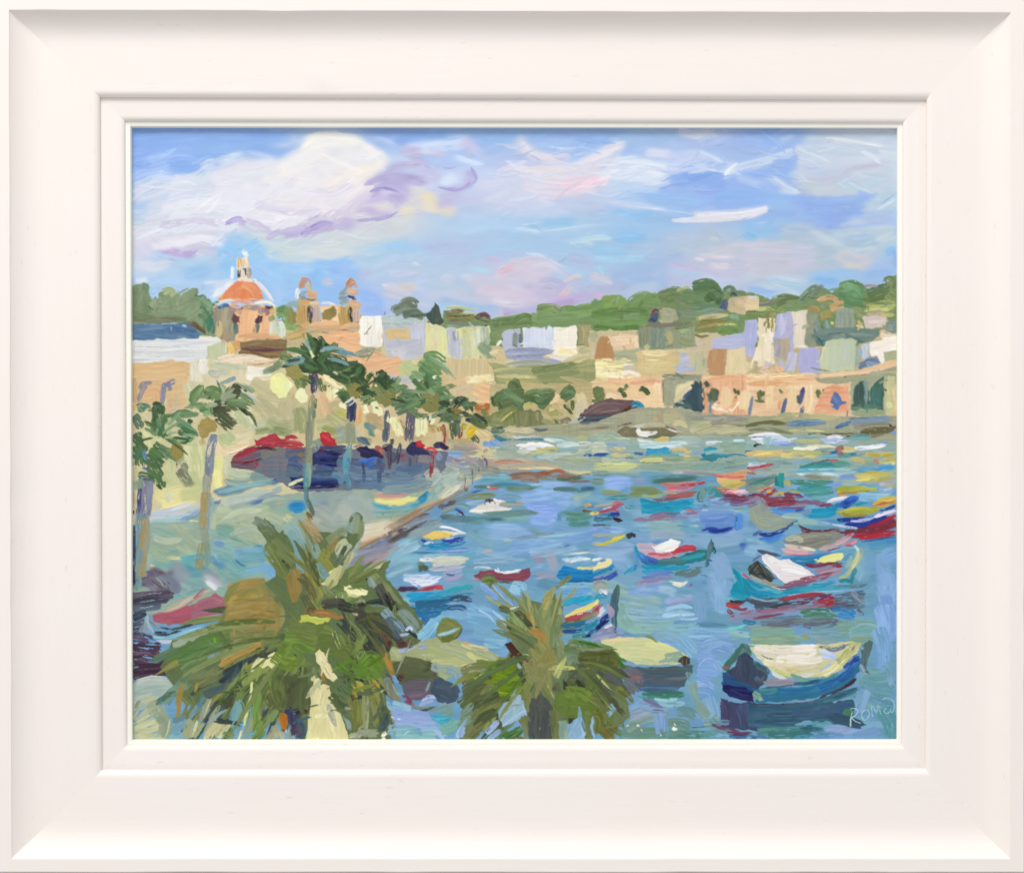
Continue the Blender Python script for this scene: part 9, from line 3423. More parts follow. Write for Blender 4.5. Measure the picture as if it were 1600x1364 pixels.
run('''
=painted_harbour_water,0
# between the two big palms
@painted_shallows|pale green shallows and stones between the two foreground palms
P B0BC8C/A8B888 -5 640,1012 660,1000 690,992 720,1000 760,1015 790,1030 780,1045 720,1050 690,1060 650,1040 612,1030 610,1012
f B8C48C/A8BC88 20 670,1015 700,1020 730,1025
f C8CC90/B8C088 16 660,1028 700,1035 740,1030
f BCC89C/A8BC94 18 690,1010 720,1018 745,1030
f D8D494/C8CC88 9 730,1020 745,1030 760,1032
t E0D898 3 720,1038 745,1036 765,1028
f D4C494/E0CC9C 9 720,1005 735,1010 765,1014
f A8C49C/B4C8A0 9 738,1012 755,1020 775,1030
f C8A890 4 722,1004 735,1002
f 6CB0D0/7CBCD8 14 665,985 680,975 695,965
f 8CC0DC/9CC8E0 16 655,995 668,985 680,970
f 7C98A8/8CACB4 14 600,955 615,970 630,985
f 6C7C80/5C6C74 12 605,965 615,980 625,990
f 8CA4A0/7C9894 14 625,955 640,970 650,985
f 94A89C/849C94 8 630,952 644,966 655,980
f 4C5C70/60708C 9 615,985 622,995 630,1000
f B4C4E8/C4D4F0 6 634,984 640,980 644,986
f ACBCE4 5 625,992 640,990
f 6C4C44/5C403C 12 622,1000 628,1008 634,1004
f 7C5C50 9 636,1000 646,1005
f B0BCE8/A4B4E0 6 620,1018 635,1014 655,1008
f ACBC8C/B8C494 9 610,1016 616,1020 626,1026
f 98A4C8/A8B4DC 8 655,1010 665,1008
P 687455/5C6A50 -10 612,1034 650,1026 680,1036 690,1050 680,1070 640,1075 622,1068
f 6C7850/5C6C4C 20 620,1044 645,1050 670,1052
f 5C6848/4C5840 14 668,1045 664,1036 672,1040
f 707C58/647050 14 630,1030 650,1035 665,1040
f 4C3830 7 622,1056 628,1062
f 6C4C40 5 625,1052 632,1060
P 706C74/686470 -10 626,1066 660,1058 680,1062 676,1085 665,1096 645,1094 632,1088
f 786C78/6C6470 12 635,1072 655,1070 672,1072
f 70687C/806C7C 12 640,1086 655,1086 668,1082
f 8C4C60/9C5C68 6 632,1094 640,1098 650,1102
f 8C5468 5 628,1086 636,1090 645,1098
P 8E9480/7E8878 60 600,1062 608,1058 616,1072 622,1085 628,1098 618,1098 606,1088 600,1075
t B8BC98 1.8 612,1068 618,1080 626,1092
t A4A88C 1.8 604,1062 606,1080 612,1090
t 94A898 3 642,998 632,1020 618,1052
t B0C4A8 1.8 638,1010 626,1036 616,1058
f 8CB4B4 4 672,1064 668,1072 665,1080
f 94ACB0/A4B8AC 14 676,1040 690,1045 710,1045
f A4BC94/B0C494 16 690,1050 696,1060
f 8CA8B4/98B4B0 14 700,1045 712,1050 716,1058
P 546678/485A6E 30 676,1066 686,1057 700,1062 714,1070 720,1080 712,1096 700,1100 684,1094 672,1080
f 5C6C7C/4C5C70 10 682,1072 698,1076 710,1084
f 4C5C74/586C7C 9 680,1084 694,1090 705,1094
f B0BCE8/BCCCF0 6 658,1095 670,1088 682,1090
f ACBCE0/9CB4D8 6 654,1102 668,1096 680,1094
f 7C8C80/8C9C90 6 640,1102 660,1106 682,1104
f 4C5C5C/6C7C78 4 650,1112 668,1108 684,1102
f 94A894/84A090 6 670,1110 690,1104 710,1100
f 8CB0A4/7CA894 12 690,1115 700,1112 706,1106
f 4CB0C8/5CBCD0 9 676,1120 690,1122 702,1118
f 3CA8C4/5CB8CC 9 682,1128 695,1128 704,1122
f A0B4E0/94ACDC 18 615,1115 645,1118 670,1122
f A8B8E4/98B0DC 16 620,1128 650,1128 680,1130
f 94B8D8/A4C0E0 16 660,1140 680,1138 695,1150
f 8CB8C8/98C0CC 16 608,1140 630,1140 650,1140
f 84B8BC/94C0C0 16 620,1152 650,1150 680,1150
f 8CC0B4/7CB4A8 16 690,1140 705,1135 714,1125
f 8CBCD4/9CC4D8 12 614,1100 630,1104 640,1108
f A4C4D8/8CB4D0 6 605,1095 608,1104 618,1112
t E0E8F4 2.4 595,1081 598,1078
t ECECF8 2.4 610,1119 616,1121
t ECF0F8 2.4 620,1122 626,1124
t 4C706C 2.4 612,1138 616,1132
t D8E8F0 2 630,1148 640,1140
f F4F0E8/F8F8F0 6 596,1150 602,1145 606,1142
f F4F0E0 4 594,1156 602,1152
@painted_palm_tree|broad foreground palm at the bottom centre
P 7D9467/708A60 -80 812,940 830,936 848,944 862,936 876,930 880,945 876,980 872,1010 900,1000 930,1002 955,1010 970,1030 960,1050 975,1080 985,1120 955,1140 940,1115 930,1110 925,1157 840,1157 820,1140 800,1110 770,1120 740,1157 715,1157 720,1110 740,1080 715,1060 740,1040 790,1040 795,1010 800,985 790,965
f 7CB0D4/8CBCDC 30 735,958 760,965 780,975
f 84B4D0/7CACC8 26 745,985 770,990 790,990
f 7CB4CC/8CBCD4 20 760,1000 775,1002 788,1004
R 5F7048/4C5C3C/7C8C50/5C8050/8C9858 9 850 1030 125 190 34 60 150 30
R 5C6C44/4C5C48/6C8850/3F4C40 9 880 1030 -15 80 34 50 120 30
R 7C9468/94A878/A8A868/6C845C/8CA484 9 850 1010 210 325 26 50 105 8
f A4C4E4/B4D0EC 6 748,952 765,962 775,975
f B0D0E8/A4C8E0 6 770,954 785,968 792,980
P 8C9B5C/7C8C50 -30 686,972 690,966 700,964 714,970 722,978 720,985 712,995 700,1005 688,1002 680,992
f 94A060/7C8C50 9 690,972 702,972 714,978
f 7C8448/6C7840 9 690,996 700,998 708,990
f 9CC4D0/A8D0DC 6 684,992 700,988 718,980
f 5C6440 3 722,980 716,992 705,1000
P 6E8B58/7E9A60 0 751,905 757,899 768,898 776,904 777,912 770,918 760,918 753,912
f 5C7C48/7C9C60 9 754,906 764,904 774,908
f 5C7C50/6C8C58 3 755,900 766,898 776,908
f 98B074/8CA468 6 768,915 778,928 792,940
f 94AC70/84A068 7 772,910 788,922 802,938
f B4B484/A4AC78 5 758,930 775,942 792,952
f A8B080/98A870 6 770,938 785,945 800,952
f 8CACE4/9CB8EC 10 752,912 765,924 778,936
f 8CB0E0/A0C0EC 8 770,912 785,928 800,945
f A4CCE4/94C4DC 10 800,912 815,914 820,922
f A8D0E8/9CC8E4 12 798,918 812,926
f 7C8C5C/8C9C64 5 800,930 810,940 818,948
f 98A874/8C9C68 12 810,935 820,945 830,955
P A3A568/949A5E -80 848,944 852,930 856,924 862,922 862,932 858,944 856,960 848,958
f 98A068/A8A870 9 850,940 856,928 862,920
f A49C5C/B0A864 12 850,950 856,940 865,940
f 8CA07C/7C9470 8 870,918 880,908 890,900
f 7C9468/8CA478 7 880,910 886,904 894,898
f 8CA484/9CB094 7 882,940 892,928 902,916
f 84A07C/94A888 7 876,945 884,936
f 94AC8C/A4B898 12 865,945 872,955 868,970
f A0AC74/8CA068 12 852,955 854,975 856,1000
f 7C9C6C/8CA878 14 868,960 866,985 864,1010
f 94A870/84A06C 10 845,950 842,965 848,985
f 6C945C/84A870 16 800,965 812,975 820,985
f 84AC70/98B880 9 796,955 806,970 816,985
f 4C6040/5C704C 10 805,955 818,965 830,978
f 44583C/546848 9 820,970 832,980 845,985
f 5C6C48/6C7C50 10 780,950 790,952 798,956
f 708C54/84A064 12 795,975 800,985 805,995
f 4C6050 5 792,978 798,984
f B08C4C/A08448 10 824,958 832,966 840,975
f C09450/AC8848 14 830,985 842,990 850,1000
f B4904C/A8884C 10 842,990 850,1000 854,1012
f E8F0E0/D0DCC0 3 796,951 804,949 812,947
f 7C9468/6C8860 30 815,1000 825,1010 830,1020
f 8C9058/9C9860 30 840,1010 850,1025 855,1040
f A0985C/8C8C54 20 856,1020 860,1035 858,1050
f 9C9C68/8C9060 26 830,1035 832,1050 840,1060
f 989868/88905C 20 850,1045 850,1060 845,1075
f A4A888/94A078 10 866,1040 870,1050 864,1058
f 94A878/84A06C 12 874,1000 876,1020 872,1040
f 708C60/609058 14 885,1010 895,1020 890,1040
f 7CA080/8CAC8C 12 890,1005 905,1002 915,1015
f 74987C/84A488 18 885,1030 895,1025 905,1030
f 7C9C78/6C8C68 14 900,1040 890,1050 880,1060
P 603C34/4C2F2C 45 788,1006 796,1002 806,1012 816,1022 814,1030 806,1030 798,1020
f 6C443C/54342C 5 792,1006 802,1016 812,1026
f 7C6050/6C5444 5 815,1028 824,1032 832,1034
f 4C3830 6 808,1026 812,1034
t DCE4C8 2.4 795,1032 800,1028 804,1024
t D0D8B8 2.4 788,1034 796,1028
t D0DCC0 2 812,1026 820,1022 828,1024
f 8CB0B4/A4C4C4 6 806,1035 812,1042 816,1048
t D4E0C8 2 762,1045 770,1035 776,1032
t D4DCC4 2 768,1040 776,1032
f A8B494 3 790,1040 795,1034
f 84A04C/74944A 20 745,1040 765,1042 780,1045
f 7CA82C/6C9428 24 770,1050 790,1050 805,1048
f 6C9824/7CA830 26 775,1065 790,1068 810,1065
f 74A030/5C8C20 22 785,1080 800,1080 815,1078
f 9CBC28/A8C438 4 775,1080 790,1083 802,1086
f B0C84C 3 778,1068 774,1074
f 8CB83C/9CC44C 5 728,1060 745,1058 765,1048
f A8B488/98A878 6 730,1050 745,1046 765,1048
f 8C9068/7C8458 12 722,1048 735,1042 755,1040
t E0D8A4 2 740,1062 750,1054 758,1048
t D8D8A0 2 745,1060 760,1056
f 8C6C50/7C5C48 5 722,1068 728,1064
f 708058/60744C 18 725,1080 745,1072 765,1062
f 6C7C50/5C6C44 18 720,1100 740,1085 765,1072
f 8C9464/7C8858 6 750,1085 762,1072 772,1062
f 5C6C44/4C5C3C 14 738,1105 760,1095 780,1085
f 74844C/848C54 14 745,1115 765,1105 785,1095
f 607048/506040 14 745,1135 755,1120 775,1110
f 6C744A/7C8050 14 735,1150 745,1140 760,1130
f A0AC60/94A054 5 755,1140 765,1128 775,1120
f 8CACA4/7CA094 9 720,1120 730,1108 740,1098
f 8CB49C/7CA890 12 718,1135 728,1125 735,1118
f A0B8E4/B0C8F0 8 714,1152 720,1140 728,1130
f 8CACD8/A4BCE4 9 718,1150 724,1140
P A8C4D8/98B8C8 -50 778,1120 778,1108 786,1098 800,1092 802,1082 812,1086 820,1098 824,1110 812,1122 796,1132 784,1134
f B0CCDC/94B4B8 8 784,1115 800,1104 815,1098
f 8CACA4/9CB8B0 5 785,1112 798,1104 814,1100
f B4D0F0/A8C4E8 5 785,1135 805,1120 822,1108
f B0C8F0/A4BCE0 9 760,1145 770,1135 778,1125
f A4BCDC/94B4D4 9 762,1155 772,1148 784,1138
f 5C9450/4C8444 10 785,1150 800,1145 815,1135
f 3C7C3C/64A058 8 790,1154 805,1148 818,1138
t 9CC08C 1.6 800,1150 812,1142 820,1132
f 8C9058/7C844C 9 815,1120 820,1135 822,1150
f 84743C/746438 8 798,1155 810,1154 822,1153
f 8C9460/7C8854 16 820,1080 826,1095 828,1110
P 5E6660/555E5A 80 830,1090 842,1084 856,1092 864,1105 868,1125 862,1157 826,1157 824,1120
f 646C64/565E58 16 840,1095 845,1115 846,1140
f 5C6464/525A56 14 852,1110 852,1130 850,1154
f 505854/5C6460 12 834,1120 834,1140 836,1155
t 98A098 1.8 842,1140 845,1135
f 8C9460/788450 14 850,1070 856,1080 862,1090
f B4BC7C 2.4 853,1066 860,1080 867,1094
f 808C58/70804C 14 864,1110 868,1130 868,1152
f 5C6C4C/6C7C54 9 868,1066 872,1078 870,1085
f 505850/60685C 7 864,1072 868,1080
P 6F9248/66883F 10 868,1082 884,1076 900,1070 915,1074 925,1084 935,1095 938,1106 925,1114 905,1120 880,1116 864,1105
f 749A4C/648840 26 875,1098 895,1095 915,1098
f 6C9044/7CA04C 20 885,1082 905,1082 920,1090
f 74984C/688C44 16 880,1112 895,1112 910,1110
f 64884C/749454 14 915,1115 925,1125 930,1145
P 8CACA0/9CB8AC 85 872,1125 880,1122 888,1130 888,1157 874,1157
f 94B4A4/84A498 9 878,1130 880,1145
P 8CB4D0/9CC0D8 -60 888,1130 900,1122 904,1118 909,1122 910,1140 916,1157 888,1157
f A0C0D8/8CB0CC 10 895,1135 900,1145 902,1155
f A4C0F0/B0CCF4 4 905,1122 908,1140 912,1152
f A4C8F0/98BCE8 5 924,1140 926,1125 928,1114
f 94B8E4 4 922,1130 926,1145 930,1155
P 5E6A3A/6A7440 0 905,1020 930,1014 950,1015 965,1022 968,1034 962,1046 950,1048 930,1046 912,1040 902,1032
f 5C6838/6C7844 9 912,1026 935,1022 955,1022
f 50602F/606C3C 9 920,1036 940,1036 960,1036
f 7C8450/6C7848 3 918,1032 924,1024 928,1020
f 8C9058 2.4 928,1044 934,1030 938,1022
f 4C8448/5C9450 8 895,1002 915,1005 935,1008
f 3C743C/4C8C48 6 905,1002 920,1006 945,1012
f 6C9460/84A878 5 930,1004 948,1010 965,1015
f 4C8C3C/3C7C34 7 965,1030 970,1038 975,1044
f 4C9448/5CA054 5 960,1018 972,1030 980,1034
f 709468/84A47C 6 900,1012 925,1014 950,1014
f D8DC84/C8D078 6 870,1042 885,1043 900,1044
t D8DC84 3 895,1044 910,1044 925,1044
f 6C7C5C/5C6C50 14 890,1052 910,1055 930,1055
f 708064/60705C 14 905,1050 925,1052 935,1060
f 5C6C48/748454 9 895,1065 885,1062
f 5C6858/6C786C 12 930,1065 945,1075 958,1085
f 6C7070/5C6464 14 945,1055 960,1060 970,1070
f C8D080/B8C470 4 930,1052 940,1062 952,1074
t D8DC94 2.4 932,1054 944,1068 957,1080
f 5C6C5C/505C54 10 935,1075 950,1090 965,1105
f 606C58/545F54 9 955,1090 965,1105 975,1115
f 74803F/848C48 7 958,1080 966,1074 974,1078
f 7C8848/6C783C 6 972,1078 980,1085 990,1098
f 74804C/8C9458 14 925,1090 940,1100 948,1110
f 707C3C/808848 14 932,1110 938,1125 936,1145
f 74703C/646434 12 946,1130 955,1140 962,1135
f 70743A/806F3C 12 940,1140 950,1150 958,1150
f 5C6C44 5 938,1060 930,1070 925,1080
f 8CACCC/94B8D8 10 955,1100 960,1112
f 84B0C0/94BCC8 9 950,1110 955,1118
A 720 1010 980 1150 70 28 5 -60 40 .02 f k
R 7C9468/94A878/A8A868/6C845C/8CA484 6 850 1010 220 320 9 70 118 8
R 6C8458/5C7048/8CA06C/9CB078 6 850 1015 195 222 4 60 120 15
R 5F7048/7C8C50/5C8050 6 850 1030 140 190 5 70 145 30
R 5C6C44/4C5C48/6C8850 6 880 1030 -15 50 6 60 120 35
@painted_boat|boat half hidden behind the bottom centre palm with a yellow and red gunwale
f 2CA4CC/3CB0D0 9 880,944 900,936 920,928
f 34A8D0/4CB8D4 9 905,942 922,938 940,935
f 40A8C4/3498B4 8 930,935 940,930 948,934
P F0DC88/ECD878 -30 882,962 900,952 915,946 925,942 934,934 936,938 930,948 915,954 900,960 884,966
f F4E094/E8D070 4 895,956 912,950 930,940
f F0E8A0 3 930,944 934,936
P B85460/A84858 -14 880,966 895,960 912,956 924,956 930,948 938,944 935,952 926,962 905,968 884,970
f C05C64/A84C5C 6 885,966 905,961 922,957
f D83848/C83040 4 924,954 932,947 945,943
f F4ECEC 2 900,960 912,957
f ECE4EC/E0D4E8 8 934,962 940,954 945,948
f A0987C/8C8C74 8 908,968 922,962 936,956
f A8A080/908C70 5 930,958 936,955
f 2C80A0/2C7498 9 878,978 900,976 925,970
f 2890B0/308CAC 8 905,984 920,980 935,972
f 2C60A0/2C4C90 7 878,986 895,986 910,984
f 3494A4/4CA8B0 9 926,978 932,972 937,968
f 20307C/2C3C90 7 938,972 944,965 955,958
f 28387C/1F2C70 6 930,984 940,975 952,968
f 3C70A8/4C84B0 6 918,992 925,986 935,984
f 2C3870/4C5488 5 910,994 925,992
f 4C9098/5CA0A0 9 895,996 905,990 915,994
P 5C8088/4C6C7C 85 955,930 960,915 965,912 968,920 966,940 964,965 962,990 955,985 956,960 952,945
f 3C6480/5C8890 6 960,950 960,965 962,982
f 4C785C/5C8C6C 4 966,914 966,925 964,938
f 8C94B4/9CA0BC 9 948,975 954,980 958,975
f D8D8E8/E8E4F0 5 944,980 952,977 958,974
f 8C98B8/A0A4C4 12 925,998 945,992 962,990
f 9CA4C0/8C90B0 9 940,985 950,988
f B8A8C0/A898B4 9 950,945 955,955 952,965
f D8D0E0/F0F0F4 7 936,925 942,922 948,928
f 98A8A0/A8B4A8 12 928,915 938,912 948,916
# ------------------------------------------------------------ signature
@painted_signature|pale scratched signature ROMW
x B8DCE0 1.9 1331,1110 1329,1122 1328,1136
x C4E8DC 3 1329,1120 1328,1130 1329,1134
x BEE0E6 1.9 1328,1108 1334,1106 1340,1110 1337,1116 1331,1121 1336,1126 1345,1130
x B8DAE0 1.9 1353,1108 1347,1112 1346,1119 1350,1125 1356,1121 1358,1113 1354,1107
x B0D4E6 1.7 1363,1120 1362,1110 1361,1102 1366,1108 1369,1113 1371,1106 1372,1101 1374,1108 1375,1116
x B4D8E8 1.7 1384,1105 1381,1110 1384,1114 1389,1112 1391,1107 1391,1111 1394,1112 1397,1105 1396,1096 1391,1091 1383,1090 1378,1093
''')

# ---------------------------------------------------------------- materials
def mat(name):
    m = bpy.data.materials.new(name); m.use_nodes = True
    nt = m.node_tree; return m, nt, nt.nodes['Principled BSDF']

def paint_material():
    m, nt, b = mat('oil_paint')
    a = nt.nodes.new('ShaderNodeAttribute'); a.attribute_name = 'pigment'
    nt.links.new(a.outputs['Color'], b.inputs['Base Color'])
    tc = nt.nodes.new('ShaderNodeTexCoord'); n = nt.nodes.new('ShaderNodeTexNoise')
    n.inputs['Scale'].default_value = 60; n.inputs['Detail'].default_value = 5
    nt.links.new(tc.outputs['Object'], n.inputs['Vector'])
    r = nt.nodes.new('ShaderNodeMapRange'); r.inputs['To Min'].default_value = .34; r.inputs['To Max'].default_value = .6
    nt.links.new(n.outputs['Fac'], r.inputs['Value']); nt.links.new(r.outputs[0], b.inputs['Roughness'])
    b.inputs['Specular IOR Level'].default_value = .16
    return m

def frame_material(name, base, along):        # open-grained wood under off-white paint
    m, nt, b = mat(name); N = nt.nodes.new; L = nt.links.new
    tc = N('ShaderNodeTexCoord'); mp = N('ShaderNodeMapping')
    mp.inputs['Scale'].default_value = (14, 160, 260) if along == 'x' else (260, 160, 14)
    L(tc.outputs['Object'], mp.inputs['Vector'])
    g = N('ShaderNodeTexNoise'); g.inputs['Scale'].default_value = 1.6; g.inputs['Detail'].default_value = 6; g.inputs['Roughness'].default_value = .6
    L(mp.outputs[0], g.inputs['Vector'])
    blot = N('ShaderNodeTexNoise'); blot.inputs['Scale'].default_value = 9; blot.inputs['Detail'].default_value = 3
    L(tc.outputs['Object'], blot.inputs['Vector'])
    # pores and scuffs: rare dark flecks drawn out along the grain
    pr = N('ShaderNodeMapping'); pr.inputs['Scale'].default_value = (90, 200, 420) if along == 'x' else (420, 200, 90)
    L(tc.outputs['Object'], pr.inputs['Vector'])
    pn = N('ShaderNodeTexNoise'); pn.inputs['Scale'].default_value = 1.0; pn.inputs['Detail'].default_value = 2
    L(pr.outputs[0], pn.inputs['Vector'])
    pm = N('ShaderNodeMapRange'); pm.inputs['From Min'].default_value = .70; pm.inputs['From Max'].default_value = .80
    L(pn.outputs['Fac'], pm.inputs['Value'])
    ramp = N('ShaderNodeMapRange'); ramp.inputs['From Min'].default_value = .3; ramp.inputs['From Max'].default_value = .7
    ramp.inputs['To Min'].default_value = .988; ramp.inputs['To Max'].default_value = 1.005
    L(g.outputs['Fac'], ramp.inputs['Value'])
    tint_ = N('ShaderNodeMix'); tint_.data_type = 'RGBA'
    tint_.inputs['A'].default_value = (*base, 1); tint_.inputs['B'].default_value = (base[0] * .99, base[1] * .985, base[2] * .955, 1)
    L(blot.outputs['Fac'], tint_.inputs['Factor'])
    mul = N('ShaderNodeMix'); mul.data_type = 'RGBA'; mul.blend_type = 'MULTIPLY'; mul.inputs['Factor'].default_value = 1
    L(tint_.outputs['Result'], mul.inputs['A']); L(ramp.outputs[0], mul.inputs['B'])
    fl = N('ShaderNodeMix'); fl.data_type = 'RGBA'; fl.inputs['B'].default_value = (.45, .40, .36, 1)
    sc_ = N('ShaderNodeMath'); sc_.operation = 'MULTIPLY'; sc_.inputs[1].default_value = .22
    L(pm.outputs[0], sc_.inputs[0]); L(sc_.outputs[0], fl.inputs['Factor']); L(mul.outputs['Result'], fl.inputs['A'])
    L(fl.outputs['Result'], b.inputs['Base Color'])
    b.inputs['Roughness'].default_value = .55; b.inputs['Specular IOR Level'].default_value = .3
    bp = N('ShaderNodeBump'); bp.inputs['Strength'].default_value = .1; bp.inputs['Distance'].default_value = .0006
    sub = N('ShaderNodeMath'); sub.operation = 'SUBTRACT'; L(g.outputs['Fac'], sub.inputs[0]); L(pm.outputs[0], sub.inputs[1])
    L(sub.outputs[0], bp.inputs['Height']); L(bp.outputs[0], b.inputs['Normal'])
    return m

def plain(name, col, rough=.8):
    m, nt, b = mat(name); b.inputs['Base Color'].default_value = (*col, 1); b.inputs['Roughness'].default_value = rough
    N = nt.nodes.new; L = nt.links.new
    n = N('ShaderNodeTexNoise'); n.inputs['Scale'].default_value = 220; n.inputs['Detail'].default_value = 4
    bp = N('ShaderNodeBump'); bp.inputs['Strength'].default_value = .2; bp.inputs['Distance'].default_value = .0005
    L(n.outputs['Fac'], bp.inputs['Height']); L(bp.outputs[0], b.inputs['Normal'])
    return m

MP = paint_material()
MFX = frame_material('painted_wood_horizontal', (.872, .808, .772), 'x')
MFZ = frame_material('painted_wood_vertical', (.872, .808, .772), 'z')
MSX = frame_material('slip_paint_horizontal', (.92, .895, .82), 'x')
MSZ = frame_material('slip_paint_vertical', (.92, .895, .82), 'z')

def P3(px, py, h):                            # measured edge position + height above the board (metres)
    k = (1 - h / D) * U
    return ((px - 800) * k, -h, (682 - py) * k)

def mesh_obj(name, V, F, m, parent=None, smooth=True):
    me = bpy.data.meshes.new(name); me.from_pydata([tuple(v) for v in V], [], F); me.materials.append(m)
    if smooth:
        me.polygons.foreach_set('use_smooth', [True] * len(me.polygons))
        try: me.set_sharp_from_angle(angle=math.radians(38))
        except Exception: pass
    o = bpy.data.objects.new(name, me); sc.collection.objects.link(o)
    if parent: o.parent = parent
    return o

# ---------------------------------------------------------------- wall
wall = mesh_obj('wall', [(-1.5, .012, -1.5), (1.5, .012, -1.5), (1.5, .012, 1.5), (-1.5, .012, 1.5)], [(0, 1, 2, 3)],
                plain('wall_plaster', (.62, .58, .54)), smooth=False)
wall['kind'] = 'structure'

# ---------------------------------------------------------------- framed painting
root = bpy.data.objects.new('framed_painting', None); sc.collection.objects.link(root)
root['label'] = 'oil painting of a harbour with palms and boats in a wide cream moulded frame'
root['category'] = 'painting'

def lerp(a, b, t): return tuple(a[i] + (b[i] - a[i]) * t for i in range(len(a)))
def ring(c, h): return [(x, y, h) for x, y in c]
def between(ra, rb, ts, f): # f(t) -> height fraction
    return [[(p[0] + (q[0] - p[0]) * t, p[1] + (q[1] - p[1]) * t, p[2] + (q[2] - p[2]) * f(t)) for p, q in zip(ra, rb)] for t in ts]

C0 = [(-7, -6), (1602, -6), (1601, 1362.6), (-5, 1362.6)]
C1 = [(14, 16), (1579, 20), (1578, 1341), (18, 1341)]
C3 = [(80, 80), (1516, 82), (1514, 1278), (84, 1278)]
C4 = [(144, 141), (1457, 143), (1455.5, 1214), (146, 1216)]
C5 = [(157, 153), (1447, 157), (1445, 1200), (160, 1202)]
C6 = [(184, 180), (1420, 183), (1417, 1173), (187, 1175)]
C7 = [(196, 190), (1410, 193), (1408, 1164), (199, 1164)]
C8 = [(203.5, 197.5), (1402.5, 200), (1401.5, 1156), (206, 1157)]
C9 = [(206.5, 200.5), (1400.8, 201.6), (1400.3, 1154.2), (208, 1154.6)]
mm = .001
def prof(lst):
    return lst
outer = [ring(C0, -10 * mm), ring(C0, 28.5 * mm), ring([(-5, -4), (1600.5, -4), (1599.2, 1361), (-3, 1361)], 30 * mm)]
a, b_ = ring(C1, 30 * mm), ring(C3, 18.5 * mm)
outer += between(outer[-1], a, (.5, .9, .96), lambda t: 0)
outer += between(a, b_, (0, .004, .012, .03, .06, .10, .16, .24, .33, .43, .54, .66, .8, 1.0), lambda t: .05 + .95 * (1 - (1 - t) ** 2.5) if t > 0 else .01)
c = ring(C4, 18 * mm)
outer += between(b_, c, (.5, 1), lambda t: t)
d = ring(C5, 13.2 * mm)
outer += between(c, d, (.12, .25, .4, .55, .7, .82, .92, 1), lambda t: 1 - math.sqrt(max(0, 1 - t * t)))
outer += [ring(C5, -4 * mm)]

C5b = [(x + sx * .02, y + sy * .02) for (x, y), (sx, sy) in zip(C5, ((1, 1), (-1, 1), (-1, -1), (1, -1)))]
e = ring(C5b, 13.5 * mm); f_ = ring(C6, 12.6 * mm); g_ = ring(C7, 9.4 * mm)
inner = [ring(C5b, -4 * mm), ring(C5b, 13.3 * mm), *between(e, f_, (.03, .5, 1), lambda t: t),
         *between(f_, g_, (.2, .4, .6, .75, .88, 1), lambda t: 1 - math.sqrt(max(0, 1 - t * t))), ring(C7, -2 * mm)]
C7b = [(x + sx * .02, y + sy * .02) for (x, y), (sx, sy) in zip(C7, ((1, 1), (-1, 1), (-1, -1), (1, -1)))]
s0 = ring(C7b, 9.6 * mm); s1 = ring(C8, 9.2 * mm)
slip = [ring(C7b, -2 * mm), ring(C7b, 9.4 * mm), *between(s0, s1, (.12, .5, .85), lambda t: t),
        *between(s1, ring(C9, 5.4 * mm), (0, .15, .5, 1), lambda t: t if t else .04), ring(C9, 3.0 * mm)]

rngf = np.random.default_rng(3)
def rails(name, rings, mx, mz, wob):
    """four mitred lengths, each swept along its side with a slightly hand-finished edge"""
    seg = 90
    for side in range(4):
        i, j = side, (side + 1) % 4
        V = []; F = []
        n = len(rings)
        T = np.linspace(0, 1, seg + 1)
        wv = np.interp(T, np.linspace(0, 1, 34), rngf.standard_normal(34)) * wob
        for k, r in enumerate(rings):
            p, q = r[i], r[j]
            env = np.clip(np.minimum(T, 1 - T) * 25, 0, 1)
            for t, wo in zip(T, wv * env * (1 if k < n - 9 else 0)):
                x = p[0] + (q[0] - p[0]) * t; y = p[1] + (q[1] - p[1]) * t; h = p[2] + (q[2] - p[2]) * t
                if side % 2 == 0: y += wo
                else: x += wo
                V.append(P3(x, y, h + wo * .00006))
        for k in range(n - 1):
            for s in range(seg):
                a0 = k * (seg + 1) + s
                F.append((a0, a0 + seg + 1, a0 + seg + 2, a0 + 1))
        for s in range(seg):                  # back
            a0 = (n - 1) * (seg + 1) + s
            F.append((a0, s, s + 1, a0 + 1))
        F.append(tuple(k * (seg + 1) for k in range(n))[::-1]); F.append(tuple(k * (seg + 1) + seg for k in range(n)))
        mesh_obj(name, V, F, mx if side % 2 == 0 else mz, root)
rails('outer_rail', outer, MFX, MFZ, .28)
rails('inner_rail', inner, MFX, MFZ, .0)
rails('slip_rail', slip, MSX, MSZ, .0)

# ---------------------------------------------------------------- board
bx0, by0, bx1, by1 = X0 - 3, Y0 - 3, X1 + 2, Y1 + 2
hb = 4.1 * mm
V = [P3(bx0, by0, hb), P3(bx1, by0, hb), P3(bx1, by1, hb), P3(bx0, by1, hb)]
V += [P3(bx0, by0, hb - 3 * mm), P3(bx1, by0, hb - 3 * mm), P3(bx1, by1, hb - 3 * mm), P3(bx0, by1, hb - 3 * mm)]
board = mesh_obj('painting_board', V, [(3, 2, 1, 0), (4, 5, 6, 7), (0, 1, 5, 4), (1, 2, 6, 5), (2, 3, 7, 6), (3, 0, 4, 7)],
                 plain('gesso', (.7, .68, .64)), root, smooth=False)

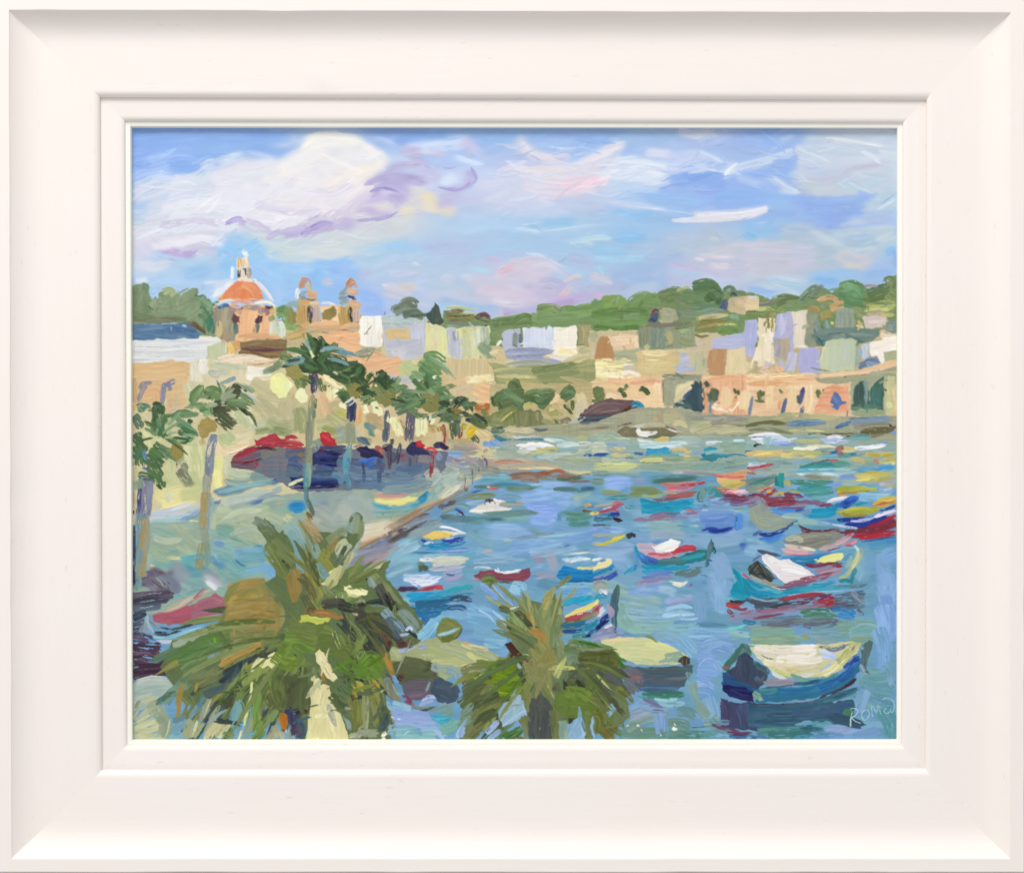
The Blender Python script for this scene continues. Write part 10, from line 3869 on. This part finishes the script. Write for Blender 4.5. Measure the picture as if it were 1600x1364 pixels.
# ---------------------------------------------------------------- the paint film, one relief mesh per painted thing
C3D = CAN.reshape(GH, GW, 3).clip(.02, .98)
C3D = .76 * (C3D / .76) ** 1.14                # deepen the mixed pigments a little
gr = C3D @ np.array([.3, .59, .11])
C3D = gr[..., None] + (C3D - gr[..., None]) * (.92 - .14 * np.clip((.45 - gr) * 5, 0, 1) - .10 * np.clip((C3D[..., 0] - np.maximum(C3D[..., 1], C3D[..., 2]) - .22) * 5, 0, 1))[..., None]
mo = np.clip((C3D[..., 0] - C3D[..., 2] - .18) * 6, 0, 1) * np.clip((C3D[..., 0] - .72) * 8, 0, 1) * np.clip((C3D[..., 1] - .52) * 8, 0, 1)
C3D = C3D + mo[..., None] * ((gr[..., None] - C3D) * .08 + np.array([-.006, .006, .0]))
mg = np.clip((C3D[..., 1] - np.maximum(C3D[..., 0], C3D[..., 2])) * 9, 0, 1)
C3D = (C3D * (1 - .08 * mg[..., None]) + mg[..., None] * np.array([.035, -.006, -.004])).clip(.02, .985)
H = HGT.reshape(GH, GW)
H = H - H.min()
own = OWN.reshape(GH, GW)
tg = [i for i, q_ in enumerate(PARTS, 1) if q_[0] == 'painted_town_ground'][0]
for _ in range(60):                           # ground showing between houses goes with the house beside it
    mk = own == tg
    if not mk.any(): break
    for ax, sh in ((0, 1), (1, 1), (0, -1), (1, -1)):
        r_ = np.roll(own, sh, axis=ax); own = np.where((own == tg) & (r_ != tg), r_, own)
for _ in range(2):                            # tidy single stray cells into their neighbours
    for dy, dx in ((0, 1), (1, 0)):
        a1 = np.roll(own, 1, axis=0 if dy else 1); a2 = np.roll(own, -1, axis=0 if dy else 1)
        m_ = (a1 == a2) & (own != a1) & (np.roll(own, 1, axis=1 if dy else 0) != own) & (np.roll(own, -1, axis=1 if dy else 0) != own)
        own = np.where(m_, a1, own)
lin = np.clip(s2l(C3D) * PIG - .008, .004, .95)
gx, gy = np.meshgrid(np.arange(GW) + X0 + .5, np.arange(GH) + Y0 + .5)
hh = H * RELIEF * U
HB = .0045; kf = 1 - (HB + hh) / D
VX = (gx - 800) * U * kf; VZ = (682 - gy) * U * kf; VY = -hh - HB
vall = np.stack([VX, VY, VZ], -1).reshape(-1, 3).astype(np.float32)
call = np.concatenate([lin, np.ones((GH, GW, 1))], -1).reshape(-1, 4).astype(np.float32)
cell_owner = own[:-1, :-1]
q = (np.arange(GH - 1)[:, None] * GW + np.arange(GW - 1)[None])
for k, (nm, lab) in enumerate(PARTS, 1):
    ids = q[cell_owner == k]
    if len(ids) < 12: continue
    quad = np.stack([ids, ids + GW, ids + GW + 1, ids + 1], -1)
    u_, inv = np.unique(quad, return_inverse=True)
    nq = len(ids)
    me = bpy.data.meshes.new(nm)
    me.vertices.add(len(u_)); me.vertices.foreach_set('co', vall[u_].ravel())
    me.loops.add(nq * 4); me.loops.foreach_set('vertex_index', inv.ravel().astype(np.int32))
    me.polygons.add(nq); me.polygons.foreach_set('loop_start', np.arange(0, nq * 4, 4, dtype=np.int32))
    me.update(calc_edges=True)
    at = me.attributes.new('pigment', 'FLOAT_COLOR', 'POINT'); at.data.foreach_set('color', call[u_].ravel())
    me.materials.append(MP)
    me.validate()
    o = bpy.data.objects.new(nm, me); sc.collection.objects.link(o); o.parent = board
    if lab: o['label'] = lab
